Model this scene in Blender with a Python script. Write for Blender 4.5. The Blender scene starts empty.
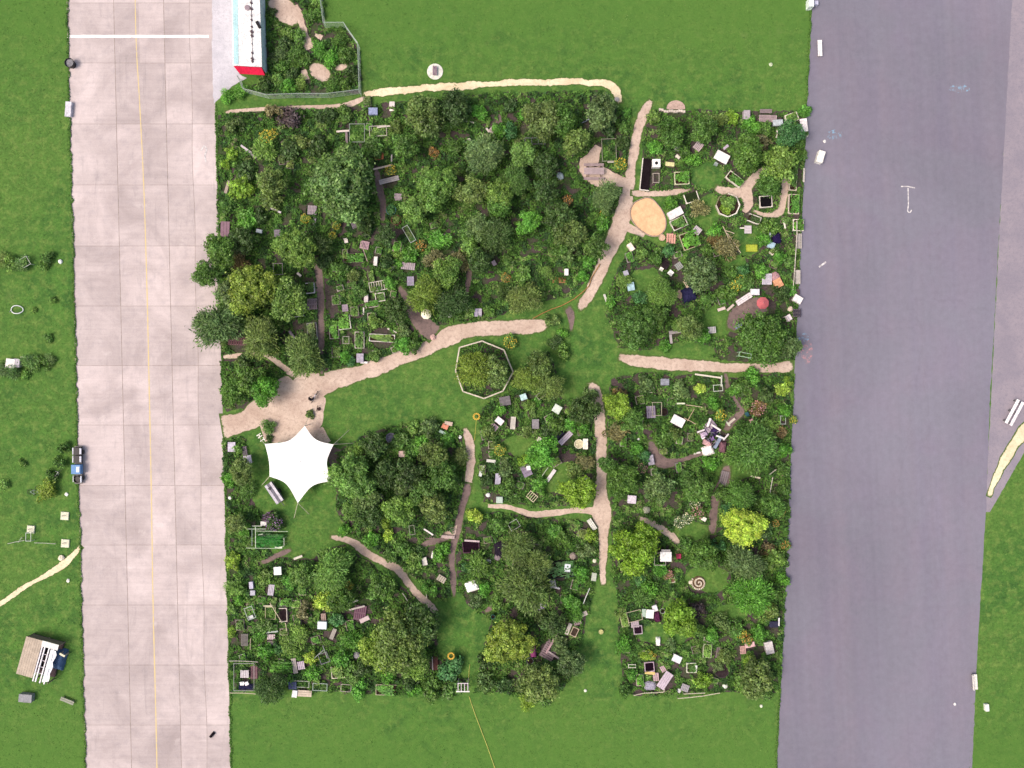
import bpy, math, random
import numpy as np
from mathutils import Matrix, Vector

random.seed(7)
S, H = 0.125, 110.0          # metres per pixel on the ground, flying height
PI = math.pi
scene = bpy.context.scene
COL = scene.collection

def g(px, py, z=0.0):
    """ground plan position of something of height z"""
    k = (H - z) / H
    return ((px - 512) * S * k, (384 - py) * S * k)

def lin(c):
    if isinstance(c, str):
        c = c.lstrip('#'); c = [int(c[i:i+2], 16) / 255 for i in (0, 2, 4)]
        return tuple(x / 12.92 if x <= .04045 else ((x + .055) / 1.055) ** 2.4 for x in c)
    return tuple(c)

# ------------------------------------------------------------------ materials
def nodes(name):
    m = bpy.data.materials.new(name); m.use_nodes = True
    nt = m.node_tree; nt.nodes.clear()
    out = nt.nodes.new('ShaderNodeOutputMaterial')
    return m, nt, out
def N(nt, t, **kw):
    n = nt.nodes.new(t)
    for k, v in kw.items():
        if k in n.inputs: n.inputs[k].default_value = v
        else: setattr(n, k, v)
    return n
def mixc(nt, fac, a, b, mode='MIX'):
    n = nt.nodes.new('ShaderNodeMix'); n.data_type = 'RGBA'; n.blend_type = mode
    for sock, v in ((n.inputs[0], fac), (n.inputs[6], a), (n.inputs[7], b)):
        if isinstance(v, bpy.types.NodeSocket): nt.links.new(v, sock)
        elif isinstance(v, (int, float)): sock.default_value = v
        else: sock.default_value = (*v[:3], 1)
    return n.outputs[2]
def ramp(nt, src, stops):
    r = nt.nodes.new('ShaderNodeValToRGB'); nt.links.new(src, r.inputs[0])
    e = r.color_ramp.elements
    while len(e) < len(stops): e.new(.5)
    for i, (p, c) in enumerate(stops):
        e[i].position = p; e[i].color = (c, c, c, 1) if isinstance(c, (int, float)) else (*c, 1)
    return r.outputs[0]
def noise(nt, co, scale, detail=4, rough=.55, dist=0.0):
    n = N(nt, 'ShaderNodeTexNoise', Scale=scale, Detail=detail, Roughness=rough, Distortion=dist)
    nt.links.new(co, n.inputs['Vector']); return n.outputs['Fac']
def mapping(nt, co, scale=(1, 1, 1), rot=(0, 0, 0)):
    m = nt.nodes.new('ShaderNodeMapping'); nt.links.new(co, m.inputs[0])
    m.inputs['Scale'].default_value = scale; m.inputs['Rotation'].default_value = rot
    return m.outputs[0]
def finish(nt, out, color, rough=.85, bump=None, bstr=.3, bdist=.02, spec=.25):
    p = nt.nodes.new('ShaderNodeBsdfPrincipled')
    if isinstance(color, bpy.types.NodeSocket): nt.links.new(color, p.inputs['Base Color'])
    else: p.inputs['Base Color'].default_value = (*color, 1)
    p.inputs['Roughness'].default_value = rough
    p.inputs['Specular IOR Level'].default_value = spec
    if bump is not None:
        b = N(nt, 'ShaderNodeBump', Strength=bstr, Distance=bdist)
        nt.links.new(bump, b.inputs['Height']); nt.links.new(b.outputs[0], p.inputs['Normal'])
    nt.links.new(p.outputs[0], out.inputs[0])
    return p

def object_colour_material(name, rough, scale, amount, stretch=(1, 1, 1), spec=.25, metallic=0):
    """base colour comes from the object's own colour, worn by noise"""
    m, nt, out = nodes(name)
    oi = nt.nodes.new('ShaderNodeObjectInfo'); tc = nt.nodes.new('ShaderNodeTexCoord')
    co = mapping(nt, tc.outputs['Object'], stretch)
    n1 = noise(nt, co, scale); n2 = noise(nt, tc.outputs['Object'], scale * .22, 3)
    f1 = ramp(nt, n1, [(.3, 1 - amount), (.7, 1 + amount * .35)])
    f2 = ramp(nt, n2, [(.35, 1 - amount * .6), (.65, 1.0)])
    c = mixc(nt, 1, oi.outputs['Color'], f1, 'MULTIPLY'); c = mixc(nt, 1, c, f2, 'MULTIPLY')
    p = finish(nt, out, c, rough, n1, .35, .01, spec); p.inputs['Metallic'].default_value = metallic
    return m
M = {
 'wood': object_colour_material('weathered_wood', .85, 9, .35, (1, 6, 1), .15),
 'paint': object_colour_material('painted_surface', .65, 4.5, .34),
 'cloth': object_colour_material('cloth', .9, 7, .18, spec=.1),
 'metal': object_colour_material('metal', .4, 8, .2, spec=.5, metallic=.3),
 'stone': object_colour_material('stone', .9, 6, .3, spec=.15),
 'soil': object_colour_material('bed_soil', 1, 6, .5, spec=.05),
 'bark': object_colour_material('bark', .95, 4, .4, (1, 1, .2), .05),
 'plastic': object_colour_material('plastic', .45, 4, .12),
}
def leaf_material():
    m, nt, out = nodes('leaf')
    oi = nt.nodes.new('ShaderNodeObjectInfo')
    a = N(nt, 'ShaderNodeAttribute', attribute_name='tint'); h = N(nt, 'ShaderNodeAttribute', attribute_name='hue')
    f = ramp(nt, a.outputs['Fac'], [(0, .40), (.5, 1.05), (1, 2.3)])
    c = mixc(nt, 1, oi.outputs['Color'], f, 'MULTIPLY')
    warm = mixc(nt, 1, c, (1.22, 1.10, .78), 'MULTIPLY'); cool = mixc(nt, 1, c, (.88, .97, .95), 'MULTIPLY')
    c = mixc(nt, h.outputs['Fac'], cool, warm)
    d = nt.nodes.new('ShaderNodeBsdfDiffuse'); t = nt.nodes.new('ShaderNodeBsdfTranslucent')
    gl = N(nt, 'ShaderNodeBsdfGlossy', Roughness=.5); gl.inputs[0].default_value = (.8, .85, .8, 1)
    nt.links.new(c, d.inputs[0]); nt.links.new(mixc(nt, 1, c, (1.1, 1.25, .6), 'MULTIPLY'), t.inputs[0])
    mx = N(nt, 'ShaderNodeMixShader', Fac=.3)
    nt.links.new(d.outputs[0], mx.inputs[1]); nt.links.new(t.outputs[0], mx.inputs[2])
    m2 = N(nt, 'ShaderNodeMixShader', Fac=.03)
    nt.links.new(mx.outputs[0], m2.inputs[1]); nt.links.new(gl.outputs[0], m2.inputs[2])
    nt.links.new(m2.outputs[0], out.inputs[0])
    return m
M['leaf'] = leaf_material()

def undergrowth_material():
    m, nt, out = nodes('undergrowth_leaf')
    a = N(nt, 'ShaderNodeAttribute', attribute_name='tint'); h = N(nt, 'ShaderNodeAttribute', attribute_name='hue')
    c = ramp(nt, h.outputs['Fac'], [(0, (.042, .085, .040)), (.28, (.056, .125, .036)), (.52, (.085, .190, .040)), (.72, (.125, .240, .054)), (.88, (.19, .28, .095)), (1, (.20, .18, .12))])
    f = ramp(nt, a.outputs['Fac'], [(0, .55), (.6, 1.12), (1, 2.0)])
    c = mixc(nt, 1, c, f, 'MULTIPLY')
    d = nt.nodes.new('ShaderNodeBsdfDiffuse'); nt.links.new(c, d.inputs[0])
    t = nt.nodes.new('ShaderNodeBsdfTranslucent'); nt.links.new(c, t.inputs[0])
    mx = N(nt, 'ShaderNodeMixShader', Fac=.2)
    nt.links.new(d.outputs[0], mx.inputs[1]); nt.links.new(t.outputs[0], mx.inputs[2])
    nt.links.new(mx.outputs[0], out.inputs[0]); return m
M['under'] = undergrowth_material()

def grass_material():
    m, nt, out = nodes('lawn_grass'); tc = nt.nodes.new('ShaderNodeTexCoord'); co = tc.outputs['Object']
    big = noise(nt, co, .05, 5, .6); mid = noise(nt, co, .45, 5, .65, .4); fine = noise(nt, co, 3.2, 5, .75)
    vf = noise(nt, co, 11, 3, .8)
    c = mixc(nt, ramp(nt, mid, [(.36, 0), (.62, 1)]), (.040, .102, .026), (.072, .166, .034))
    c = mixc(nt, ramp(nt, big, [(.40, 0), (.62, .9)]), c, (.084, .168, .036))
    c = mixc(nt, ramp(nt, noise(nt, co, 1.1, 4, .6), [(.48, 0), (.66, .75)]), c, (.130, .205, .052))
    c = mixc(nt, 1, c, ramp(nt, fine, [(.25, .58), (.75, 1.42)]), 'MULTIPLY')
    c = mixc(nt, 1, c, ramp(nt, vf, [(.25, .72), (.8, 1.28)]), 'MULTIPLY')
    sx = nt.nodes.new('ShaderNodeSeparateXYZ'); nt.links.new(co, sx.inputs[0]); ab = N(nt, 'ShaderNodeMath', operation='ABSOLUTE'); nt.links.new(sx.outputs[1], ab.inputs[0])
    ad = N(nt, 'ShaderNodeMath', operation='MULTIPLY_ADD'); nt.links.new(mid, ad.inputs[0]); ad.inputs[1].default_value = .18; dv = N(nt, 'ShaderNodeMath', operation='DIVIDE'); nt.links.new(ab.outputs[0], dv.inputs[0]); dv.inputs[1].default_value = 100; nt.links.new(dv.outputs[0], ad.inputs[2])
    c = mixc(nt, ramp(nt, ad.outputs[0], [(.43, 0), (.55, .75)]), c, (.074, .162, .032))     # the drier outer hay meadow beyond the plots
    wn = ramp(nt, noise(nt, co, .22, 7, .72), [(.60, 0), (.74, .5)])
    c = mixc(nt, wn, c, (.135, .185, .062))
    finish(nt, out, c, .95, fine, .8, .06, .05); return m
def soil_ground_material():
    m, nt, out = nodes('plot_soil'); tc = nt.nodes.new('ShaderNodeTexCoord'); co = tc.outputs['Object']
    a = noise(nt, co, .5, 5, .65); b = noise(nt, co, 5, 4, .7)
    c = mixc(nt, ramp(nt, a, [(.44, 0), (.66, 1)]), (.075, .056, .058), (.040, .075, .022))
    c = mixc(nt, 1, c, ramp(nt, b, [(.3, .55), (.7, 1.35)]), 'MULTIPLY')
    finish(nt, out, c, 1, b, .7, .05, .05); return m
def path_material(name, c0, c1, c2, edge=False):
    m, nt, out = nodes(name); tc = nt.nodes.new('ShaderNodeTexCoord'); co = tc.outputs['Object']
    a = noise(nt, co, .35, 5, .6, .3); b = noise(nt, co, 2.6, 5, .7); f = noise(nt, co, 14, 3, .7)
    c = mixc(nt, ramp(nt, a, [(.36, 0), (.62, 1)]), c0, c1)
    c = mixc(nt, ramp(nt, b, [(.48, 0), (.70, .75)]), c, c2)
    c = mixc(nt, 1, c, ramp(nt, f, [(.3, .8), (.7, 1.12)]), 'MULTIPLY')
    if edge:
        e = N(nt, 'ShaderNodeAttribute', attribute_name='edge'); md = N(nt, 'ShaderNodeMath', operation='MULTIPLY_ADD')
        k = noise(nt, co, 2.0, 7, .8); nt.links.new(k, md.inputs[0]); md.inputs[1].default_value = 1.1; nt.links.new(e.outputs['Fac'], md.inputs[2])
        gr = mixc(nt, 1, (.075, .125, .034), ramp(nt, f, [(.3, .55), (.7, 1.3)]), 'MULTIPLY')
        c = mixc(nt, ramp(nt, md.outputs[0], [(.80, 0), (.98, 1)]), gr, c)
    finish(nt, out, c, .95, b, .5, .03, .1); return m
def noise_vec(nt, co):
    n = N(nt, 'ShaderNodeTexNoise', Scale=.5, Detail=4); nt.links.new(co, n.inputs['Vector'])
    v = N(nt, 'ShaderNodeVectorMath', operation='MULTIPLY_ADD'); nt.links.new(n.outputs['Color'], v.inputs[0]); v.inputs[1].default_value = (2.5, 2.5, 0); nt.links.new(co, v.inputs[2]); return v.outputs[0]
def concrete_material():
    m, nt, out = nodes('slab_concrete'); tc = nt.nodes.new('ShaderNodeTexCoord'); co = tc.outputs['Object']
    t = N(nt, 'ShaderNodeAttribute', attribute_name='tint')
    a = noise(nt, co, .16, 6, .62, .6); b = noise(nt, co, .9, 5, .7); f = noise(nt, co, 7, 4, .75)
    st = noise(nt, mapping(nt, co, (.10, 3.2, 1)), 1.0, 4, .7)
    c = mixc(nt, ramp(nt, a, [(.33, 0), (.66, 1)]), (.375, .322, .325), (.56, .488, .492))
    c = mixc(nt, ramp(nt, b, [(.50, 0), (.78, .55)]), c, (.315, .282, .305))
    c = mixc(nt, ramp(nt, noise(nt, co, .42, 5, .7), [(.60, 0), (.76, .6)]), c, (.62, .555, .555))
    c = mixc(nt, ramp(nt, noise(nt, mapping(nt, co, (.9, .12, 1)), 1.0, 6, .75, .8), [(.56, 0), (.74, .5)]), c, (.26, .235, .245))
    c = mixc(nt, 1, c, ramp(nt, t.outputs['Fac'], [(0, .83), (1, 1.03)]), 'MULTIPLY')
    c = mixc(nt, 1, c, ramp(nt, st, [(.3, .94), (.7, 1.05)]), 'MULTIPLY')
    c = mixc(nt, 1, c, ramp(nt, f, [(.3, .90), (.7, 1.07)]), 'MULTIPLY')
    finish(nt, out, c, .9, f, .3, .01, .15); return m
def asphalt_material():
    m, nt, out = nodes('runway_asphalt'); tc = nt.nodes.new('ShaderNodeTexCoord')
    co = mapping(nt, tc.outputs['Object'], rot=(0, 0, math.radians(-2.6)))
    st = noise(nt, mapping(nt, co, (1.5, .02, 1)), 1.0, 5, .6); wide = noise(nt, mapping(nt, co, (.28, .006, 1)), 1.0, 3, .5)
    a = noise(nt, co, .12, 5, .6, .5); f = noise(nt, co, 9, 4, .8); b = noise(nt, co, 1.3, 5, .7)
    c = mixc(nt, ramp(nt, wide, [(.35, 0), (.65, 1)]), (.174, .164, .220), (.194, .176, .224))
    c = mixc(nt, ramp(nt, a, [(.40, 0), (.62, .8)]), c, (.176, .174, .220))
    c = mixc(nt, 1, c, ramp(nt, st, [(.3, .965), (.7, 1.03)]), 'MULTIPLY')
    c = mixc(nt, 1, c, ramp(nt, noise(nt, co, .03, 5, .6, .8), [(.35, .90), (.65, 1.06)]), 'MULTIPLY')
    vo = nt.nodes.new('ShaderNodeTexVoronoi'); vo.feature = 'DISTANCE_TO_EDGE'; vo.inputs['Scale'].default_value = .09; nt.links.new(mapping(nt, noise_vec(nt, co), (1, .35, 1)), vo.inputs['Vector'])
    c = mixc(nt, ramp(nt, vo.outputs[0], [(0, .10), (.006, 0)]), c, (.10, .095, .12))
    c = mixc(nt, 1, c, ramp(nt, b, [(.3, .91), (.72, 1.05)]), 'MULTIPLY')
    c = mixc(nt, 1, c, ramp(nt, f, [(.3, .91), (.7, 1.08)]), 'MULTIPLY')
    finish(nt, out, c, .9, f, .3, .01, .15); return m
def flat_material(name, c, scale=2.0, amt=.2, rough=.9):
    m, nt, out = nodes(name); tc = nt.nodes.new('ShaderNodeTexCoord')
    n = noise(nt, tc.outputs['Object'], scale, 5, .7)
    finish(nt, out, mixc(nt, 1, c, ramp(nt, n, [(.3, 1 - amt), (.7, 1 + amt * .5)]), 'MULTIPLY'), rough, n, .3, .02, .15); return m
def worn_paint(name, c, under, lo=.42, hi=.56):
    m, nt, out = nodes(name); tc = nt.nodes.new('ShaderNodeTexCoord')
    n = noise(nt, tc.outputs['Object'], 2.2, 6, .75)
    finish(nt, out, mixc(nt, ramp(nt, n, [(lo, 0), (hi, 1)]), under, c), .9); return m
M['grass'] = grass_material(); M['plot'] = soil_ground_material(); M['concrete'] = concrete_material(); M['asphalt'] = asphalt_material()
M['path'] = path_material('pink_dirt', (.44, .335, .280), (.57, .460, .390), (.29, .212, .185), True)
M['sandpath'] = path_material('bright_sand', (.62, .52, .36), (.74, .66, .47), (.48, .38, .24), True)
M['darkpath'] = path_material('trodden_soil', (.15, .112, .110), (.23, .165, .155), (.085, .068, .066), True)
M['pad'] = path_material('pale_concrete', (.43, .42, .47), (.54, .52, .57), (.37, .36, .41))
M['joint'] = flat_material('joint_filler', (.29, .245, .228), 1.5, .5)
M['sand'] = flat_material('play_sand', (.66, .43, .25), 1.6, .25)
M['yellowline'] = worn_paint('worn_yellow_line', (.56, .45, .22), (.42, .37, .33), .30, .52)
M['whiteline'] = worn_paint('white_line', (.80, .79, .79), (.52, .46, .46), .30, .50)
M['chalkblue'] = worn_paint('blue_chalk', (.20, .40, .58), (.17, .16, .20), .50, .66)
M['chalkwhite'] = worn_paint('white_chalk', (.62, .60, .60), (.30, .28, .30), .40, .56)
M['chalkred'] = worn_paint('red_chalk', (.48, .22, .24), (.17, .16, .20), .50, .66)

# ------------------------------------------------------------------ mesh building
class MB:
    def __init__(s): s.v = []; s.f = []
    def add(s, vs, fs):
        k = len(s.v); s.v += [tuple(p) for p in vs]; s.f += [tuple(i + k for i in f) for f in fs]; return s
    def box(s, c, d, rz=0, bev=0.0):
        x, y, z = c; dx, dy, dz = (q / 2 for q in d); b = min(bev, dx * .6, dy * .6, dz * .6)
        cs, sn = math.cos(rz), math.sin(rz)
        def T(p): return (x + p[0] * cs - p[1] * sn, y + p[0] * sn + p[1] * cs, z + p[2])
        def ring(ix, zz): return [T((-dx + ix, -dy + ix, zz)), T((dx - ix, -dy + ix, zz)), T((dx - ix, dy - ix, zz)), T((-dx + ix, dy - ix, zz))]
        rings = [ring(0, -dz), ring(0, dz)] if b == 0 else [ring(0, -dz), ring(0, dz - b), ring(b, dz)]
        vs = sum(rings, []); fs = [(3, 2, 1, 0)]
        for k in range(len(rings) - 1):
            for i in range(4): fs.append((k*4+i, k*4+(i+1) % 4, k*4+4+(i+1) % 4, k*4+4+i))
        n = (len(rings) - 1) * 4; fs.append((n, n+1, n+2, n+3))
        return s.add(vs, fs)
    def tube(s, pts, r, seg=6, r2=None):
        pts = [Vector(p) for p in pts]; n = len(pts); vs = []; fs = []
        for i, p in enumerate(pts):
            t = (pts[min(i+1, n-1)] - pts[max(i-1, 0)]); t = t.normalized() if t.length > 1e-9 else Vector((0, 0, 1))
            u = t.cross(Vector((0, 0, 1)));  u = Vector((1, 0, 0)) if u.length < 1e-4 else u.normalized()
            w = t.cross(u); rr = r if r2 is None else r + (r2 - r) * i / max(n-1, 1)
            for k in range(seg):
                a = 2 * PI * k / seg; vs.append(p + (u * math.cos(a) + w * math.sin(a)) * rr)
        for i in range(n - 1):
            for k in range(seg): fs.append((i*seg+k, i*seg+(k+1) % seg, (i+1)*seg+(k+1) % seg, (i+1)*seg+k))
        fs.append(tuple(range(seg))[::-1]); fs.append(tuple(range((n-1)*seg, n*seg)))
        return s.add(vs, fs)
    def prism(s, poly, z0, z1):
        n = len(poly); vs = [(x, y, z0) for x, y in poly] + [(x, y, z1) for x, y in poly]
        fs = [tuple(range(n))[::-1], tuple(range(n, 2*n))] + [(i, (i+1) % n, n+(i+1) % n, n+i) for i in range(n)]
        return s.add(vs, fs)
    def lathe(s, prof, seg=14, c=(0, 0)):
        vs = [(c[0] + r * math.cos(2*PI*k/seg), c[1] + r * math.sin(2*PI*k/seg), z) for r, z in prof for k in range(seg)]
        fs = [(i*seg+k, i*seg+(k+1) % seg, (i+1)*seg+(k+1) % seg, (i+1)*seg+k) for i in range(len(prof)-1) for k in range(seg)]
        fs.append(tuple(range(seg))[::-1]); n = (len(prof)-1)*seg; fs.append(tuple(range(n, n+seg)))
        return s.add(vs, fs)
    def ball(s, c, r, seg=10, rings=6, sq=1.0):
        prof = [(max(r*math.sin(PI*i/rings), 1e-3), c[2] - r*sq*math.cos(PI*i/rings)) for i in range(rings+1)]
        return s.lathe(prof, seg, (c[0], c[1]))
    def mesh(s, name):
        me = bpy.data.meshes.new(name); me.from_pydata(s.v, [], s.f); me.update(); return me
    def build(s, name, mat, parent=None, color=None, smooth=False):
        me = s.mesh(name); me.materials.append(M[mat])
        if smooth: me.shade_smooth()
        o = bpy.data.objects.new(name, me); COL.objects.link(o); o.parent = parent
        if color is not None: o.color = (*lin(color), 1)
        return o

THINGS = []     # (object, base phrase, px, py)
def register(o, base, cat, px, py, group=None, fixed=None):
    o['category'] = cat
    if group: o['group'] = group
    THINGS.append((o, base, px, py, fixed))
    return o
def thing(name, base, cat, px, py, ang=0, z=0, group=None, fixed=None, hz=.4):
    o = bpy.data.objects.new(name, None); COL.objects.link(o); o.empty_display_size = .2
    x, y = g(px, py, hz); o.location = (x, y, z); o.rotation_euler = (0, 0, math.radians(ang))
    return register(o, base, cat, px, py, group, fixed)
def struct(o, label):
    o['kind'] = 'structure'; o['label'] = label; return o

# ------------------------------------------------------------------ ground sheets
rng = np.random.default_rng(11)
def poly_sheet(name, pix, z, mat, label, jag=0.0, step=4.0):
    """flat polygon given in plan pixels, with a ragged edge"""
    pts = []
    n = len(pix)
    for i in range(n):
        a, b = np.array(pix[i], float), np.array(pix[(i+1) % n], float); L = np.linalg.norm(b - a); k = max(1, int(L / step)) if jag else 1
        d = (b - a) / max(L, 1e-6); nrm = np.array([-d[1], d[0]])
        for j in range(k):
            q = a + (b - a) * j / k
            if jag: q = q + nrm * rng.normal(0, jag)
            pts.append(q)
    P = [g(*q) for q in pts]
    import mathutils
    tris = mathutils.geometry.tessellate_polygon([[Vector((x, y, 0)) for x, y in P]])
    mb = MB(); mb.add([(x, y, z) for x, y in P], [tuple(t) for t in tris])
    o = mb.build(name, mat)
    me = o.data
    me.attributes.new('edge', 'FLOAT', 'POINT').data.foreach_set('value', [1.0]*len(me.vertices))
    for p in me.polygons:
        if p.normal.z < 0: p.flip()
    return struct(o, label)
def catmull(pts, step=3.0):
    P = np.array(pts, float); P = np.vstack([2*P[0]-P[1], P, 2*P[-1]-P[-2]]); out = []
    for i in range(1, len(P)-2):
        n = max(2, int(np.linalg.norm(P[i+1][:2]-P[i][:2]) / step))
        for k in range(n):
            t = k / n; a, b, c, d = P[i-1:i+3]
            out.append(.5*((2*b)+(-a+c)*t+(2*a-5*b+4*c-d)*t*t+(-a+3*b-3*c+d)*t**3))
    out.append(P[-2]); return np.array(out)
def vnoise(X, Y, scale, seed):
    r = np.random.default_rng(seed); G = r.random((256, 256)); x = X/scale; y = Y/scale
    i = np.floor(x).astype(int); j = np.floor(y).astype(int); fx = x-i; fy = y-j; fx = fx*fx*(3-2*fx); fy = fy*fy*(3-2*fy)
    q = lambda a, b: G[a % 256, b % 256]
    return (q(i, j)*(1-fx)+q(i+1, j)*fx)*(1-fy)+(q(i, j+1)*(1-fx)+q(i+1, j+1)*fx)*fy

PATHS = []
def ribbon(name, pts, z, mat, label, jag=.35, mask=True):
    C = catmull(pts, 2.5)
    if mask: PATHS.append(C)
    n = len(C); t = np.gradient(C[:, :2], axis=0); t /= np.linalg.norm(t, axis=1)[:, None] + 1e-9
    nr = np.stack([-t[:, 1], t[:, 0]], 1); w = np.maximum(C[:, 2], .6) / 2
    j = lambda: np.minimum(jag, w*.35) * rng.normal(0, 1, n)
    def edge_noise():
        s = np.arange(n); return jag*1.5*2*(vnoise(s*2.5, s*0, 9, int(rng.integers(1e6)))-.5)*np.minimum(1, w/2)+.45*j()
    ja, jb = edge_noise(), edge_noise(); rows = []
    fade = mask and not (mat == 'path' and .015 < z < .019 and 'fence' not in label)
    wf = np.maximum(.35, 1-3.2/np.maximum(w, .1))
    for f, e in ((1.0, 0 if fade else 1), (.62, 1), (0, 1), (-.62, 1), (-1.0, 0 if fade else 1)):
        off = (f if f in (1.0, -1.0, 0) else np.sign(f)*wf)*(w+(1.3 if fade else 0))+(ja if f > 0 else jb if f < 0 else 0); rows.append((C[:, :2]+nr*off[:, None], e))
    mb = MB(); vs = []; ed = []
    for i in range(n):
        for R_, e in rows: vs.append((*g(*R_[i]), z)); ed.append(float(e) if (2 < i < n-3 or not fade) else e*(.12+.3*min(i, n-1-i)))
    mb.add(vs, [(5*i+k, 5*i+k+1, 5*i+k+6, 5*i+k+5) for i in range(n-1) for k in range(4)])
    o = mb.build(name, mat)
    o.data.attributes.new('edge', 'FLOAT', 'POINT').data.foreach_set('value', ed)
    for p in o.data.polygons:
        if p.normal.z < 0: p.flip()
    return struct(o, label)

mb = MB(); mb.add([(-1500, -1500, 0), (1500, -1500, 0), (1500, 1500, 0), (-1500, 1500, 0)], [(0, 1, 2, 3)])
struct(mb.build('lawn', 'grass'), 'wide mown green lawn around the gardens')

# taxiway: a dark filler sheet with the separate slabs laid on it
def tx(x0, y): return x0 + 18.0 * y / 768.0
poly_sheet('taxiway_base', [(66.5, -900), (213, -900), (213, 0), (231, 768), (249, 1500), (84+18, 1500), (85, 768), (66.5, 0)], .004, 'joint', 'dark joint filler under the concrete taxiway slabs', 0)
def slabs():
    vs, fs, tint = [], [], []
    cols = [67.2, 113.6, 138.5, 163.5, 189, 213]
    rows = [-900+60*k for k in range(15)] + [3, 63, 124, 185, 246, 306, 365.5, 425, 485.5, 545, 605, 665, 725, 785] + [845+60*k for k in range(11)]
    for ri in range(len(rows)-1):
        for ci in range(len(cols)-1):
            gx = .42 if ci not in (1,) else .28
            a, b = cols[ci], cols[ci+1]; y0, y1 = rows[ri], rows[ri+1]
            l = .15 if ci == 0 else (.0 if ci in (2, 4) else .30); r = .15 if ci == 4 else (.0 if ci in (1, 3) else .30)
            ins = .19
            k = 8
            L = [(tx(a, y0+(y1-y0)*q/k)+l, y0+(y1-y0)*q/k) for q in range(k+1)]
            R = [(tx(b, y0+(y1-y0)*q/k)-r, y0+(y1-y0)*q/k) for q in range(k+1)]
            L[0] = (L[0][0], y0+ins); R[0] = (R[0][0], y0+ins); L[-1] = (L[-1][0], y1-ins); R[-1] = (R[-1][0], y1-ins)
            if ci == 0: L = [(x+abs(rng.normal(0, .8))-.2, y) for x, y in L]
            if ci == 4: R = [(x+abs(rng.normal(0, .35))-.2, y) for x, y in R]
            if ci == 3: R = [(x+.6*math.sin(y*.05+ci), y) for x, y in R]
            if ci == 4: L = [(x+.6*math.sin(y*.05+3)+.45, y) for x, y in L]
            base = len(vs)
            for p in L: vs.append((*g(*p), .008))
            for p in R: vs.append((*g(*p), .008))
            fs.append(tuple(range(base, base+k+1)) + tuple(range(base+2*k+1, base+k, -1)))
            tint.append(rng.random())
    me = bpy.data.meshes.new('taxiway'); me.from_pydata(vs, [], fs); me.update()
    at = me.attributes.new('tint', 'FLOAT', 'FACE'); at.data.foreach_set('value', tint)
    for p in me.polygons:
        if p.normal.z < 0: p.flip()
    me.materials.append(M['concrete']); o = bpy.data.objects.new('taxiway', me); COL.objects.link(o)
    struct(o, 'old pinkish concrete taxiway of square slabs along the gardens')
slabs()
ribbon('yellow_line', [(134, -80, .9), (136, 35, .9), (139.5, 100, 1.0), (144, 192, 1.0), (147, 290, 1.1), (149.5, 400, 1.1), (151.5, 500, 1.1), (153, 600, 1.2), (155.5, 700, 1.2), (157.5, 790, 1.2)], .012, 'yellowline', 'faded yellow guide line down the taxiway', .12, False)
poly_sheet('white_line', [(67.5, 35), (209, 35), (209, 37.8), (67.5, 37.8)], .016, 'whiteline', 'white painted line across the taxiway', .12)
poly_sheet('concrete_pad', [(213, -300), (234, -300), (234, 0), (238, 62), (239, 74), (247, 78), (232, 86), (213.6, 104), (212, 50)], .020, 'pad', 'pale concrete pad beside the white container building', .3)

# runway
poly_sheet('side_apron', [(1010, -600), (1250, -600), (1250, 300), (1040, 425), (990, 512), (985, 512), (992, 380), (1011, 0)], .004, 'concrete', 'lighter concrete apron along the far edge of the runway', .2)
bpy.context.scene.collection.objects['side_apron'].data.materials[0] = path_material('apron_concrete', (.225, .205, .25), (.27, .24, .28), (.19, .18, .225))
poly_sheet('runway', [(835, -500), (812, 0), (803, 200), (794, 380), (786, 570), (777, 768), (752, 1300), (938, 1300), (972, 768), (978, 640), (986, 510), (990, 400), (997, 270), (1005, 130), (1012, 0), (1030, -500)], .008, 'asphalt', 'wide lilac grey asphalt runway', .22)
ribbon('sand_verge', [(1075, 390, 22), (1030, 427, 14), (1016, 442, 9), (1003, 464, 8), (994, 482, 5), (988, 497, 3)], .012, 'sandpath', 'bright sandy verge curving beside the runway', .6)

# chalk on the paving
def scribble(name, pts, w, mat, label, z=.014):
    ribbon(name, [(x, y, w) for x, y in pts], z, mat, label, .1, False)
def blotch(name, cx, cy, rx, ry, mat, label, z=.014):
    poly_sheet(name, [(cx+rx*math.cos(k*PI/9)*rng.uniform(.75, 1.1), cy+ry*math.sin(k*PI/9)*rng.uniform(.75, 1.1)) for k in range(18)], z, mat, label, .3, 2)
blotch('chalk_mark', 835, 135, 9, 5.5, 'chalkblue', 'blue chalk drawing on the runway near the white box')
blotch('chalk_mark', 960, 88.5, 11, 4.5, 'chalkblue', 'faint blue chalk scrawl on the far side of the runway')
scribble('chalk_mark', [(901, 186.5), (908, 186.5), (915, 188)], 1.1, 'chalkwhite', 'white chalk bar above the hook on the runway', .018)
scribble('chalk_mark', [(908, 188), (908.3, 205), (907.5, 211), (910, 212.5), (911.5, 210)], 1.0, 'chalkwhite', 'white chalk hook on the runway')
blotch('chalk_mark', 807, 353, 6, 12, 'chalkred', 'faded red chalk on the runway edge')
blotch('chalk_mark', 804, 338, 5, 5, 'chalkblue', 'faded blue chalk on the runway edge', .018)
scribble('chalk_mark', [(819, 267), (826, 262)], 1.6, 'chalkwhite', 'short white chalk dash on the runway')
scribble('chalk_mark', [(201, 151), (204, 146), (207, 150), (205, 155), (206, 162)], 1.6, 'chalkwhite', 'white chalk scrawl at the edge of the taxiway', .026)

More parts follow.
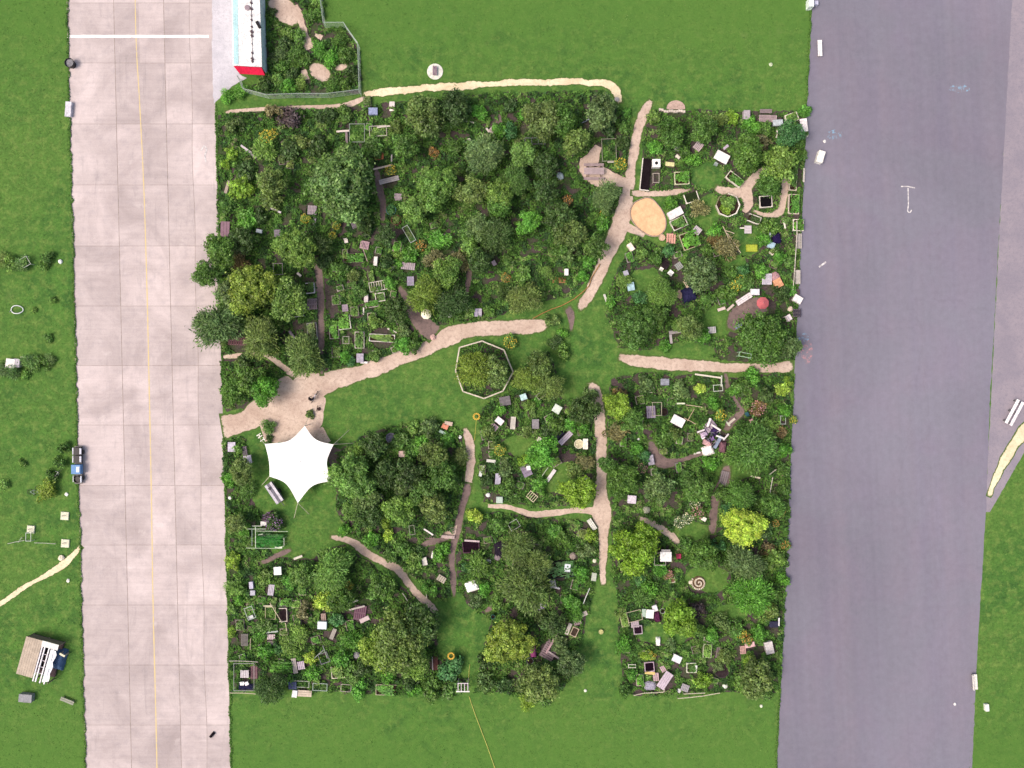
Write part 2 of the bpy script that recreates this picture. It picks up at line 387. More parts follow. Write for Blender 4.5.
# plots of planted soil: polygons in plan pixels
PLOTS = {
 'nw': [(218, 114), (290, 111), (365, 106), (420, 99), (500, 93), (600, 91), (616, 106), (628, 118), (630, 140), (624, 180), (618, 205), (602, 240), (590, 275), (575, 294), (550, 304), (520, 306), (495, 318), (440, 324), (425, 343), (380, 357), (340, 369), (300, 376), (284, 366), (262, 353), (221, 354), (217, 300), (217, 200)],
 'w': [(220, 360), (258, 358), (280, 367), (291, 378), (272, 392), (258, 406), (228, 411), (222, 405)],
 'ne': [(652, 112), (700, 110), (800, 112), (804, 130), (801, 215), (797, 300), (793, 362), (745, 362), (620, 347), (606, 318), (608, 292), (622, 262), (640, 238), (668, 250), (680, 190), (640, 192), (644, 130)],
 'e': [(611, 380), (640, 373), (700, 376), (722, 378), (790, 374), (790, 500), (785, 600), (778, 692), (700, 692), (640, 696), (624, 692), (619, 640), (618, 600), (612, 575), (610, 480), (607, 420)],
 'c': [(488, 402), (507, 394), (514, 372), (548, 350), (556, 372), (560, 398), (590, 402), (594, 440), (597, 500), (570, 505), (540, 508), (510, 502), (484, 502), (478, 470), (482, 440), (478, 415)],
 's': [(464, 522), (490, 511), (540, 518), (598, 522), (599, 570), (590, 600), (582, 640), (570, 680), (548, 702), (500, 692), (476, 690), (482, 660), (492, 620), (470, 606), (458, 590), (456, 550)],
 'm': [(336, 452), (366, 436), (400, 424), (440, 421), (462, 432), (466, 460), (462, 500), (450, 540), (448, 600), (436, 598), (410, 574), (380, 552), (350, 534), (336, 510)],
 'sw': [(229, 508), (262, 512), (272, 555), (310, 560), (328, 548), (345, 545), (380, 570), (410, 592), (436, 616), (438, 655), (470, 682), (452, 696), (400, 694), (345, 692), (290, 690), (235, 690), (230, 640)],
 't': [(222, 440), (240, 436), (255, 446), (252, 500), (262, 520), (228, 520), (224, 470)],
 'oct': [(481, 342), (462, 349), (458, 372), (465, 389), (484, 396), (501, 390), (510, 372), (503, 350)],
 'lot': [(250, 88), (258, 82), (268, 70), (266, -60), (322, -60), (325, 28), (345, 30), (360, 52), (361, 92), (318, 94), (270, 96)],
}
PLOTNAME = {'nw': 'large north western plots', 'w': 'small plot beside the taxiway path', 'ne': 'north eastern plots by the sandpit', 'e': 'long eastern plots beside the runway', 'c': 'central plots under the octagonal fence', 's': 'southern plots around the willow', 'm': 'plots right of the white tent', 'sw': 'south western plots', 't': 'strip left of the white tent', 'oct': 'ground inside the octagonal fence', 'lot': 'fenced weedy lot beside the container building'}
for k, p in PLOTS.items():
    poly_sheet('plot_ground', p, .004, 'plot', 'dark soil and weeds of the ' + PLOTNAME[k], 1.0)

LAWNS = [(708, 578, 24, 16, 'around the spiral stone bed'), (692, 531, 20, 11, 'above the white-roofed hut'), (665, 634, 30, 12, 'among the south eastern plots'), (672, 608, 12, 8, 'left of the purple shrub'), (708, 176, 17, 15, 'left of the large white table'), (708, 212, 12, 20, 'left of the octagonal raised bed'), (748, 240, 18, 17, 'around the yellow green box'), (646, 285, 18, 20, 'left of the navy tarpaulin'), (714, 322, 22, 16, 'left of the reddish yard'), (684, 351, 34, 9, 'above the straight dirt path'), (562, 478, 24, 19, 'in the lower central plots'), (520, 446, 18, 12, 'in the middle of the central plots'), (252, 462, 11, 26, 'left of the white star tent'), (735, 470, 22, 12, 'below the feathery tree in the eastern plots'), (640, 178, 6, 14, 'along the white edged bed'), (732, 612, 18, 9, 'right of the purple shrub'), (560, 305, 18, 8, 'behind the log edging'), (735, 262, 14, 8, 'below the brush pile')]
for x_, y_, rx_, ry_, lb_ in LAWNS:
    poly_sheet('lawn_patch', [(x_+rx_*math.cos(k*PI/8)*rng.uniform(.8, 1.15), y_+ry_*math.sin(k*PI/8)*rng.uniform(.8, 1.15)) for k in range(16)], .008, 'grass', 'small patch of mown grass ' + lb_, .8, 3)
ribbon('dirt_path', [(221, 427, 25), (232, 425, 22), (245, 421, 20), (262, 411, 28), (282, 399, 38), (302, 390, 36), (325, 383, 22), (350, 376, 16), (380, 366, 15), (410, 355, 14), (432, 345, 15), (452, 335, 17), (475, 329, 14), (500, 328, 14), (520, 327, 13), (538, 326, 12), (549, 324, 5)], .012, 'path', 'broad pinkish dirt path between the taxiway and the octagonal fence', .7)
ribbon('dirt_path', [(262, 432, 22), (284, 425, 34), (300, 416, 44), (310, 402, 36), (318, 392, 20)], .016, 'path', 'trampled dirt forecourt above the white tent', .8)
ribbon('dirt_path', [(652, 100, 4), (645, 110, 8), (638, 130, 9), (634, 150, 9), (630, 175, 9), (627, 195, 12), (621, 220, 17), (612, 245, 15), (602, 268, 12), (592, 290, 11), (582, 305, 9), (577, 308, 6)], .012, 'path', 'pinkish dirt path winding down past the sandpit', .6)
ribbon('dirt_path', [(620, 224, 9), (632, 229, 8), (644, 236, 4)], .016, 'path', 'dirt spur curling under the sandpit', .5)
ribbon('dirt_path', [(630, 193, 4), (650, 194, 4), (675, 192, 4), (692, 189, 2)], .020, 'path', 'narrow dirt trail above the sandpit', .3)
ribbon('dirt_path', [(628, 184, 8), (613, 180, 14), (600, 176, 22), (588, 168, 18), (592, 158, 14), (598, 146, 7)], .016, 'path', 'dirt clearing around the picnic table', .7)
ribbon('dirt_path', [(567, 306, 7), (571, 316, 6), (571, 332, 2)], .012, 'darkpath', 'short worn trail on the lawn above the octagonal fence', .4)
ribbon('dirt_path', [(618, 356, 5), (630, 360, 10), (650, 362, 12), (680, 365, 12), (710, 367, 10), (735, 368, 8), (770, 368, 8), (794, 367, 11)], .012, 'path', 'straight dirt path to the runway edge', .6)
ribbon('dirt_path', [(725, 372, 3), (728, 388, 4), (736, 402, 3), (742, 412, 4), (732, 420, 8), (724, 432, 8)], .016, 'darkpath', 'thin trail down from the straight dirt path', .4)
ribbon('dirt_path', [(590, 381, 5), (595, 392, 13), (598, 410, 12), (601, 440, 11), (602, 470, 10), (601, 495, 12), (602, 513, 19), (604, 535, 9), (603, 560, 7), (603, 586, 4)], .012, 'path', 'straight pinkish path between the central and eastern plots', .5)
ribbon('dirt_path', [(600, 512, 8), (578, 510, 6), (552, 513, 6), (530, 514, 6), (508, 507, 5), (488, 506, 4)], .016, 'path', 'narrow path crossing under the central plots', .4)
ribbon('dirt_path', [(465, 427, 4), (469, 442, 8), (471, 462, 8), (467, 488, 7)], .012, 'path', 'narrow path right of the plots beside the tent', .4)
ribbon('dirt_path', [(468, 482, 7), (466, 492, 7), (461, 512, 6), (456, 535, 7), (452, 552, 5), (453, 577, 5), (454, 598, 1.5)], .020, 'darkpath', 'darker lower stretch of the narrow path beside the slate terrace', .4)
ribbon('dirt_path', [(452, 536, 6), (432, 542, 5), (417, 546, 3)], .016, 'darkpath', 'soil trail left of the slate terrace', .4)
ribbon('dirt_path', [(329, 537, 3), (350, 541, 6), (370, 555, 7), (395, 568, 8), (408, 582, 6), (420, 597, 7), (438, 613, 6)], .012, 'path', 'diagonal dirt path below the white tent', .5)
ribbon('dirt_path', [(638, 517, 5), (655, 525, 5), (670, 535, 6), (681, 546, 5)], .012, 'path', 'short dirt path to the white hut', .4)
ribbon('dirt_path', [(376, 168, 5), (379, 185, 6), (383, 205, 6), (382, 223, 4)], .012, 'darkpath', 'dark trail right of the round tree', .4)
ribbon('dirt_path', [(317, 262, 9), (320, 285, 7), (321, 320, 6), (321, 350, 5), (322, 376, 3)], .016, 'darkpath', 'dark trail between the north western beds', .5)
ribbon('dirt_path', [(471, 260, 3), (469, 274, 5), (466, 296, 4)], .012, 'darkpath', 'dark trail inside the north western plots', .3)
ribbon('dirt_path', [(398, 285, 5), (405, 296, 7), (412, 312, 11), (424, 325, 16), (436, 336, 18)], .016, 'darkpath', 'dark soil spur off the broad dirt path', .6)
ribbon('dirt_path', [(221, 357, 3), (245, 355, 3), (264, 354, 3), (280, 364, 5), (296, 377, 6)], .020, 'path', 'thin path above the small plot by the taxiway', .3)
ribbon('dirt_path', [(650, 440, 6), (655, 455, 12), (664, 463, 12), (680, 460, 5), (706, 451, 4)], .012, 'darkpath', 'bare soil corner in the eastern plots', .5)
ribbon('dirt_path', [(728, 464, 8), (724, 480, 11), (715, 500, 9), (712, 535, 6)], .012, 'darkpath', 'dark soil trail above the lime tree', .4)
ribbon('dirt_path', [(714, 187, 6), (728, 192, 9), (742, 191, 12), (752, 180, 9), (766, 167, 6)], .012, 'path', 'dirt trail above the octagonal raised bed', .5)
ribbon('dirt_path', [(745, 190, 12), (748, 204, 10), (744, 212, 4)], .016, 'path', 'dirt patch right of the octagonal raised bed', .5)
ribbon('dirt_path', [(787, 174, 7), (784, 195, 7), (779, 212, 7), (765, 215, 3), (752, 210, 2)], .012, 'path', 'dirt trail through the beds by the runway', .4)
ribbon('dirt_path', [(732, 332, 10), (737, 318, 18), (752, 308, 22), (768, 306, 14)], .012, 'darkpath', 'reddish trodden yard around the red parasol', .6)
ribbon('dirt_path', [(508, 597, 6), (497, 604, 6), (484, 612, 4)], .012, 'darkpath', 'soil trail under the willow', .4)
ribbon('dirt_path', [(260, 563, 4), (274, 557, 4), (292, 549, 3)], .012, 'darkpath', 'soil trail under the green net cage', .3)
ribbon('dirt_path', [(499, 112, 2), (499, 122, 4), (493, 132, 5)], .012, 'darkpath', 'soil trail to the tilted pallet', .3)
ribbon('sand_path', [(362, 94.5, 4), (390, 91.5, 6), (420, 88.5, 6), (460, 86, 6), (500, 83.5, 5.5), (550, 82, 5.5), (590, 82.5, 5), (608, 85, 6), (617, 92, 7), (621, 104, 4)], .012, 'sandpath', 'bright sandy path along the north edge of the gardens', .7)
ribbon('dirt_path', [(224, 112, 2), (250, 110, 2.2), (290, 108, 2.2), (330, 106.5, 2.4), (350, 104, 4), (366, 97, 4)], .016, 'path', 'thin worn trail under the mesh fence', .3)
ribbon('dirt_path', [(82, 545.5, 5), (72, 556, 4.5), (60, 567, 5), (45, 576, 3.5), (25, 587, 3.2), (0, 604, 3.2), (-60, 640, 4)], .012, 'sandpath', 'pale dirt path across the western lawn', .5)
# sandy patches in the lot
for k, (pts, lab) in enumerate([([(272, -4, 16), (286, 12, 22), (296, 26, 8)], 'bare pinkish earth at the top of the weedy lot'), ([(296, 5, 5), (302, 24, 7), (307, 42, 8), (310, 49, 7)], 'tan earth streak in the weedy lot'), ([(311, 63, 8), (320, 72, 15), (330, 80, 8)], 'tan earth patch in the middle of the weedy lot'), ([(303, 70, 6), (306, 80, 8)], 'small earth patch left in the weedy lot'), ([(334, 68, 5), (344, 67, 7), (348, 65, 4)], 'small earth patch right in the weedy lot'), ([(315, 35, 4), (322, 38, 6)], 'tiny earth patch in the weedy lot')]):
    ribbon('bare_earth', pts, .012+.004*(k % 2), 'path', lab, .8)
poly_sheet('slate_terrace', [(421, 532), (426, 521), (436, 528), (436, 540), (424, 538)], .020, 'darkpath', 'brown slate paving of the terrace, left piece', .5)
poly_sheet('slate_terrace', [(440, 536), (448, 528), (457, 525), (455, 537), (446, 538)], .024, 'path', 'brown slate paving of the terrace, right piece', .5)
poly_sheet('ground_patch', [(329, 446), (342, 450), (341, 466), (332, 470), (328, 460)], .012, 'darkpath', 'dark purplish patch right of the white tent', .5)  # patch of dark purplish tone laid flat beside the tent
poly_sheet('ground_patch', [(308, 432), (322, 427), (331, 441), (322, 447), (312, 440)], .024, 'path', 'beaten earth behind the top tip of the tent', .4)

# ------------------------------------------------------------------ numpy helpers for planting
def inside(poly, X, Y):
    poly = np.array(poly, float); r = np.zeros(X.shape, bool); j = len(poly) - 1
    for i in range(len(poly)):
        xi, yi = poly[i]; xj, yj = poly[j]
        c = ((yi > Y) != (yj > Y)) & (X < (xj - xi) * (Y - yi) / (yj - yi + 1e-12) + xi); r ^= c; j = i
    return r
GW, GH = 1100, 820   # raster of the path mask at one pixel, offset 30
pm = np.zeros((GH, GW), bool)
yy, xx = np.mgrid[0:GH, 0:GW]
for C in PATHS:
    for x, y, w in C:
        r = w / 2 + .6; x0, x1, y0, y1 = int(x+30-r-1), int(x+30+r+2), int(y+30-r-1), int(y+30+r+2)
        if x1 < 0 or y1 < 0 or x0 >= GW or y0 >= GH: continue
        x0, y0 = max(x0, 0), max(y0, 0)
        sx, sy = xx[y0:y1, x0:x1]-30, yy[y0:y1, x0:x1]-30
        pm[y0:y1, x0:x1] |= (sx-x)**2+(sy-y)**2 < r*r
CLEAR = []       # circles (px,py,r) kept free of undergrowth
def on_path(X, Y):
    return pm[np.clip((Y+30).astype(int), 0, GH-1), np.clip((X+30).astype(int), 0, GW-1)]
def quads(P, Nn, size, asp, spin=None, droop=None, r=rng):
    """leaf quads at P with normals Nn"""
    n = len(P); ref = r.normal(0, 1, (n, 3)) if spin is None else spin
    Nn = Nn / (np.linalg.norm(Nn, axis=1)[:, None] + 1e-9)
    U = ref - (ref*Nn).sum(1)[:, None]*Nn; U /= np.linalg.norm(U, axis=1)[:, None] + 1e-9
    V = np.cross(Nn, U); a = (size*asp)[:, None]; b = size[:, None]
    Q = np.stack([P-U*a, P-V*b*.9, P+U*a, P+V*b*.9], 1)      # rhombic leaf
    return Q.reshape(-1, 3)
def leaf_mesh(name, Q, tint, hue, mat='leaf'):
    n = len(Q)//4; me = bpy.data.meshes.new(name)
    me.vertices.add(n*4); me.vertices.foreach_set('co', Q.astype(np.float32).ravel())
    me.loops.add(n*4); me.loops.foreach_set('vertex_index', np.arange(n*4, dtype=np.int32))
    me.polygons.add(n); me.polygons.foreach_set('loop_start', np.arange(0, n*4, 4, dtype=np.int32)); me.polygons.foreach_set('loop_total', np.full(n, 4, dtype=np.int32))
    me.update(calc_edges=True)
    for nm, v in (('tint', tint), ('hue', hue)):
        a = me.attributes.new(nm, 'FLOAT', 'FACE'); a.data.foreach_set('value', np.clip(v, 0, 1).astype(np.float32))
    me.materials.append(M[mat]); return me

def crown_mesh(seed, n, lobes, lobe, leaf, style='round', flat=.72):
    r = np.random.default_rng(seed)
    az = r.random(lobes)*2*PI; el = np.arcsin(np.clip(r.random(lobes)*1.25-.25, -1, 1)); rad = .50+.36*r.random(lobes)
    k = r.random(lobes) < .18; rad[k] *= .45
    ax = 1+.16*np.cos(2*az+r.random()*6)+.10*np.cos(3*az+r.random()*6)
    C = np.stack([rad*ax*np.cos(el)*np.cos(az), rad*ax*np.cos(el)*np.sin(az), rad*flat*np.sin(el)], 1)
    R = lobe*(.6+.8*r.random(lobes))
    lt = r.random(lobes); lh = r.random(lobes)
    li = r.choice(lobes, n, p=(R**2)/(R**2).sum())
    D = r.normal(0, 1, (n, 3)); D[:, 2] = D[:, 2]*.9+.25; D /= np.linalg.norm(D, axis=1)[:, None]
    P = C[li]+D*(R[li]*(.55+.55*np.sqrt(r.random(n))))[:, None]
    out = P/(np.linalg.norm(P, axis=1)[:, None]+1e-9)
    st = r.random(n) < .14; P[st] = P[st]+(out*np.array([1, 1, .3]))[st]*(r.random(st.sum())**1.5*.22)[:, None]
    if style == 'feather':
        P = P+out*(r.random(n)**2*.16)[:, None]; P[:, 2] -= .10*r.random(n)
        Nn = r.normal(0, 1, (n, 3))*.6+np.array([0, 0, .9]); spin = out+r.normal(0, .35, (n, 3))
        Q = quads(P, Nn, leaf*.55*(.6+.8*r.random(n)), 2.6+1.6*r.random(n), spin, r=r)
    else:
        Nn = D*.8+r.normal(0, .55, (n, 3))+np.array([0, 0, .35])
        Q = quads(P, Nn, leaf*(.6+.9*r.random(n)), 1.2+.5*r.random(n), r=r)
    tint = .48+.36*(lt[li]-.5)+.62*(r.random(n)-.5); hue = .45+.5*(lh[li]-.5)+.35*(r.random(n)-.5)
    return leaf_mesh('crown', Q, tint, hue)
CROWN = {'round': [crown_mesh(10+i, 7000, 90, .20, .040, flat=.75) for i in range(4)],
         'big': [crown_mesh(80+i, 15000, 150, .15, .0285, flat=.75) for i in range(3)],
         'clump': [crown_mesh(20+i, 5600, 46, .28, .044) for i in range(4)],
         'loose': [crown_mesh(30+i, 4200, 60, .21, .043, flat=.8) for i in range(4)],
         'feather': [crown_mesh(40+i, 5600, 56, .26, .042, 'feather') for i in range(3)]}
BUSH = {'round': [crown_mesh(50+i, 1300, 26, .30, .075) for i in range(4)],
        'loose': [crown_mesh(60+i, 850, 28, .27, .075) for i in range(4)],
        'feather': [crown_mesh(70+i, 900, 20, .34, .085, 'feather') for i in range(3)]}
def petals_mesh(seed):
    r = np.random.default_rng(seed); n = 80
    a = r.random(n)*2*PI; q = np.sqrt(r.random(n))*.85; P = np.stack([q*np.cos(a), q*np.sin(a), .62*np.sqrt(np.maximum(0, 1-q*q))+.12+.05*r.random(n)], 1)
    Nn = r.normal(0, .3, (n, 3))+np.array([0, 0, 1]); return leaf_mesh('bloom', quads(P, Nn, .05*(.7+.7*r.random(n)), 1+.3*r.random(n), r=r), .5+.6*(r.random(n)-.5), r.random(n))
PETALS = [petals_mesh(90+i) for i in range(3)]
def box_plants(seed):
    """plants of a bed, unit footprint and height"""
    r = np.random.default_rng(seed); n = 260; k = 9
    c = np.stack([r.random(k)-.5, r.random(k)-.5], 1)*.86; ht = .35+.65*r.random(k); li = r.integers(0, k, n)
    P = np.stack([np.clip(c[li, 0]+r.normal(0, .13, n), -.52, .52), np.clip(c[li, 1]+r.normal(0, .13, n), -.52, .52), ht[li]*r.random(n)**.6], 1)
    lt = r.random(k); lh = r.random(k)
    Nn = r.normal(0, .6, (n, 3))+np.array([0, 0, 1])
    return leaf_mesh('plants', quads(P, Nn, .058*(.6+.9*r.random(n)), 1.3+.7*r.random(n), r=r), .5+.5*(lt[li]-.5)+.4*(r.random(n)-.5), .45+.6*(lh[li]-.5)+.3*(r.random(n)-.5))
BEDPLANTS = [box_plants(100+i) for i in range(5)]
def trunk_mesh(seed):
    r = random.Random(seed); mb = MB()
    mb.tube([(0, 0, -.1), (.02, .01, .3), (-.02, .02, .6), (.0, 0, 1.0)], .055, 8, .028)
    for k in range(6):
        a = k*PI/3+r.uniform(-.3, .3); z0 = r.uniform(.45, .85); l = r.uniform(.35, .6)
        mb.tube([(0, 0, z0), (math.cos(a)*l*.5, math.sin(a)*l*.5, z0+.22), (math.cos(a)*l, math.sin(a)*l, z0+.5)], .03, 5, .008)
    me = mb.mesh('trunk'); me.materials.append(M['bark']); return me
TRUNKS = [trunk_mesh(i) for i in range(4)]
def stem_mesh(seed):
    r = random.Random(seed); mb = MB()
    for k in range(5):
        a = k*2*PI/5+r.uniform(-.4, .4); l = r.uniform(.3, .6)
        mb.tube([(0, 0, -.05), (math.cos(a)*l*.5, math.sin(a)*l*.5, .4), (math.cos(a)*l, math.sin(a)*l, .8)], .035, 5, .012)
    me = mb.mesh('stem'); me.materials.append(M['bark']); return me
STEMS = [stem_mesh(i) for i in range(3)]

PC = {'d': ((.056, .110, .034), 'dark green'), 'm': ((.085, .180, .040), 'mid green'), 'l': ((.140, .255, .062), 'light green'), 'y': ((.180, .305, .038), 'yellow green'), 'k': ((.175, .262, .048), 'olive yellow'),
      'b': ((.095, .260, .040), 'bright green'), 'L': ((.34, .48, .085), 'bright lime'), 'o': ((.132, .200, .062), 'olive'), 'G': ((.118, .222, .072), 'pale grey green'), 'g': ((.112, .185, .072), 'grey green'),
      't': ((.066, .185, .066), 'bluish green'), 'p': ((.066, .048, .070), 'purple leaved'), 'n': ((.21, .20, .11), 'tan dried'), 'r': ((.16, .125, .06), 'rusty brown')}
FC = {'Y': ((.55, .42, .05), 'yellow flowering'), 'O': ((.48, .24, .07), 'orange flowering'), 'W': ((.75, .74, .68), 'white flowering'), 'P': ((.45, .22, .30), 'pink flowering'), 'V': ((.20, .10, .30), 'violet flowering')}
def jitter(c, r): k = r.uniform(.88, 1.14); return (c[0]*k*r.uniform(.93, 1.07), c[1]*k, c[2]*k*r.uniform(.9, 1.1), 1)

def tree(px, py, rp, colour, kind='round', height=None, base=None, zb=None):
    r = random.Random(int(px*131+py*17)); c, cname = PC[colour]
    if rp >= 20 and kind in ('round', 'clump'): kind = 'big'
    R = rp*S*1.0; h = height or (1.5+R*1.15); zc = max(h-.62*R, R*.55)
    o = bpy.data.objects.new('tree', None); COL.objects.link(o); o.location = (*g(px, py, zc+.2*R), 0); o.rotation_euler = (0, 0, r.uniform(0, 6.28))
    size = 'large' if rp >= 20 else 'medium' if rp >= 16 else 'small'
    kinds = {'round': 'round dense', 'big': 'broad dense', 'clump': 'clumpy leafy', 'loose': 'loose open', 'feather': 'feathery'}
    register(o, base or f'{size} {kinds[kind]} {cname} tree', 'tree', px, py, 'trees in the gardens')
    cr = bpy.data.objects.new('crown', r.choice(CROWN[kind])); COL.objects.link(cr); cr.parent = o; cr.location = (0, 0, zc); cr.scale = (R*r.uniform(.96, 1.06), R*r.uniform(.94, 1.04), R*1.0); cr.color = jitter(c, r)
    t = bpy.data.objects.new('trunk', r.choice(TRUNKS)); COL.objects.link(t); t.parent = o; t.scale = (R*.9, R*.9, zc); t.color = (.09, .07, .055, 1)
    return o
def shrub(px, py, rp, colour, kind='round', flower=None, base=None, z=0, hz=None):
    r = random.Random(int(px*131+py*17+5)); c, cname = PC[colour]; R = rp*S
    zc = R*.5; x, y = g(px, py, zc); me = r.choice(BUSH[kind]); rot = r.uniform(0, 6.28)
    size = 'big' if rp >= 10 else 'medium' if rp >= 7 else 'little'
    kn = {'round': 'leafy', 'loose': 'sparse', 'feather': 'spiky'}[kind]
    cat, name = ('flower', 'flowering_plant') if flower else ('shrub', 'shrub')
    base = base or (f'{size} {FC[flower][1]} {kn} plant' if flower else f'{size} {cname} {kn} shrub')
    grp = 'flowering plants in the gardens' if flower else 'shrubs in the gardens'
    if rp < 7 and not flower:
        o = bpy.data.objects.new(name, me); COL.objects.link(o); o.location = (x, y, zc*.8+z); f = o
    else:
        o = bpy.data.objects.new(name, None); COL.objects.link(o); o.location = (x, y, z)
        f = bpy.data.objects.new('foliage', me); COL.objects.link(f); f.parent = o; f.location = (0, 0, zc)
        st = bpy.data.objects.new('stem', r.choice(STEMS)); COL.objects.link(st); st.parent = o; st.scale = (R, R, zc*1.3); st.color = (.09, .07, .05, 1)
        if flower:
            q = bpy.data.objects.new('bloom', r.choice(PETALS)); q['kind'] = 'stuff'; COL.objects.link(q); q.parent = o; q.location = (0, 0, zc*1.0); q.scale = (R, R, R*.95); q.color = (*FC[flower][0], 1)
    f.rotation_euler = (0, 0, rot); f.scale = (R, R*r.uniform(.85, 1.15), R*r.uniform(.75, 1.05)); f.color = jitter(c, r)
    return register(o, base, cat, px, py, grp)
# ------------------------------------------------------------------ garden furniture (all sizes in pixels of plan, ang anticlockwise)
def sub(name, me, parent, color=None):
    o = bpy.data.objects.new(name, me); COL.objects.link(o); o.parent = parent
    if color is not None: o.color = (*lin(color), 1)
    return o
def clear(px, py, r): CLEAR.append((px, py, r))
WOODP, WOODG, WOODD, WOODT = '#c9bcae', '#a79d98', '#5d4f47', '#b98f62'

def bed(px, py, w, h, ang=0, col=WOODP, plant='m', base='', hgt=.45, sides='NSEW', soil='#3a2d26', fill=.9, ph=.5, mat='wood'):
    t = thing('raised_bed', base, 'raised bed', px, py, ang, hz=hgt, group='raised beds in the gardens'); W, D = w*S, h*S
    mb = MB(); th = .09
    if 'N' in sides: mb.box((0, D/2, hgt/2), (W+th, th, hgt), bev=.01)
    if 'S' in sides: mb.box((0, -D/2, hgt/2), (W+th, th, hgt), bev=.01)
    if 'E' in sides: mb.box((W/2, 0, hgt/2+.003), (th, D-th, hgt), bev=.01)
    if 'W' in sides: mb.box((-W/2, 0, hgt/2+.003), (th, D-th, hgt), bev=.01)
    for sx in (-1, 1):
        for sy in (-1, 1):
            if ('E' if sx > 0 else 'W') in sides and ('N' if sy > 0 else 'S') in sides: mb.box((sx*(W/2-.08), sy*(D/2-.08), hgt/2+.01), (.07, .07, hgt+.05))
    mb.build('frame', mat, t, col)
    MB().box((0, 0, hgt*.4), (W-th-.01, D-th-.01, hgt*.8)).build('soil', 'soil', t, soil)
    if plant:
        p = sub('plants', random.choice(BEDPLANTS), t); p.location = (0, 0, hgt*.75); p.scale = (W*fill, D*fill, ph); p.color = jitter(PC[plant][0], random)
    clear(px, py, max(w, h)*.5); return t
def pallet(px, py, w, h, ang=0, col='#b9aab0', base='', z=.35, slats=6, cat='pallet'):
    t = thing('pallet', base, cat, px, py, ang, hz=z, group='wooden pallets used as seats and tables'); W, D = w*S, h*S
    mb = MB(); st = W/slats
    for k in range(slats): mb.box((-W/2+st*(k+.5), 0, z-.012+.002*(k % 2)), (st*.78, D, .025))
    mb.build('deck', 'wood', t, col)
    for y in (-.42, 0, .42): MB().box((0, y*D, (z-.03)/2), (W*.98, .09, z-.03)).build('runner', 'wood', t, WOODG)
    clear(px, py, max(w, h)*.55); return t
LEG = {}
def legs(t, W, D, z, col, mat='wood', r=.035, inset=.1):
    for sx in (-1, 1):
        for sy in (-1, 1):
            key = (round(z, 2), r, mat)
            if key not in LEG:
                m = MB().box((0, 0, z/2), (2*r, 2*r, z)).mesh('leg'); m.materials.append(M[mat]); LEG[key] = m
            l = sub('leg', LEG[key], t, col); l.location = (sx*(W/2-inset), sy*(D/2-inset), 0)
def table(px, py, w, h, ang=0, col='#f2f0ee', base='', z=.75, mat='paint', boards=1):
    t = thing('garden_table', base, 'table', px, py, ang, hz=z, group='garden tables'); W, D = w*S, h*S; mb = MB()
    for k in range(boards):
        d = D/boards; mb.box((0, -D/2+d*(k+.5), z-.02), (W, d-(.02 if boards > 1 else 0), .04), bev=.008)
    mb.build('tabletop', mat, t, col); legs(t, W, D, z-.041, WOODG); clear(px, py, max(w, h)*.6); return t
def bench(px, py, w, h, ang=0, col=WOODP, base='', back=True, z=.45, mat='wood'):
    t = thing('garden_bench', base, 'bench', px, py, ang, hz=z, group='garden benches'); W, D = w*S, h*S; mb = MB(); n = 3
    for k in range(n): mb.box((0, -D/2+D/n*(k+.5), z-.02), (W, D/n-.025, .04))
    mb.build('seat', mat, t, col)
    if back:
        b = MB()
        for k in range(2): b.box((0, D/2+.02+.02*k, z+.15+.2*k), (W, .03, .14))
        b.build('backrest', mat, t, col)
    for s in (-1, 1): MB().box((s*(W/2-.12), 0, (z-.041)/2), (.07, D*.85, z-.041)).build('leg', mat, t, WOODG)
    clear(px, py, max(w, h)*.5); return t
def box(px, py, w, h, ang=0, col='#eceaea', base='', z=.6, mat='paint', lid=None, cat='box', handle=True):
    t = thing('storage_box', base, cat, px, py, ang, hz=z, group='boxes and chests in the gardens'); W, D = w*S, h*S
    MB().box((0, 0, (z-.07)/2), (W*.95, D*.95, z-.07), bev=.02).build('body', mat, t, col)
    l = MB().box((0, 0, z-.033), (W, D, .07), bev=.02).build('lid', mat, t, lid or col)
    if handle: MB().tube([(-W*.14, -D/2-.0, z-.03), (-W*.14, -D/2-.05, z-.03), (W*.14, -D/2-.05, z-.03), (W*.14, -D/2, z-.03)], .012, 5).build('handle', 'metal', l, '#555555')
    clear(px, py, max(w, h)*.55); return t
def board(px, py, w, h, ang=0, col=WOODP, base='', z=.12, mat='wood', n=1, cat='plank'):
    """a plank or a few planks lying on two short battens"""
    t = thing('wooden_plank', base, cat, px, py, ang, hz=z, group='loose planks and rails'); W, D = w*S, max(h*S, .1); mb = MB()
    for k in range(n): mb.box((0, -D/2+D/n*(k+.5), z-.02+.003*k), (W, D/n*.86, .04), bev=.006)
    mb.build('plank', mat, t, col)
    for s in (-1, 1): MB().box((s*W*.35, 0, (z-.045)/2), (.08, D*.9, z-.045)).build('batten', 'wood', t, WOODG)
    return t
def pole(px, py, w, ang=0, col=WOODP, base='', z=.9, r=.045, mat='wood', cat='pole'):
    t = thing('leaning_pole', base, cat, px, py, ang, hz=z, group='poles and rails'); W = w*S
    MB().tube([(-W/2, 0, z-.1), (0, .02, z), (W/2, 0, z+.1)], r, 6).build('pole', mat, t, col)
    for s in (-1, 1): MB().tube([(s*W*.4, -.02, -.05), (s*W*.4, 0, z-.1+(.02 if s > 0 else -.0)-.05)], r*.8, 6).build('support', mat, t, WOODG)
    return t
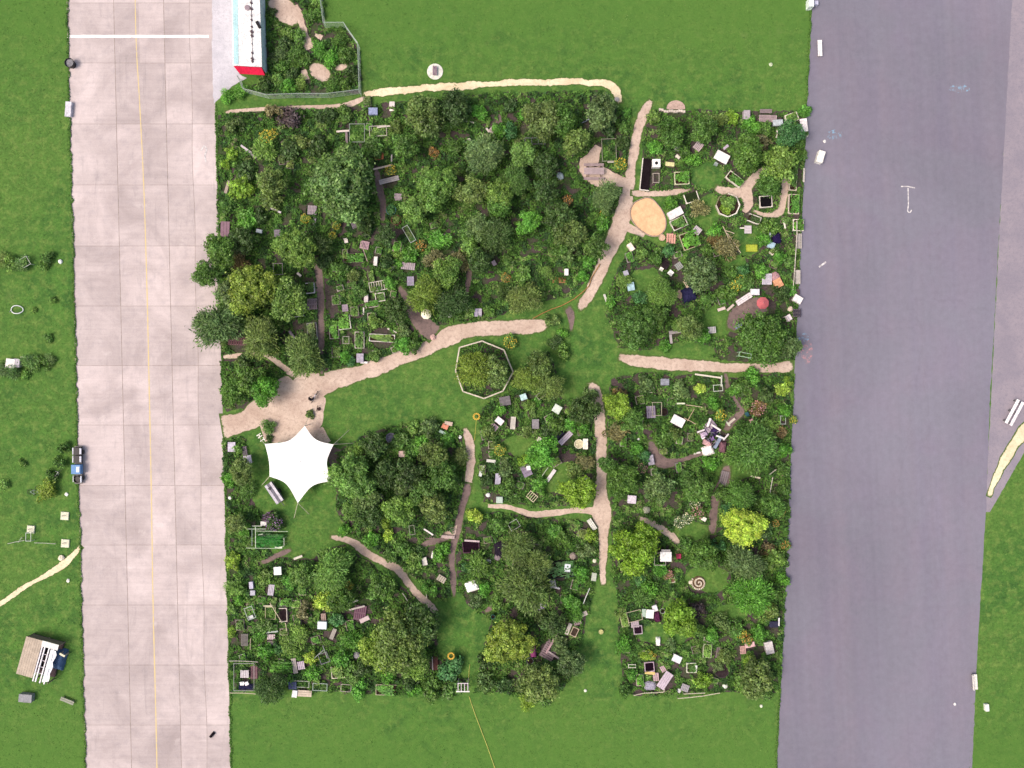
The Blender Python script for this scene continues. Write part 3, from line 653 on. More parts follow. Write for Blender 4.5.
def frame(px, py, w, h, ang=0, col=WOODP, base='', z=.9, r=.035, mat='wood', mid=0, cat='trellis', plant=None):
    t = thing('plant_trellis', base, cat, px, py, ang, hz=z, group='open trellis frames'); W, D = w*S, h*S
    for sx in (-1, 1):
        for sy in (-1, 1): MB().box((sx*W/2, sy*D/2, z/2), (2*r, 2*r, z)).build('post', mat, t, col)
    for sy in (-1, 1): MB().box((0, sy*D/2, z+r*.9), (W+2*r, 2*r, 1.6*r)).build('rail', mat, t, col)
    for sx in (-1, 1): MB().box((sx*W/2, 0, z+r*.9), (2*r-.006, D-2*r, 1.6*r)).build('rail', mat, t, col)
    for k in range(mid): MB().box((-W/2+W*(k+1)/(mid+1), 0, z+r*.8), (1.6*r, D-2*r, 1.2*r)).build('rail', mat, t, col)
    if plant:
        p = sub('plants', random.choice(BEDPLANTS), t); p.scale = (W*.92, D*.92, z*.8); p.color = jitter(PC[plant][0], random)
    return t
CH = {}
def chair(px, py, ang=0, col='#f4f4f4', base='', s=1.0):
    t = thing('garden_chair', base, 'chair', px, py, ang, hz=.45, group='garden chairs'); t.scale = (s, s, s)
    MB().box((0, 0, .43), (.46, .46, .04), bev=.01).build('seat', 'plastic', t, col)
    b = MB()
    for k in range(3): b.box((-.15+.15*k, .235, .66), (.11, .03, .4))
    b.box((0, .24, .88), (.46, .035, .06)); b.build('backrest', 'plastic', t, col)
    legs(t, .46, .46, .41, col, 'plastic', .02, .03); clear(px, py, 3); return t
def parasol(px, py, rp, col, base, z=2.1):
    t = thing('parasol', base, 'parasol', px, py, 20, hz=z, group=None); R = rp*S; n = 8; vs = [(0, 0, z+.25)]; fs = []
    for k in range(n):
        a = 2*PI*k/n; a2 = a+PI/n
        vs += [(R*math.cos(a), R*math.sin(a), z-.12), (R*.93*math.cos(a2), R*.93*math.sin(a2), z-.10)]
    m = 2*n
    for k in range(m): fs.append((0, 1+k, 1+(k+1) % m))
    k0 = len(vs); vs += [(x, y, zz-.03) for x, y, zz in vs]; fs += [tuple(k0+i for i in f[::-1]) for f in fs] + [(1+k, k0+1+k, k0+1+(k+1) % m, 1+(k+1) % m) for k in range(m)]
    MB().add(vs, fs).build('canopy', 'cloth', t, col)
    MB().tube([(0, 0, 0), (0, 0, z+.35)], .03, 8).build('pole', 'metal', t, '#c0b8b0')
    MB().lathe([(.25, 0), (.25, .08), (.06, .12)], 12).build('base_weight', 'stone', t, '#777777'); return t
def sheet(px, py, w, h, ang, col, base, z=.5, name='tarpaulin', cat='tarpaulin', seed=1, mat='cloth'):
    """a crumpled sheet draped over something low"""
    r = np.random.default_rng(seed); n = 12; W, D = w*S, h*S; mb = MB(); vs = []
    for i in range(n+1):
        for j in range(n+1):
            u, v = i/n-.5, j/n-.5; e = max(abs(u), abs(v))*2
            zz = z*(1-e**4)+r.normal(0, .035)+.03; k = 1+r.normal(0, .03); vs.append((u*W*k, v*D*k, max(zz, .02)))
    fs = [(i*(n+1)+j, (i+1)*(n+1)+j, (i+1)*(n+1)+j+1, i*(n+1)+j+1) for i in range(n) for j in range(n)]
    mb.add(vs, fs); k = len(vs); mb.add([(x, y, zz-.02) for x, y, zz in vs], [f[::-1] for f in fs])
    o = mb.build(name, mat, None, col); x, y = g(px, py, z*.7); o.location = (x, y, 0); o.rotation_euler = (0, 0, math.radians(ang))
    clear(px, py, max(w, h)*.5); return register(o, base, cat, px, py)
def tub(px, py, rp, col, base, z=.5, fillc='#2b2320', plant=None, cat='tub', name='planting_tub', mat='plastic'):
    t = thing(name, base, cat, px, py, 0, hz=z); R = rp*S
    MB().lathe([(R*.8, 0), (R*.97, z*.9), (R*1.03, z*.92), (R*1.03, z), (R*.92, z), (R*.9, z*.75)], 16).build('tub', mat, t, col)
    MB().lathe([(R*.86, z*.55), (R*.88, z*.8)], 16).build('filling', 'soil', t, fillc)
    if plant: 
        p = sub('plants', random.choice(BUSH['round']), t); p.location = (0, 0, z); p.scale = (R, R, R*.8); p.color = jitter(PC[plant][0], random)
    clear(px, py, rp); return t
def rock(px, py, rp, col, base, name='stone', cat='stone', sq=.6):
    r = random.Random(int(px*7+py)); mb = MB().ball((0, 0, rp*S*.3), rp*S, 9, 6, sq)
    mb.v = [(x*r.uniform(.85, 1.15), y*r.uniform(.85, 1.15), z*r.uniform(.85, 1.1)) for x, y, z in mb.v]
    o = mb.build(name, 'stone', None, col); o.location = (*g(px, py, .2), 0); clear(px, py, rp); return register(o, base, cat, px, py)

# ---- big singular things -------------------------------------------------
def pz(px, py, z): x, y = g(px, py, z); return Vector((x, y, z))

def star_tent():
    t = thing('star_tent', '', 'tent', 299, 463, 0, hz=0, fixed='white star-shaped sail tent with five curved edges beside the dirt forecourt')
    o0 = t.location
    cor = [(304.8, 426, 2.3), (333.5, 444.5, 2.3), (331.5, 481, 2.2), (297.8, 503, 2.2), (269.5, 476.5, 2.2), (264.8, 444, 2.3)]
    cen = (300, 461.5, 2.75); n = len(cor); vs = []; rim = []
    for i in range(n):
        a, b = np.array(cor[i]), np.array(cor[(i+1) % n]); K = 12
        for k in range(K):
            u = k/K; p = a*(1-u)+b*u; sag = 4*u*(1-u); cx = np.array(cen[:2])
            L = np.linalg.norm(b[:2]-a[:2]); d = cx-p[:2]; d /= np.linalg.norm(d)
            q = p[:2]+d*sag*L*(.05 if i == 4 else .155); rim.append((q[0], q[1], p[2]+.12*sag))
    m = len(rim); RR = 8
    for j in range(RR+1):
        s = j/RR
        for (x, y, z) in rim:
            px, py = cen[0]+(x-cen[0])*s, cen[1]+(y-cen[1])*s; zz = cen[2]*(1-s)+z*s-.10*math.sin(PI*s)+.10*(1-s)**3
            vs.append(pz(px, py, zz)-o0)
    fs = [(j*m+k, j*m+(k+1) % m, (j+1)*m+(k+1) % m, (j+1)*m+k) for j in range(RR) for k in range(m)]
    mb = MB().add(vs, fs); k0 = len(vs); mb.add([(v[0], v[1], v[2]-.02) for v in vs], [f[::-1] for f in fs])
    mb.build('canopy', 'cloth', t, (.88, .88, .88), True)
    MB().tube([(*(pz(300, 461.5, 0)-o0)[:2], 0), tuple(pz(300, 461.5, 2.9)-o0)], .05, 8).build('mast', 'metal', t, '#bbbbbb')
    for c in cor[:]:
        top = pz(*c)-o0; MB().tube([(top.x*1.02, top.y*1.02, 0), tuple(top)], .045, 8).build('pole', 'metal', t, '#bdbdbd')
    for (c, e) in [(1, (349, 430)), (1, (354, 443)), (3, (294, 518)), (3, (309, 514)), (0, (310, 414)), (5, (258, 436)), (4, (262, 485))]:
        a = pz(*cor[c])-o0; b = pz(e[0], e[1], 0)-o0
        MB().tube([tuple(a), tuple(b)], .03, 5).build('guy_rope', 'cloth', t, '#c8c2b0')
star_tent()

def container_building():
    t = thing('container_building', '', 'building', 250, 35, 0, hz=0, fixed='long white flat-roofed building with a red end wall beside the concrete pad'); o0 = t.location; z = 2.6
    # roof corners at z, walls drop vertically
    A, B, C, D = pz(230, -140, z), pz(255, -140, z), pz(261.5, 66.5, z), pz(233.3, 65, z)
    P = [A-o0, B-o0, C-o0, D-o0]
    mb = MB().prism([(p.x, p.y) for p in P][::-1], 0, z-.06); mb.build('wall', 'paint', t, '#cfe4ea')
    ov = .06; ro = MB(); q = [Vector((p.x, p.y, 0)) for p in P]; ro.prism([(q[0].x-ov, q[0].y), (q[3].x-ov, q[3].y-ov), (q[2].x+ov, q[2].y-ov), (q[1].x+ov, q[1].y)], z-.055, z+.03)
    roof = ro.build('roof', 'paint', t, (.80, .81, .82))
    ge = MB(); u = [pz(230.6, -139, z+.035)-o0, pz(235.6, -139, z+.035)-o0, pz(238.6, 64.5, z+.035)-o0, pz(233.9, 64.4, z+.035)-o0]
    ge.prism([(v.x, v.y) for v in u][::-1], z+.032, z+.06); ge.build('roof_edge', 'paint', roof, '#b4dce2')
    # red fascia wall under the front edge leaning out as a canopy
    a, b = q[3], q[2]; d = (b-a).normalized(); nrm = Vector((d.y, -d.x, 0))
    f = MB(); w0 = a-d*.0; w1 = b+d*.0
    vs = [w0+nrm*.09+Vector((0, 0, z-.06)), w1+nrm*.09+Vector((0, 0, z-.06)), w1+nrm*.80+d*.25+Vector((0, 0, z-.7)), w0+nrm*.80+d*.6+Vector((0, 0, z-.7))]
    f.add(vs, [(3, 2, 1, 0)]); f.add([v-Vector((0, 0, .05)) for v in vs], [(0, 1, 2, 3)]); f.build('front_canopy', 'paint', t, '#d01040')
    wf = MB().box((((a+b)/2+nrm*.03).x, ((a+b)/2+nrm*.03).y, 1.2), ((b-a).length*.92, .05, 2.3), math.atan2(d.y, d.x)).build('front_wall', 'paint', t, '#b41038')
    MB().box((((a+b)/2+nrm*.08).x, ((a+b)/2+nrm*.08).y, 1.0), (.9, .05, 2.0), math.atan2(d.y, d.x)).build('door', 'paint', wf, '#e8e8ea')
    # roof seams
    for py in (-120, -80, -45, -15, 15, 31): 
        u = pz(231.6+py*.028, py, z+.04)-o0; v = pz(259+py*.07, py+.3, z+.04)-o0; MB().tube([tuple(u), tuple(v)], .025, 4).build('roof_seam', 'metal', roof, '#d5d5da')
    # illegible dark marks along the ridge, built as small blocks and a cord
    cab = [pz(251.2+.02*py, py, z+.06)-o0 for py in range(-60, 64, 6)]
    MB().tube([tuple(p) for p in cab], .035, 5).build('roof_mark_line', 'plastic', roof, '#6a6068')
    for py, s in ((-40, .2), (-20, .25), (3, .25), (9, .3), (16, .14), (20, .2), (27, .22), (32, .34), (36, .3), (44, .12), (53, .22), (59, .3), (61.5, .24)):
        p = pz(251.2+.02*py, py, z+.06)-o0; MB().box((p.x, p.y, p.z+.03), (s*.9, s*1.2, .14), .5).build('roof_mark', 'plastic', roof, '#4a3c42')
    p = pz(247.5, 8, z+.04)-o0; MB().lathe([(.34, p.z), (.34, p.z+.1), (.2, p.z+.14)], 14, (p.x, p.y)).build('roof_vent', 'plastic', roof, '#8d7f88')
    p = pz(258.6, 25, z+.03)-o0; MB().box((p.x, p.y, p.z+.1), (.35, .9, .2), .5).build('roof_hatch', 'plastic', roof, '#151518')
container_building()

def octagon_fence():
    t = thing('octagonal_fence', '', 'fence', 485, 370, 0, hz=0, fixed='low pale octagonal rail fence around the yellow green trees'); o0 = t.location; z = .8
    V = [(482, 341), (459.5, 347.5), (455.5, 371), (463, 391.5), (484, 398.5), (503, 391), (513, 372), (504, 350)]
    for i in range(8):
        a = pz(*V[i], z)-o0; b = pz(*V[(i+1) % 8], z)-o0; d = (b-a); yaw = math.atan2(d.y, d.x); c = (a+b)/2
        MB().box((c.x, c.y, z), (d.length-.14, .16, .06), yaw, .01).build('top_rail', 'wood', t, '#d3cabb')
        MB().box((c.x, c.y, .38), (d.length-.16, .05, .12), yaw).build('lower_rail', 'wood', t, '#c2b6a8')
        MB().box((a.x, a.y, (z+.05)/2), (.14, .14, z+.08), yaw, .01).build('post', 'wood', t, '#c9bfb0')
octagon_fence()

def picnic_table():
    t = thing('picnic_table', '', 'table', 594, 171, 0, hz=.75, fixed='brown picnic table with two attached benches on the dirt clearing'); W = 2.5
    mb = MB()
    for k in range(5): mb.box((0, -.34+.17*k, .745), (W, .15, .04))
    mb.build('tabletop', 'wood', t, '#b3a2a6')
    for s in (-1, 1):
        b = MB()
        for k in range(2): b.box((0, s*(.78+.17*k), .44), (W, .15, .04))
        b.build('bench_seat', 'wood', t, '#a08f92')
        f = MB().box((s*.85, 0, .68), (.07, .8, .08)).box((s*.85, 0, .38), (.07, 1.9, .08))
        for q in (-1, 1): f.tube([(s*.85, q*.3, .66), (s*.85, q*.8, 0)], .05, 5)
        f.build('leg_frame', 'wood', t, '#6d5a55')
    clear(594, 171, 14)
picnic_table()

def sandpit():
    t = thing('sandpit', '', 'sandpit', 648, 217, 0, hz=.1, fixed='oval sandpit of orange sand edged with stones at the fork of the dirt path')
    o0 = t.location; pts = [(640, 199.5), (646, 197.5), (652, 199), (658, 205), (663.5, 213), (666, 222), (664.5, 230), (659, 235.5), (651, 236), (643, 232), (636, 226), (631, 218), (630.5, 210), (634, 203)]
    C = catmull([(x, y, 1) for x, y in pts+pts[:1]], 1.6)[:-1]
    P = [pz(x, y, .1)-o0 for x, y, _ in C]; c = Vector((sum(p.x for p in P)/len(P), sum(p.y for p in P)/len(P), 0))
    mb = MB(); n = len(P); r = random.Random(3); vs = []; K = 10
    for j in range(K+1):
        for p in P: vs.append((c.x+(p.x-c.x)*j/K*.97, c.y+(p.y-c.y)*j/K*.97, .07+r.uniform(-.006, .006)+.05*(1-j/K)))
    mb.add(vs, [(j*n+k, j*n+(k+1) % n, (j+1)*n+(k+1) % n, (j+1)*n+k) for j in range(K) for k in range(n)]); mb.build('sand', 'sand', t)
    b = MB()
    for i, p in enumerate(P):
        q = P[(i+1) % n]; b.box((p.x, p.y, .09), (.24, .12, .18), math.atan2((q-p).y, (q-p).x), .03)
    b.build('stone_edge', 'stone', t, '#a8948a'); clear(648, 217, 20)
sandpit()

def octagon_bed():
    t = thing('octagonal_bed', '', 'raised bed', 728, 205, 22.5, hz=.4, fixed='octagonal raised bed with a white rim full of yellow green plants')
    R = 1.36
    for k in range(8):
        a = 2*PI*k/8; L = 2*R*math.tan(PI/8)
        if k in (2, 3): continue
        MB().box((R*math.cos(a), R*math.sin(a), .2), (.14, L, .4), a, .015).build('side_board', 'paint', t, '#e9e4da' if k not in (1, 4) else '#d0c6ba')
    for k in (2, 3):
        a = 2*PI*k/8; MB().box((R*math.cos(a), R*math.sin(a), .18), (.12, 2*R*math.tan(PI/8), .36), a, .015).build('side_board', 'wood', t, '#7e8060')
    MB().lathe([(R*1.0, 0), (R*1.0, .3), (R*.5, .34)], 8).build('soil', 'soil', t, '#3a2d26')
    for k, (x, y, s, c) in enumerate([(0, .1, 1.1, 'l'), (-.5, -.4, .7, 'y'), (.5, .3, .7, 'm')]):
        p = sub('plants', BUSH['round'][k], t); p.location = (x, y, .45); p.scale = (s, s, .6); p.color = (*PC[c][0], 1)
    clear(728, 205, 13)
octagon_bed()

def spiral_bed():
    t = thing('spiral_bed', '', 'stone bed', 699, 583, 0, hz=.2, fixed='small spiral herb bed of pale stones on the grass'); mb = MB(); n = 46; rr = random.Random(4)
    for k in range(n):
        u = k/n; a = 2.6+u*4.1*PI; r = .84*(1-u)+.08; s = .2*(1-.35*u)*rr.uniform(.95, 1.25); mb.box((r*math.cos(a), r*math.sin(a), .11+.1*u), (s, s*.8, .2+.2*u), a, .05)
    mb.build('stone_spiral', 'stone', t, '#d8cdbd'); MB().lathe([(.86, 0), (.82, .1), (.4, .18)], 18).build('soil', 'soil', t, '#6d5a48')
    MB().lathe([(.24, 0), (.24, .14), (.16, .2)], 10, (-1.05, .05)).build('end_stone', 'stone', t, '#e2d8c8'); clear(697, 583, 11)
spiral_bed()

def net_cage():
    t = thing('net_cage', '', 'plant cage', 268, 537, 0, hz=.0, fixed='long green net plant cage with thin white rails under the grey trailer'); o0 = t.location; z = 1.3
    for (a, b, c) in [((247, 529, z), (266, 529, z), '#c9d6c0'), ((252, 526, z), (262, 526, z), '#dfe5d6'), ((255.5, 527, z), (255.5, 547.5, z), '#e6f0dc'), ((246, 548, z), (276, 548.5, z), '#b7c9ad'), ((256, 531, z), (288, 531.5, z), '#b7c9ad'), ((258, 535, z), (263, 534, z), '#cfd9c5'), ((252, 528, z), (252, 546, z), '#9fb2a8'), ((276, 548, z), (284, 546, z), '#b7c9ad'), ((284, 538, z), (284, 545.5, z), '#cccfc4')]:
        MB().tube([tuple(pz(*a)-o0), tuple(pz(*b)-o0)], .04, 5).build('rail', 'metal', t, c)
    for (x, y) in [(247, 529), (255.5, 527), (255.5, 547.5), (247, 548), (276, 548), (284, 538), (284, 545), (270, 531)]:
        p = pz(x, y, z)-o0; MB().tube([(p.x, p.y, 0), tuple(p)], .035, 5).build('post', 'metal', t, '#b9c4b4')
    # mesh net: thin crossing cords over the middle bay
    mb = MB(); a, b = pz(256, 536, z-.05)-o0, pz(281, 548, z-.05)-o0
    for k in range(20):
        x = a.x+(b.x-a.x)*k/19; mb.tube([(x, a.y, a.z), (x, b.y, a.z)], .012, 3)
    for k in range(10):
        y = a.y+(b.y-a.y)*k/9; mb.tube([(a.x, y, a.z+.02), (b.x, y, a.z+.02)], .012, 3)
    mb.build('net', 'cloth', t, '#2f8f30')
    c1 = (a+b)/2; p = sub('plants', BEDPLANTS[0], t); p.location = (c1.x, c1.y, .05); p.scale = (3.1, 1.5, .8); p.color = (.03, .16, .025, 1)
    c2 = pz(268, 533, 0)-o0; p = sub('plants', BEDPLANTS[1], t); p.location = (c2.x-.6, c2.y, .05); p.scale = (2.2, .7, .6); p.color = (.035, .14, .03, 1)
    s = pz(271, 536.5, .3)-o0; MB().box((s.x, s.y, .2), (2.6, .5, .4)).build('dark_trough', 'plastic', t, '#1d1a26')
    s = pz(278.5, 547.5, .8)-o0; MB().box((s.x, s.y, .8), (.9, .22, .06)).build('white_board', 'paint', t, '#f2f0e6')
    clear(268, 538, 12)
net_cage()

def trailer():
    t = thing('grey_trailer', '', 'trailer', 274, 493, -56, hz=1.0, fixed='narrow lilac grey trailer with a striped top beside the white tent'); L, W = 2.75, 1.05
    MB().box((0, 0, .72), (L, W, .5), 0, .03).build('body', 'paint', t, '#85838f')
    for k, c in enumerate(('#c6c2cf', '#6f6d7a', '#cfcbd6')): MB().box((0, -W/3+W/3*k, 1.0+.01*k), (L*.99, W/3-.03, .05)).build('top_panel', 'paint', t, c)
    for s in (-1, 1):
        w = bpy.data.objects.new('wheel', MB().lathe([(.1, -.07), (.27, -.07), (.3, 0), (.27, .07), (.1, .07)], 14).mesh('wheel')); w.data.materials.append(M['plastic']); COL.objects.link(w); w.parent = t; w.location = (.1, s*(W/2+.09), .3); w.rotation_euler = (PI/2, 0, 0); w.color = (.02, .02, .02, 1)
    MB().tube([(L/2, 0, .5), (L/2+.6, 0, .45)], .04, 6).build('drawbar', 'metal', t, '#555560')
    MB().box((-.75, -.12, 1.09), (.3, .3, .1), .3).build('black_box', 'plastic', t, '#2a2a30')
    clear(274, 493, 12)
trailer()

def stage():
    t = thing('stage_pavilion', '', 'stage', 38, 659.5, -15.5, hz=1.6, fixed='half-roofed wooden stage pavilion with white beams on the western lawn'); z = 1.7
    # local frame centred on (40,659), x along top edge to the right
    def add(name, x0, y0, x1, y1, z0, z1, mat, col, par=None): return MB().box(((x0+x1)/2, (y0+y1)/2, (z0+z1)/2), (x1-x0, y1-y0, z1-z0)).build(name, mat, par or t, col)
    add('floor', -2.1, -2.2, 2.0, 2.3, .05, .3, 'wood', '#57494c')
    r = MB()
    for k in range(7): r.box((-2.1+.3*k+.15, 0.05, z+.004*k), (.28, 4.75, .05))
    r.build('roof_sheet', 'wood', t, '#bcae9f')
    add('roof_sheet', -.05, 1.75, 2.05, 2.45, z-.02, z+.04, 'paint', '#e8eae6')
    for k, x in enumerate((.12, .45, 1.0, 1.55)): add('beam', x-.07, -2.7, x+.07, 1.74, z-.14, z+.02, 'paint', '#f0ecf2')
    for k, y in enumerate((.8, 0, -.8, -1.6)): add('rafter', .2, y-.04, 1.5, y+.04, z-.2, z-.145, 'paint', '#d8cfd8')
    sh = MB()
    for i in range(9):
        a = i/8; sh.add([(1.25, -2.5+4.2*a, z+.05), (1.95+.1*math.sin(i*2.1), -2.3+3.9*a, z-.1+.07*math.sin(i*1.7))], [])
    sh.f += [(2*i, 2*i+1, 2*i+3, 2*i+2) for i in range(8)]; k = len(sh.v); sh.add([(x, y, q-.03) for x, y, q in sh.v], [(2*i+2, 2*i+3, 2*i+1, 2*i) for i in range(8)])
    sh.build('white_sheet', 'cloth', t, '#eef0f4')
    for sx, sy in ((-2.0, 2.3), (2.0, 2.3), (-2.0, -2.2), (1.9, -2.5), (0, 2.3), (0.1, -2.6)): add('post', sx-.06, sy-.06, sx+.06, sy+.06, 0, z-.05, 'wood', '#8c7d74')
    add('back_wall', -2.05, 2.3, 2.0, 2.36, .3, z-.06, 'wood', '#7d7369')
    for k, (x, y) in enumerate(((.28, 1.2), (.3, .5), (.72, 1.25), (.75, .3), (.72, -.6), (.3, -1.0), (.75, -1.5))): add('speaker_case', x-.12, y-.2, x+.12, y+.2, .3, 1.0+.1*(k % 2), 'plastic', '#2c2228')
    add('lamp_case', 1.4, -.3, 1.6, .9, .3, 1.2, 'cloth', '#9c5a8e')
    sheet(57.5, 660, 13, 22, -15, '#4a6285', '', .9, seed=4); THINGS[-1] = (*THINGS[-1][:4], 'crumpled blue grey tarpaulin heaped against the stage pavilion')
    board(62, 655, 6, 2.2, -28, '#e6e2c8', 'pale board sticking out of the blue tarpaulin', 1.2)
stage()

def handcart():
    t = thing('handcart', '', 'handcart', 78, 465, 90, hz=.5, fixed='long dark handcart with a blue crate parked at the taxiway edge')
    L, W = 4.7, 1.1
    MB().box((0, 0, .38), (L, W*.85, .1)).build('chassis', 'metal', t, '#12121c')
    for x, c in ((1.75, '#0a0914'), (.75, '#0b0a16')):
        MB().box((x, 0, .65), (.9, .8, .44), 0, .02).build('dark_crate', 'plastic', t, c)
        MB().box((x, .46, .82), (.85, .12, .12)).build('white_tube', 'paint', t, '#d5d6e2')
        MB().box((x, -.47, .84), (.75, .2, .16), 0, .05).build('white_bag', 'cloth', t, '#e0e2ee')
    b = MB().box((-.5, 0, .76), (1.15, 1.15, .66), 0, .03).build('blue_crate', 'plastic', t, '#4f7fb4')
    MB().box((-.5, -.28, 1.11), (.7, .4, .06), 0, .02).build('bag_on_crate', 'cloth', b, '#d2dcf0')
    MB().lathe([(.42, .3), (.45, .75), (.40, .78), (.36, .6)], 16, (-1.75, 0)).build('round_barrel', 'plastic', t, '#15131a')
    MB().box((-1.75, -.48, .7), (.8, .16, .14)).build('white_tube', 'paint', t, '#c9cfdd'); MB().box((-1.7, .48, .7), (.8, .1, .12)).build('white_tube', 'paint', t, '#c9cfd0')
    for x in (-1.6, 1.6):
        for s in (-1, 1):
            w = bpy.data.objects.new('wheel', MB().lathe([(.05, -.03), (.27, -.03), (.28, .03), (.05, .03)], 14).mesh('wheel')); w.data.materials.append(M['plastic']); COL.objects.link(w); w.parent = t; w.location = (x, s*.57, .29); w.rotation_euler = (PI/2, 0, 0); w.color = (.03, .03, .03, 1)
handcart()

def mesh_fence(pts, label, z=1.8):
    t = thing('mesh_fence', '', 'fence', pts[0][0], pts[0][1], 0, hz=0, fixed=label, group='mesh fences of the weedy lot'); o0 = t.location
    for i in range(len(pts)-1):
        a, b = pz(*pts[i], 0)-o0, pz(*pts[i+1], 0)-o0; d = b-a; n = max(1, round(d.length/2.4))
        for k in range(n):
            p = a+d*k/n; q = a+d*(k+1)/n
            MB().tube([(p.x, p.y, 0), (p.x, p.y, z)], .03, 5).build('post', 'metal', t, '#c2ccc8')
            mb = MB().tube([(p.x, p.y, z-.03), (q.x, q.y, z-.03)], .034, 4).tube([(p.x, p.y, .2), (q.x, q.y, .2)], .02, 4)
            for j in range(1, 12):
                r = p+(q-p)*j/12; mb.tube([(r.x, r.y, .2), (r.x, r.y, z-.03)], .008, 3)
            for j in range(1, 6): mb.tube([(p.x, p.y, .2+.27*j), (q.x, q.y, .2+.27*j)], .008, 3)
            mb.build('mesh_panel', 'metal', t, '#aebbb4')
mesh_fence([(322, -60), (322.5, 0), (326, 28), (346, 28), (350, 34), (360, 48), (361.5, 97)], 'galvanised mesh fence with a stepped line right of the weedy lot')
mesh_fence([(241, 80), (247, 93), (270, 99), (300, 98), (330, 98), (361, 94)], 'galvanised mesh fence along the bottom of the weedy lot')

def rail_fence(pts, label, z=.6, col='#d5cdb8', r=.05, group=None):
    t = thing('rail_fence', '', 'fence', pts[0][0], pts[0][1], 0, hz=0, fixed=label, group=group); o0 = t.location
    for i in range(len(pts)-1):
        a, b = pz(*pts[i], z)-o0, pz(*pts[i+1], z)-o0
        MB().tube([tuple(a), tuple((a+b)/2+Vector((0, 0, -.03))), tuple(b)], r, 6).build('rail', 'wood', t, col)
        MB().tube([(a.x, a.y, 0), (a.x, a.y, z-.05)], r*1.1, 6).build('post', 'wood', t, WOODG)
rail_fence([(678, 698.5), (690, 697.5), (703, 696), (720, 693)], 'pale rail fence along the south edge, right of the lilac plank table')
rail_fence([(684, 694), (695, 693.5), (705, 693)], 'short pale rail just inside the south east rail fence', .8)
rail_fence([(634, 695.5), (645, 693), (656, 692.8), (664, 692), (664.5, 689)], 'pale rail fence in front of the grey blanket at the south edge')
rail_fence([(533, 318.5), (542, 313.5), (552, 309), (562, 305.5), (574, 299), (584, 291), (589, 286), (592, 277), (600, 264)], 'long brown log edging along the bend of the dirt path', .22, '#a8814f', .06)
rail_fence([(229, 661), (242, 661), (258, 662)], 'pale rail at the top of the terrace by the taxiway', .9, '#b6b0a8', .05)
rail_fence([(230, 693), (243, 693), (256, 694)], 'pale rail at the bottom of the terrace by the taxiway', .9, '#c9c0a8', .05)
rail_fence([(797, 221), (797, 235), (796, 250), (795, 265), (794, 280), (793, 290)], 'pale post and rail fence along the runway edge', .8, '#cfc8bd', .05)

def sunflower(px, py, ex, ey, label):
    t = thing('sunflower_ring', '', 'garden ornament', px, py, 0, hz=1.6, fixed=label); z = 1.6; mb = MB()
    for k in range(12):
        a = 2*PI*k/12; mb.box((.36*math.cos(a), .36*math.sin(a), z), (.2, .16, .05), a, .02)
    mb.build('petal_ring', 'paint', t, '#d8b045'); MB().tube([(0, 0, 0), (0, .0, z-.03)], .03, 5).build('stalk', 'wood', t, '#8a8f4a')
    x, y = g(ex, ey, 0); MB().tube([(0, 0, z*.7), (x-t.location.x, y-t.location.y, .03)], .025, 5).build('stay', 'cloth', t, '#b9ae5a')
sunflower(476.5, 416.5, 474.5, 441, 'yellow ring-shaped flower ornament on a stalk on the grass below the octagonal fence')
sunflower(451, 656, 460, 661, 'round yellow flower ornament at the foot of the narrow lawn')

def swing_gate():
    t = thing('gate_arch', '', 'gate', 463, 687, 0, hz=1.8, fixed='white wooden gate arch at the south edge of the gardens'); z = 1.9
    for sx in (-1, 1):
        for sy in (-1, 1): MB().box((sx*.6, sy*.5, z/2), (.1, .1, z)).build('post', 'paint', t, '#e2dde0')
    MB().box((0, -.5, z+.05), (1.65, .12, .1)).build('cross_beam', 'paint', t, '#eeeaea'); MB().box((0, .5, z+.05), (1.35, .1, .1)).build('cross_beam', 'paint', t, '#d5cdd2')
    for k in range(4): MB().box((-.6+.4*k, 0, z+.052), (.09, .88, .07)).build('slat', 'paint', t, '#cfc4ca')
    MB().box((0, 0, .06), (1.0, .9, .08)).build('step', 'wood', t, '#5a4a50')
swing_gate()
def hose(pts, label):
    C = catmull([(x, y, 1) for x, y in pts], 3); mb = MB().tube([(*g(x, y), .05) for x, y, _ in C], .045, 5)
    o = mb.build('garden_hose', 'plastic', None, '#b3b35e', True); o['label'] = label; o['category'] = 'hose'
hose([(469, 696), (473, 708), (480, 727), (488, 748), (495, 768), (503, 790)], 'pale yellow hose running straight down the south lawn from the gate arch')
hose([(470, 664), (469, 672), (469, 682)], 'short pale yellow hose above the gate arch')

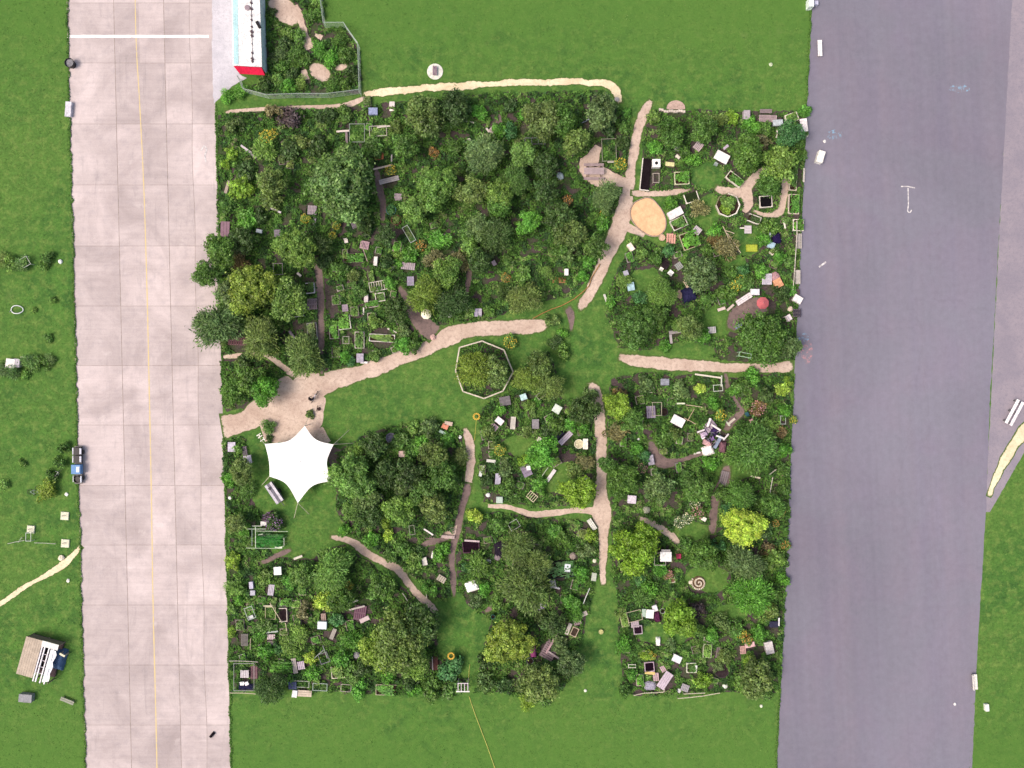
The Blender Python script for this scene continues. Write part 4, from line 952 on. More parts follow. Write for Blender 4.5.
def person(px, py, ang, col, label, arm=.3):
    me = bpy.data.meshes.new('person'); V = [(0, 0, .95), (0, .01, 1.2), (0, 0, 1.42), (0, .0, 1.55), (0, .03, 1.66)]; E = [(0, 1), (1, 2), (2, 3), (3, 4)]; R = [.15, .15, .16, .055, .10]
    def ch(root, pts, rad):
        p = root
        for q, r in zip(pts, rad): V.append(q); R.append(r); E.append((p, len(V)-1)); p = len(V)-1
    for s in (-1, 1):
        ch(0, [(s*.1, .02, .86), (s*.11, .08*s, .48), (s*.11, .06*s-.04, .09), (s*.12, .06*s+.14, .05)], [.10, .065, .045, .035])
        ch(2, [(s*.2, 0, 1.4), (s*.25, .08, 1.12), (s*.22, .32, 1.0), (s*.21, .42, .98)], [.065, .048, .036, .03])
    me.from_pydata(V, E, []); o = bpy.data.objects.new('person', me); COL.objects.link(o)
    o.modifiers.new('skin', 'SKIN'); 
    if not me.skin_vertices: 
        bm_ = __import__('bmesh').new(); bm_.from_mesh(me); bm_.verts.layers.skin.verify(); bm_.to_mesh(me); bm_.free()
    for i, r in enumerate(R): me.skin_vertices[0].data[i].radius = (r, r); 
    me.skin_vertices[0].data[0].use_root = True
    s = o.modifiers.new('sub', 'SUBSURF'); s.levels = 1; s.render_levels = 1
    me.materials.append(M['cloth']); o.color = (*lin(col), 1); o.location = (*g(px, py, .8), 0); o.rotation_euler = (0, 0, math.radians(ang))
    hr = MB().ball((0, .02, 1.69), .115, 12, 8).build('hair', 'cloth', o, '#2a1f1c', True)
    o['label'] = label; o['category'] = 'person'; return o
person(310.6, 399, -60, '#2c2734', 'person in dark clothes standing with a pale bicycle on the dirt forecourt')
def bicycle(px, py, ang, col, base, fixed=None, lying=False):
    t = thing('bicycle', base, 'bicycle', px, py, ang, hz=.5, fixed=fixed, group='bicycles'); 
    if lying: t.rotation_euler = (math.radians(82), 0, math.radians(ang)); t.location.z = .08
    ring = MB()
    for s in (-1, 1):
        pts = [(s*.52+.33*math.cos(2*PI*k/16), 0, .35+.33*math.sin(2*PI*k/16)) for k in range(17)]; w = MB().tube(pts, .028, 5)
        for k in range(0, 16, 2): w.tube([(s*.52, 0, .35), pts[k]], .006, 3)
        w.build('wheel', 'plastic', t, '#2a2a2e')
    MB().tube([(-.52, 0, .35), (-.15, 0, .8), (.38, 0, .82), (.02, 0, .32), (-.52, 0, .35)], .03, 6).tube([(.02, 0, .32), (-.17, 0, .86)], .028, 6).tube([(.36, 0, .9), (.52, 0, .35)], .028, 6).build('frame', 'metal', t, col)
    MB().box((-.18, 0, .92), (.26, .15, .07), 0, .03).build('saddle', 'plastic', t, '#1c1c1c'); MB().tube([(.3, -.28, 1.0), (.36, 0, .98), (.3, .28, 1.0)], .022, 5).build('handlebar', 'metal', t, '#999999')
bicycle(314.5, 397, 60, '#c6c6dc', '', 'pale lilac bicycle held by the person on the dirt forecourt')
for k, (x, y, a, c) in enumerate([(705, 430, 40, '#a898b8'), (711, 435, 80, '#6c5a8a'), (716, 432, 20, '#d8ccd8'), (709, 441, 120, '#8a78a0'), (714, 443, 60, '#b0a0b0')]):
    bicycle(x, y, a, c, ['lilac', 'dark violet', 'whitish', 'dull purple', 'pale mauve'][k]+' bicycle in the jumble of parked bicycles')
for (x, y, w_, h_, a, c, b, s_) in [(704, 434, 9, 7, 30, '#b9a6c0', 'crumpled lilac sheet at the left of the parked bicycles', 61), (708, 443, 10, 6, -20, '#c9a4a8', 'crumpled pinkish sheet below the parked bicycles', 62), (715, 431, 8, 9, 50, '#3a2c58', 'dark indigo sheet at the right of the parked bicycles', 63), (723, 447, 7, 12, -10, '#7a5864', 'dull maroon sheet right of the white cloth', 64)]:
    sheet(x, y, w_, h_, a, c, b, .8, 'cloth_heap', 'cloth', s_)
for (x, y, w_, h_, a, c, b) in [(709, 422.5, 9, 2.4, 70, '#efe9ea', 'white plank pointing up above the parked bicycles'), (716, 427.5, 11, 2.2, -32, '#e4dcdc', 'white plank slanting down beside the parked bicycles'), (701, 431, 8, 1.8, 20, '#d9d2d6', 'pale plank at the left of the parked bicycles'), (720, 437, 8, 1.8, -20, '#e8e4ea', 'white plank right of the parked bicycles'), (726, 437, 8, 1.8, 50, '#dcd8de', 'pale lilac plank right of the parked bicycles')]: board(x, y, w_, h_, a, c, b, 1.1)
for (x, y, a, c, b) in [(703, 437, 30, '#f0eaf2', 'whitish chair among the parked bicycles'), (712, 438, 200, '#8a70a8', 'violet chair among the parked bicycles')]: chair(x, y, a, c, b)
bicycle(58, 474, 60, '#8d9a90', '', 'dull grey bicycle leaning in the weeds left of the blue handcart')
bicycle(31, 488, 25, '#93a39a', '', 'grey bicycle lying in the grass on the western lawn', True)
bicycle(592, 105, 60, '#9aa4b4', 'grey bicycle under the trees near the sandy path'); bicycle(586, 121, 20, '#b8c4d8', 'pale blue bicycle among the north west trees')

def letters():
    t = thing('letter_sign', '', 'sign', 261, 438, -56, hz=1.2, fixed='small white sign made of two letter shapes left of the white tent'); z = 1.2
    def L(bars, ox): 
        mb = MB()
        for (x, y, w, h) in bars: mb.box((ox+x, y, z), (w, h, .06))
        return mb.build('letter', 'paint', t, '#f2efe8')
    L([(-.16, 0, .1, .6), (.16, 0, .1, .6), (0, 0, .22, .1)], -.35); L([(0, -.05, .1, .5), (0, .25, .45, .1)], .3)
    for s in (-.35, .3): MB().tube([(s, 0, 0), (s, 0, z-.03)], .03, 5).build('post', 'wood', t, WOODG)
letters()

def disc_seat():
    t = thing('paved_disc', '', 'disc', 435, 71.5, 0, hz=.1, fixed='white round concrete disc with a brown bench on the north lawn')
    MB().lathe([(.98, 0), (1.0, .08), (.96, .1), (.5, .103)], 28).build('disc', 'stone', t, (.72, .72, .66))
    b = MB().box((-.14, 0, .47), (.23, 1.15, .06)).box((.14, 0, .47), (.23, 1.15, .06)).build('bench_seat', 'wood', t, '#8b7784')
    for s in (-1, 1): MB().box((0, s*.42, .28), (.42, .1, .35)).build('leg', 'wood', t, '#6d5f66')
disc_seat()
def half_round():
    t = thing('half_round_seat', '', 'paved seat', 676, 107, 0, hz=.2, fixed='half-round pink paved seat with pale stone edging at the north lawn'); 
    P = [(1.15*math.cos(a), .95*math.sin(a)-.1) for a in np.linspace(-.15, PI+.15, 16)]
    MB().prism(P, 0, .14).build('paving', 'stone', t, '#b8a096')
    mb = MB()
    for k in range(11): mb.box((-2.0+.3*k, -.55+.06*math.sin(k*1.7)-.06*(k < 3)*0+.25*max(0, 2-k)*.4, .2), (.28, .3, .4), .1*math.sin(k*2), .04)
    mb.build('stone_edge', 'stone', t, '#cfc4bb'); clear(676, 107, 12)
half_round()
# ------------------------------------------------------------------ furniture placed from the photograph
LIL, WHT, GRY = '#c3b6c6', '#f3f1ef', '#a9a4a6'
# north west plots
bench(389, 180, 20, 5, 14, GRY, 'long grey bench set at a slant', False); board(383, 167, 20, 2, 13, WOODP, 'long slanting edge board', .4); board(391.5, 160, 11, 1.6, 88, GRY, 'upright-lying grey edge board', .4)
board(343, 131, 13, 2.2, 4, '#d8cdc6', 'pale plank above the round tree', .5); board(346.5, 138, 12, 2.6, 92, '#8a7d80', 'brown plank beside a pale plank', .45)
board(246, 149, 13, 2.4, -36, '#c8c0c4', 'pale slanting plank', .5); board(251, 154, 13, 2.4, -36, '#a9a0a4', 'grey slanting plank', .45)
board(233, 150, 8, 2, 45, GRY, 'short grey plank under shrubs', .3)
bench(227, 187, 13, 3, 74, '#b9aaa0', 'narrow brown bench under yellow shrubs by the taxiway', False)
box(373, 111, 9, 7, 0, '#8d98bb', 'blue grey box near the mesh fence', .7); box(392, 104, 5.5, 5, 0, '#d8d0cd', 'small pale box near the sandy path', .5); board(392, 110, 5, 2.4, 0, '#eee9df', 'short cream plank near the sandy path', .4)
frame(357, 133, 15, 18, 0, '#8d958f', 'grey framed bed of low greens', .5, plant='m'); frame(378, 131, 17, 10, 4, '#bdb7ad', 'pale frame over light green plants', .6, plant='l')
board(384, 126.5, 14, 1.6, 6, '#cfc8bf', 'thin pale rail by the frame of greens', .6); rock(382, 131.5, 2, '#eeeeee', 'small white stone in the beds')
box(379, 156, 9, 7, 5, '#b06a48', 'rusty orange box among shrubs', .5); pallet(398, 197, 8, 7, -5, '#b9a9b0', 'lilac pallet seat')
pallet(493, 129, 9, 5.5, 50, '#c9b4ba', 'tilted pinkish pallet on the soil trail', .4, 4); board(488, 130.5, 6, 2, -55, '#ddd2cc', 'short pale plank beside the tilted pallet', .3)
board(470, 122, 8, 1.6, -10, '#cfcabf', 'short pale plank under dark trees', .4); rock(469, 140, 2.2, '#d8d4c4', 'pale stone under dark trees')
box(594.5, 100, 8, 8, 5, '#1c1a22', 'black box under the trees by the sandy path', 1.0); pole(595, 111, 11, 75, '#a79c96', 'pale pole under the trees by the sandy path')
frame(535, 141, 20, 6, 0, '#6f7278', 'dark grey bench frame under trees', .6, mid=2)
frame(609, 150, 14, 22, 2, '#8f8d80', 'tall grey frame over an olive bed', .6, plant='o'); board(611.5, 162, 8, 1.6, 0, '#b9b4a8', 'pale plank at the foot of a framed bed', .6)
rock(560, 176, 4, '#a9b8bc', 'blue grey boulder under trees'); rock(617, 99, 2.4, '#c8c2c0', 'pale stone at the bend of the sandy path')
board(275, 210, 13, 2.2, -23, '#d9d0d4', 'pale slanting plank in the dark plots', .6); pallet(312, 210, 9, 9, -4, '#a59aa4', 'square grey lilac pallet left of the round tree'); board(314.5, 222, 9, 3, 85, '#9b92a0', 'lilac plank left of the round tree', .4)
box(259, 231, 6, 3.5, -12, '#e8f0f4', 'small white chest in deep shade', .5); bench(225, 229, 15, 9, 88, '#8e7280', 'reddish slatted bench at the taxiway edge', False); pallet(277.5, 233, 7, 7, 5, '#8f8893', 'grey pallet in deep shade')
frame(278, 269, 9, 11, 2, '#9c9296', 'thin grey corner frame beside the yellow green tree', .6); board(299, 274.5, 5, 2.6, -40, '#d8d0cc', 'short white plank under a light tree', .4)
bed(310, 288, 8, 10, 5, '#ddd8dc', 'm', 'white cornered bed under a light tree', sides='ESN', ph=.4); pallet(312, 304, 10, 11, 3, '#8b7a80', 'brown lilac pallet platform', .4)
frame(298, 313, 11, 7, 8, '#98a09c', 'thin grey frame under a light tree', .6, plant='d'); bed(312, 331, 9, 16, 5, '#8d8c8c', 'g', 'grey bed by the dark trail'); board(292, 335, 10, 3, -55, '#8d8290', 'grey lilac plank under dark trees', .4)
t_ = pallet(240, 341, 24, 9, -3, '#6b4c52', 'long dark red plank terrace near the taxiway', .3, 10)
bed(353.5, 258, 20, 9, 0, '#5b5350', 'b', 'long dark bed full of bright greens', ph=.7); box(375.5, 261, 3.6, 9, -5, '#e3dfdc', 'narrow white box beside a dark bed', .7); chair(346, 241, 10, '#dcd3cc', 'pale chair beside the dark long bed')
pallet(364.5, 245, 9, 8, -12, '#b799a4', 'pinkish pallet above the dark long bed'); pole(364, 252, 20, -70, '#b9a99c', 'thin pale pole above the dark long bed')
frame(409, 234, 6, 17, 30, '#aeb9b0', 'slanting pale cold frame', .5, plant='g'); tub(391, 210, 5, '#4a8078', 'teal round tub', .5, plant='t'); tub(396, 220, 5, '#6b3a30', 'rust red round tub', .4, plant='o')
pallet(408, 266, 14, 7, -6, '#b2a6ae', 'lilac pallet bench under the bright dome shrub', .4, 7); pallet(410.5, 281, 7, 9, 0, '#a79fb8', 'blue lilac pallet seat by the dark soil spur')
frame(378, 286, 17, 9, 10, '#d6d0c6', 'white lattice frame over a slanted bed', .35, mid=6, plant='o'); bed(380, 297, 9, 8, 8, '#ddd8cf', 'm', 'small white bed under the lattice frame', ph=.3)
rock(350.5, 275, 2.6, '#d9b14a', 'yellow round lantern stone'); bed(382, 338, 25, 7, -3, '#d9d4d0', 'l', 'long white framed bed above the dirt path', ph=.35)
bed(344, 322, 12, 14, 8, '#d5d0c8', 'b', 'white cornered bed of bright greens', sides='ES', ph=.5); bed(359.5, 340, 9, 16, 0, '#bcb6ac', 'm', 'tall pale bed left of the long white bed'); frame(346, 340, 6, 7, 0, '#a9a49c', 'tiny grey frame in the western beds', .5, plant='d')
box(360, 358, 7, 9, 0, '#a9a2b2', 'grey lilac box near the dirt path', .6); board(364, 362.5, 7, 2.2, 0, '#f0eeec', 'short white plank near the dirt path', .4); box(366, 298, 4, 8, 0, '#d2c9c9', 'narrow pale box in the western beds', .6)
pallet(345, 308, 6, 7, 5, '#a796a6', 'small lilac pallet by the dark trail'); board(363.5, 311, 7, 1.6, 88, '#d9d4cf', 'thin white plank on the soil', .3); board(392, 330.5, 10, 1.8, -25, '#e2dcd4', 'slim pale plank above the long white bed', .3)
parasol(426, 314, 5.2, '#ece8d2', 'small cream parasol over the dark soil spur', 1.9); rock(433, 337, 3, '#c9a9a4', 'pinkish stone on the dark soil spur')
pallet(476, 312.5, 3.4, 8, 0, '#c5bcd6', 'narrow lilac pallet seat above the dirt path, left one', .4, 3); pallet(480, 312.5, 3.4, 8, 0, '#d3cbdd', 'narrow lilac pallet seat above the dirt path, right one', .4, 3); rock(450, 316, 2, '#eeeeee', 'white stone above the dirt path')
box(566.5, 272, 4, 6.5, 0, '#f1efe8', 'upright white box near the log edging', .8); board(559, 280, 13, 6, 0, '#a0724e', 'reddish brown plank deck near the log edging', .2, n=4); box(494, 263, 4, 5, 30, '#b9a7ae', 'small lilac box inside the dark plots', .4)
for (x, y, w_, h_, a, c, pl, b) in [(334, 332, 9, 13, 4, '#8f8a84', 'b', 'grey bed of bright greens by the dark trail'), (372, 319, 8, 12, 4, '#a79f94', 'l', 'tan bed of light greens in the western beds'), (352, 285, 9, 6, 5, '#6d655e', 'm', 'low dark bed under the dark long bed'), (372, 304, 13, 6, 9, '#b3aca2', 'b', 'slanted pale bed above the long white bed'), (336, 300, 8, 9, 6, '#8a837c', 'm', 'brown bed right of the dark trail'), (338, 268, 10, 7, -4, '#77706a', 'b', 'dark bed left of the dark long bed'), (396, 349, 9, 6, 24, '#a9a196', 'm', 'tan bed at the edge of the dirt path'), (336, 352, 8, 10, 2, '#9b948c', 'l', 'grey bed of light greens near the dark trail'), (400, 322, 7, 10, 20, '#8a847c', 'm', 'brown bed above the cream parasol spur'), (345, 254, 5, 9, 0, '#999289', 'o', 'narrow grey bed beside the dark long bed'),
        (240, 625, 8, 10, 3, '#8b857c', 'm', 'grey bed at the western edge of the south west plots'), (262, 600, 8, 7, -6, '#7b746c', 'b', 'brown bed near the white square box'), (296, 604, 10, 7, 5, '#a59c90', 'l', 'tan bed in the upper south west plots'), (297, 620, 7, 10, 8, '#8b847a', 'm', 'brown bed in the middle of the south west plots'), (350, 625, 8, 9, 10, '#918a80', 'b', 'grey bed of bright greens by the purple deck'), (284, 632, 8, 6, 0, '#a79f92', 'l', 'tan bed right of the pinkish pallets'), (316, 640, 9, 7, 15, '#8a837a', 'b', 'brown bed below the white blue chest'),
        (672, 402, 9, 7, -10, '#8b857c', 'm', 'grey bed left of the long pale board'), (640, 400, 8, 8, 10, '#a39a8d', 'l', 'tan bed at the top of the eastern plots'), (738, 436, 7, 10, 20, '#7e776f', 'm', 'brown bed by the soil trail'), (772, 438, 7, 11, 0, '#9a9389', 'l', 'grey bed near the runway in the eastern plots'), (692, 657, 0, 0, 0, '', '', ''), (640, 680, 7, 11, 5, '#a79f92', 'b', 'tan bed at the corner of the south east plots'), (712, 665, 0, 0, 0, '', '', ''), (556, 462, 9, 7, 30, '#a39a90', 'l', 'tan bed below the lilac slanting bench'), (520, 485, 8, 6, -20, '#8b857d', 'm', 'grey bed in the lower central plots'), (549, 418, 8, 6, 30, '#9b948a', 'b', 'grey bed near the mint table'), (492, 445, 7, 7, 0, '#a39a8d', 'o', 'tan bed in the western central plots'), (488, 540, 8, 6, 10, '#8a8379', 'm', 'brown bed right of the dark purple bed'), (548, 560, 6, 9, 5, '#7e7870', 'b', 'brown bed left of the dark teal bed'), (575, 585, 7, 9, -15, '#9b948a', 'b', 'grey bed right of the dark teal bed')]:
    if w_: bed(x, y, w_, h_, a, c, pl, b, .35)
pallet(355, 225, 7, 6, 20, '#7d7480', 'grey pallet in shade right of the round tree')
# north east plots
bed(646, 174, 9, 32, -6, '#e6e0d8', None, 'white edged bed of black soil below the path top', sides='WS', soil='#221b1f'); box(656.5, 163, 8, 8, 0, '#f4f2f2', 'white box with a dark round hole', .9); MB().lathe([(.2, 0), (.2, .02)], 12).build('dark_hole', 'plastic', THINGS[-1][0], '#1a1a1a').location = (0, 0, .905)
frame(656, 178, 6, 9, 0, '#b3a9a0', 'small brown frame below the white box', .6)
box(747, 114.5, 6.5, 9, 0, '#aba4ab', 'upright grey box at the north lawn edge', .8); pallet(768, 118.5, 18, 7, -2, '#a8959a', 'long lilac plank terrace at the north lawn edge', .4, 9); bench(766, 111, 12, 4, 0, '#8f7f84', 'brown grey bench behind the plank terrace', False)
box(778, 122.5, 10, 6, 4, '#bcc4cc', 'low grey blue chest by the plank terrace', .55); bed(792, 117.5, 12, 8, 20, '#eae3d6', 'l', 'white L-shaped planter at the north lawn edge'); table(804, 125, 7, 13, 8, '#efe7e8', 'narrow white table by the runway edge'); bed(805, 133, 6, 6, 0, '#e2dbd0', 'm', 'small white planter by the runway edge')
board(777, 134, 8, 1.8, 84, '#d9d3c6', 'pale upright-lying plank below the plank terrace', .4)
pallet(698.5, 146, 8, 8.5, -38, '#c2b0b4', 'tilted pinkish pallet seat on the grass', .45, 5); t_ = table(722, 157, 14, 9.5, -28, '#f5f4f4', 'large white table with a dark shaded underside', .85)
chair(716, 164, 150, '#9aa5a5', 'grey chair at the white table'); board(726, 147, 6, 3, 40, '#bdb0c2', 'lilac plank behind the white table', .5)
bed(735, 179, 17, 8, -38, '#ded6cc', 'b', 'slanting white-edged bed left of the dirt fork', ph=.6); bed(682, 178, 14, 12, 2, '#cfd0b0', 'b', 'square bright green bed left of the grass clearing', ph=.6)
box(670, 164, 9, 4, -6, '#d9d6a0', 'low yellowish box beside the bright bed', .4); box(678, 156.5, 5, 3, -40, '#ddd8cc', 'small pale box above the bright bed', .4); rock(678, 148, 4, '#8d8790', 'grey boulder above the bright bed')
bed(691.5, 197, 13, 9.5, 18, '#eae4da', None, 'three-sided white bed above the tan bush', sides='WES', soil='#2d3a22'); bed(766, 201.5, 12, 11, 4, '#dcd4cc', None, 'pale square bed with black middle', soil='#18171b', hgt=.5)
box(675.5, 213, 15, 8, 28, '#e8e1e2', 'slanting white chest right of the sandpit', .7); bed(679, 223, 15, 10, 25, '#d9d2ca', 'm', 'slanting white-edged bed right of the sandpit', ph=.4); pallet(697, 230.5, 8, 7.5, -38, '#cdc3ca', 'tilted white lilac pallet below the tan bush', .45, 5)
pallet(671, 238.5, 9.5, 10, -3, '#d9a494', 'pink square platform below the sandpit', .2, 4); tub(662, 237.5, 3.2, '#d9bca4', 'small pinkish round stool beside the pink platform', .4, '#d9bca4', cat='stool', name='round_stool', mat='stone')
bed(690, 240, 17, 16, 20, '#b9b594', 'b', 'rounded bed overflowing with bright greens', ph=.8); pole(728, 237, 24, -66, '#d2c2aa', 'long pale leaning pole, left of the pair'); pole(734, 243, 24, -57, '#c8b9a4', 'long pale leaning pole, right of the pair'); pole(730, 232, 9, -20, '#c8b9a4', 'short cross pole between leaning poles', 1.0)
bench(748, 229.5, 7, 8, 0, '#cbc3c8', 'small grey white bench on the grass', False); board(743, 228, 6, 1.4, 0, '#e6e2d8', 'short white arm beside the small bench', .4); bed(754.5, 219, 12, 7, -20, '#e4dfd6', 'd', 'broken white planter on the grass', sides='NES', ph=.3)
box(752, 248, 11, 7, 0, '#a9b53c', 'yellow green box on the grass', .5); sheet(777, 238, 9, 11, 10, '#241a44', 'dark indigo cloth heaped beside the runway beds', .5, 'cloth_heap', 'cloth', 6); box(771.5, 245, 7, 6, -20, '#a9c4d6', 'pale blue box under the indigo cloth', .5); board(770, 238, 12, 2.2, 88, '#a8b4bc', 'grey board beside the indigo cloth', .6); bed(773, 251, 6, 5, 45, '#e9e2d0', 'o', 'small cream V-shaped planter below the indigo cloth', sides='WS'); rock(779.5, 239.5, 2, '#ffffff', 'white ball on the indigo cloth', 'garden_ball', 'ball', 1.0)
for (x, y, w, h, a, c, pl, b) in [(793.5, 178, 7, 24, -3, '#cbbfae', 'm', 'tall pale bed of greens by the runway, upper one'), (794, 204, 10, 19, -2, '#cfc2b4', 'b', 'tall pale bed of bright greens by the runway'), (798.5, 225, 10, 11, 0, '#e5dfd2', 'b', 'small white-sided bed by the runway trail')]: bed(x, y, w, h, a, c, pl, b)
board(784.5, 224, 9, 2, -78, '#e2dccf', 'white upright-lying plank by the runway beds', .5); board(804, 175, 14, 2, 88, '#d8d0c8', 'pale plank along the runway edge', .3)
pallet(799, 241, 6, 15, 0, '#b1aba6', 'grey slatted pallet by the runway edge', .3, 4); pallet(798, 277, 5, 14, 0, '#c4bdb6', 'pale slatted rack by the runway edge', .4, 4)
bench(661, 263, 17, 6.5, -32, '#2b2228', 'black bench on the lawn below the sandpit'); chair(661.5, 269, 150, '#f2eee4', 'white chair beside the black bench'); chair(670.5, 273, 140, '#f8f6f2', 'larger white chair beside the black bench', 1.35); pallet(679, 266, 7, 7, 35, '#9fa3a0', 'grey pallet beside the black bench', .45, 4)
sheet(689, 294, 15, 15, 20, '#2a2a4c', 'round navy tarpaulin heap on the grass', .9, seed=9); rock(680, 294, 4.5, '#b39c8c', 'tan boulder beside the navy tarpaulin'); board(686, 284, 8, 3, -60, '#cbb6a2', 'short tan plank above the navy tarpaulin', .4)
pallet(767, 279, 10, 11, 0, '#cfc9d6', 'striped grey white pallet above the red parasol', .5, 5); box(778.5, 283, 8, 9, 28, '#d8a07c', 'orange box above the red parasol', .6); rock(775, 277, 5, '#b68f94', 'pinkish boulder beside the orange box')
bench(744, 299, 17, 5.5, 33, '#e9e0e4', 'white slanting bench left of the red parasol', False, .5, 'paint'); table(755, 292, 9, 6, 0, '#dfe0e8', 'small white table at the end of the slanting bench'); parasol(763, 303, 6.2, '#b8646a', 'red parasol over the trodden yard', 2.0); board(721.5, 309, 8, 3.4, 18, '#d9c8c2', 'pinkish plank on the grass, left of the red parasol', .35); board(730.5, 307.5, 9, 2.6, 42, '#cfc0b8', 'slanting pinkish plank at the trodden yard', .35); box(739, 326, 6, 6, 0, '#8b93b4', 'blue grey box at the trodden yard', .4)
chair(788, 318, 120, '#f0e2e2', 'whitish armchair by the runway edge', 1.6); pallet(797, 313, 8, 8, 0, '#4a4450', 'dark slatted crate by the runway edge', .5, 5); box(798, 299, 9, 7, -30, '#eee8e8', 'white slanted box by the runway edge', .6); pallet(796, 292, 8, 5, 0, '#5a4a50', 'dark slatted step by the runway edge', .3, 4); rock(790.5, 309, 3, '#d9c8b8', 'tan stone by the runway edge')
pallet(712, 330, 8, 6.5, 5, '#bdbcc0', 'grey square pallet on the eastern lawn', .5, 5); bench(675, 332, 12, 3.4, 8, '#a9a2a4', 'grey corner bench on the lawn, long arm', False); board(671, 339, 9, 3, 96, '#b3acae', 'grey corner bench on the lawn, short arm', .45); frame(745, 355, 12, 4, -10, '#a9c8b0', 'pale green arch under the large tree', 1.1)
box(631, 247, 8, 5, -55, '#f2e6da', 'white box on the path bank below the sandpit', .6); box(631, 286.5, 7, 8, 10, '#a9cad6', 'pale blue chest on the lawn', .6); box(626, 273, 5, 5, 20, '#a9a9b8', 'small grey box on the path bank', .5); board(605.5, 298, 8, 2.6, -70, '#cfd0c8', 'short pale plank on the path bank', .3)
# eastern plots
board(708, 376, 26, 1.8, -8, '#ddd4c6', 'long pale board at the top of the eastern plots', .9); frame(718, 388, 9, 6, 4, '#cbd2c6', 'small pale frame at the top of the eastern plots', .7); board(721.5, 381, 11, 1.6, 88, '#c9cfc0', 'pale side board of the frame in the eastern plots', .6); box(665, 382, 8.5, 6.5, 0, '#8e929e', 'grey blue box at the top of the eastern plots', .6)
table(678, 421, 13, 9, -28, '#eceaea', 'white tabletop with a grey pattern in the eastern plots'); pallet(651, 412, 9, 12, 3, '#aa9db0', 'lilac pallet in the eastern plots', .4, 5); frame(657, 409, 9, 13, 0, '#a9a490', 'thin frame beside the lilac pallet', .9); tub(664, 412, 4, '#2f2a30', 'black tub beside the thin frame')
pole(694, 406, 16, -8, '#c9b79c', 'level pale pole above the white tabletop'); pole(691, 415, 14, 62, '#bda88c', 'rising pale pole right of the white tabletop'); pole(690, 421, 13, -28, '#bda88c', 'falling pale pole right of the white tabletop'); board(681, 403.5, 8, 1.8, 0, '#d3dcc0', 'short pale board above the white tabletop', .6)
sheet(708.5, 450.5, 12, 11, 20, '#f6f3ef', 'white cloth below the jumble of bicycles', .7, 'cloth_cover', 'cloth', 12); board(718, 442, 14, 4, 60, '#8d9ab4', 'blue grey board right of the bicycles', .6); pallet(710, 426, 12, 9, 40, '#b3a4b4', 'lilac slatted rack behind the bicycles', .5, 5); board(697, 453, 7, 2, 10, '#e0dcd8', 'white plank left of the white cloth', .3)
bench(732, 421, 8, 2.4, 40, '#d9d0c4', 'small pale bench on the soil trail', False); board(727, 422.5, 9, 2, -48, '#c6c9bc', 'pale plank on the soil trail', .4); chair(751.5, 421, 30, '#e0a9b4', 'pink chair in the eastern plots'); chair(747, 414, 200, '#2b5560', 'teal chair in the eastern plots')
frame(783, 420, 5, 8, 0, '#a9b0a8', 'small grey frame beside the runway in the eastern plots', .8); board(755.5, 477, 10, 2, -14, '#e0d4bc', 'cream plank lying in the eastern plots', .4); pole(771.5, 485, 16, 82, '#cfc9bf', 'upright-lying pale pole near the runway', .9); pole(773, 472, 8, 40, '#b9b4a8', 'short grey pole near the runway', .9)
box(651, 460, 6, 10, 10, '#a49fae', 'grey lilac box at the bare soil corner', .6); rock(638.5, 439, 1.6, '#ffffff', 'tiny white stone in the eastern plots'); pallet(724, 478, 8, 14, -15, '#8f858a', 'grey plank step on the dark soil trail', .2, 4)
box(632, 499.5, 8.5, 8, -5, '#dcd2e2', 'pale lilac box above the yellow green tree', .7); rock(646.5, 510, 4, '#9a9c8c', 'grey boulder right of the pale lilac box'); box(704, 519, 5, 4, -30, '#f2efe6', 'small white box on the grass of the eastern plots', .4)
# hut
t_ = thing('garden_hut', '', 'hut', 665.5, 556.5, 0, hz=1.9, fixed='small white-roofed garden hut right of the yellow green tree')
MB().box((0, 0, .9), (1.25, 1.2, 1.8)).build('wall', 'wood', t_, '#3b3238'); MB().box((.05, -.03, 1.88), (1.4, 1.2, .08), bev=.02).build('roof', 'paint', t_, (.82, .82, .82)); MB().box((.05, .72, 1.84), (1.1, .24, .06)).build('roof_edge', 'paint', t_, '#a9a6a6'); MB().box((0, -.62, .85), (.6, .05, 1.6)).build('door', 'wood', t_, '#5a4a4c'); frame(660, 559, 11, 12, 0, '#a9a79c', 'open grey frame around the white hut', 1.0)
clear(666, 557, 8); chair(678.5, 556, 90, '#9c3050', 'dark red chair right of the white hut', 1.3); bed(672.5, 580, 5, 5, 10, '#ded8c4', None, 'tiny cream square bed left of the spiral bed', hgt=.3, soil='#8d7060')
bed(624.5, 620, 7, 13, 12, '#a9ad84', 'l', 'narrow bed at the western edge of the south east plots'); frame(634.5, 616, 14, 10, 14, '#b3a992', 'dark framed bed in the south east plots', .5, plant=None); pallet(635, 624.5, 8, 6, 5, '#b9aab4', 'lilac pallet in the south east plots', .4, 4); bed(638, 630, 8, 8, 5, '#b9aab4', None, 'lilac box bed with dark soil in the south east plots', soil='#2a1a28', hgt=.5)
table(650, 614, 7.5, 8.5, -5, '#ffffff', 'bright white table in the south east plots'); box(655, 608.5, 5, 6, 20, '#ece8f0', 'white box behind the bright white table', .6); sheet(657.5, 617, 6, 11, 10, '#5a2a4c', 'maroon cloth beside the bright white table', .5, 'cloth_heap', 'cloth', 15); box(644, 613, 4, 8, 0, '#a9bdb0', 'pale green cold box beside the bright white table', .5); tub(662.5, 611, 2.6, '#b9b9bc', 'small grey ring tub behind the maroon cloth', .3)
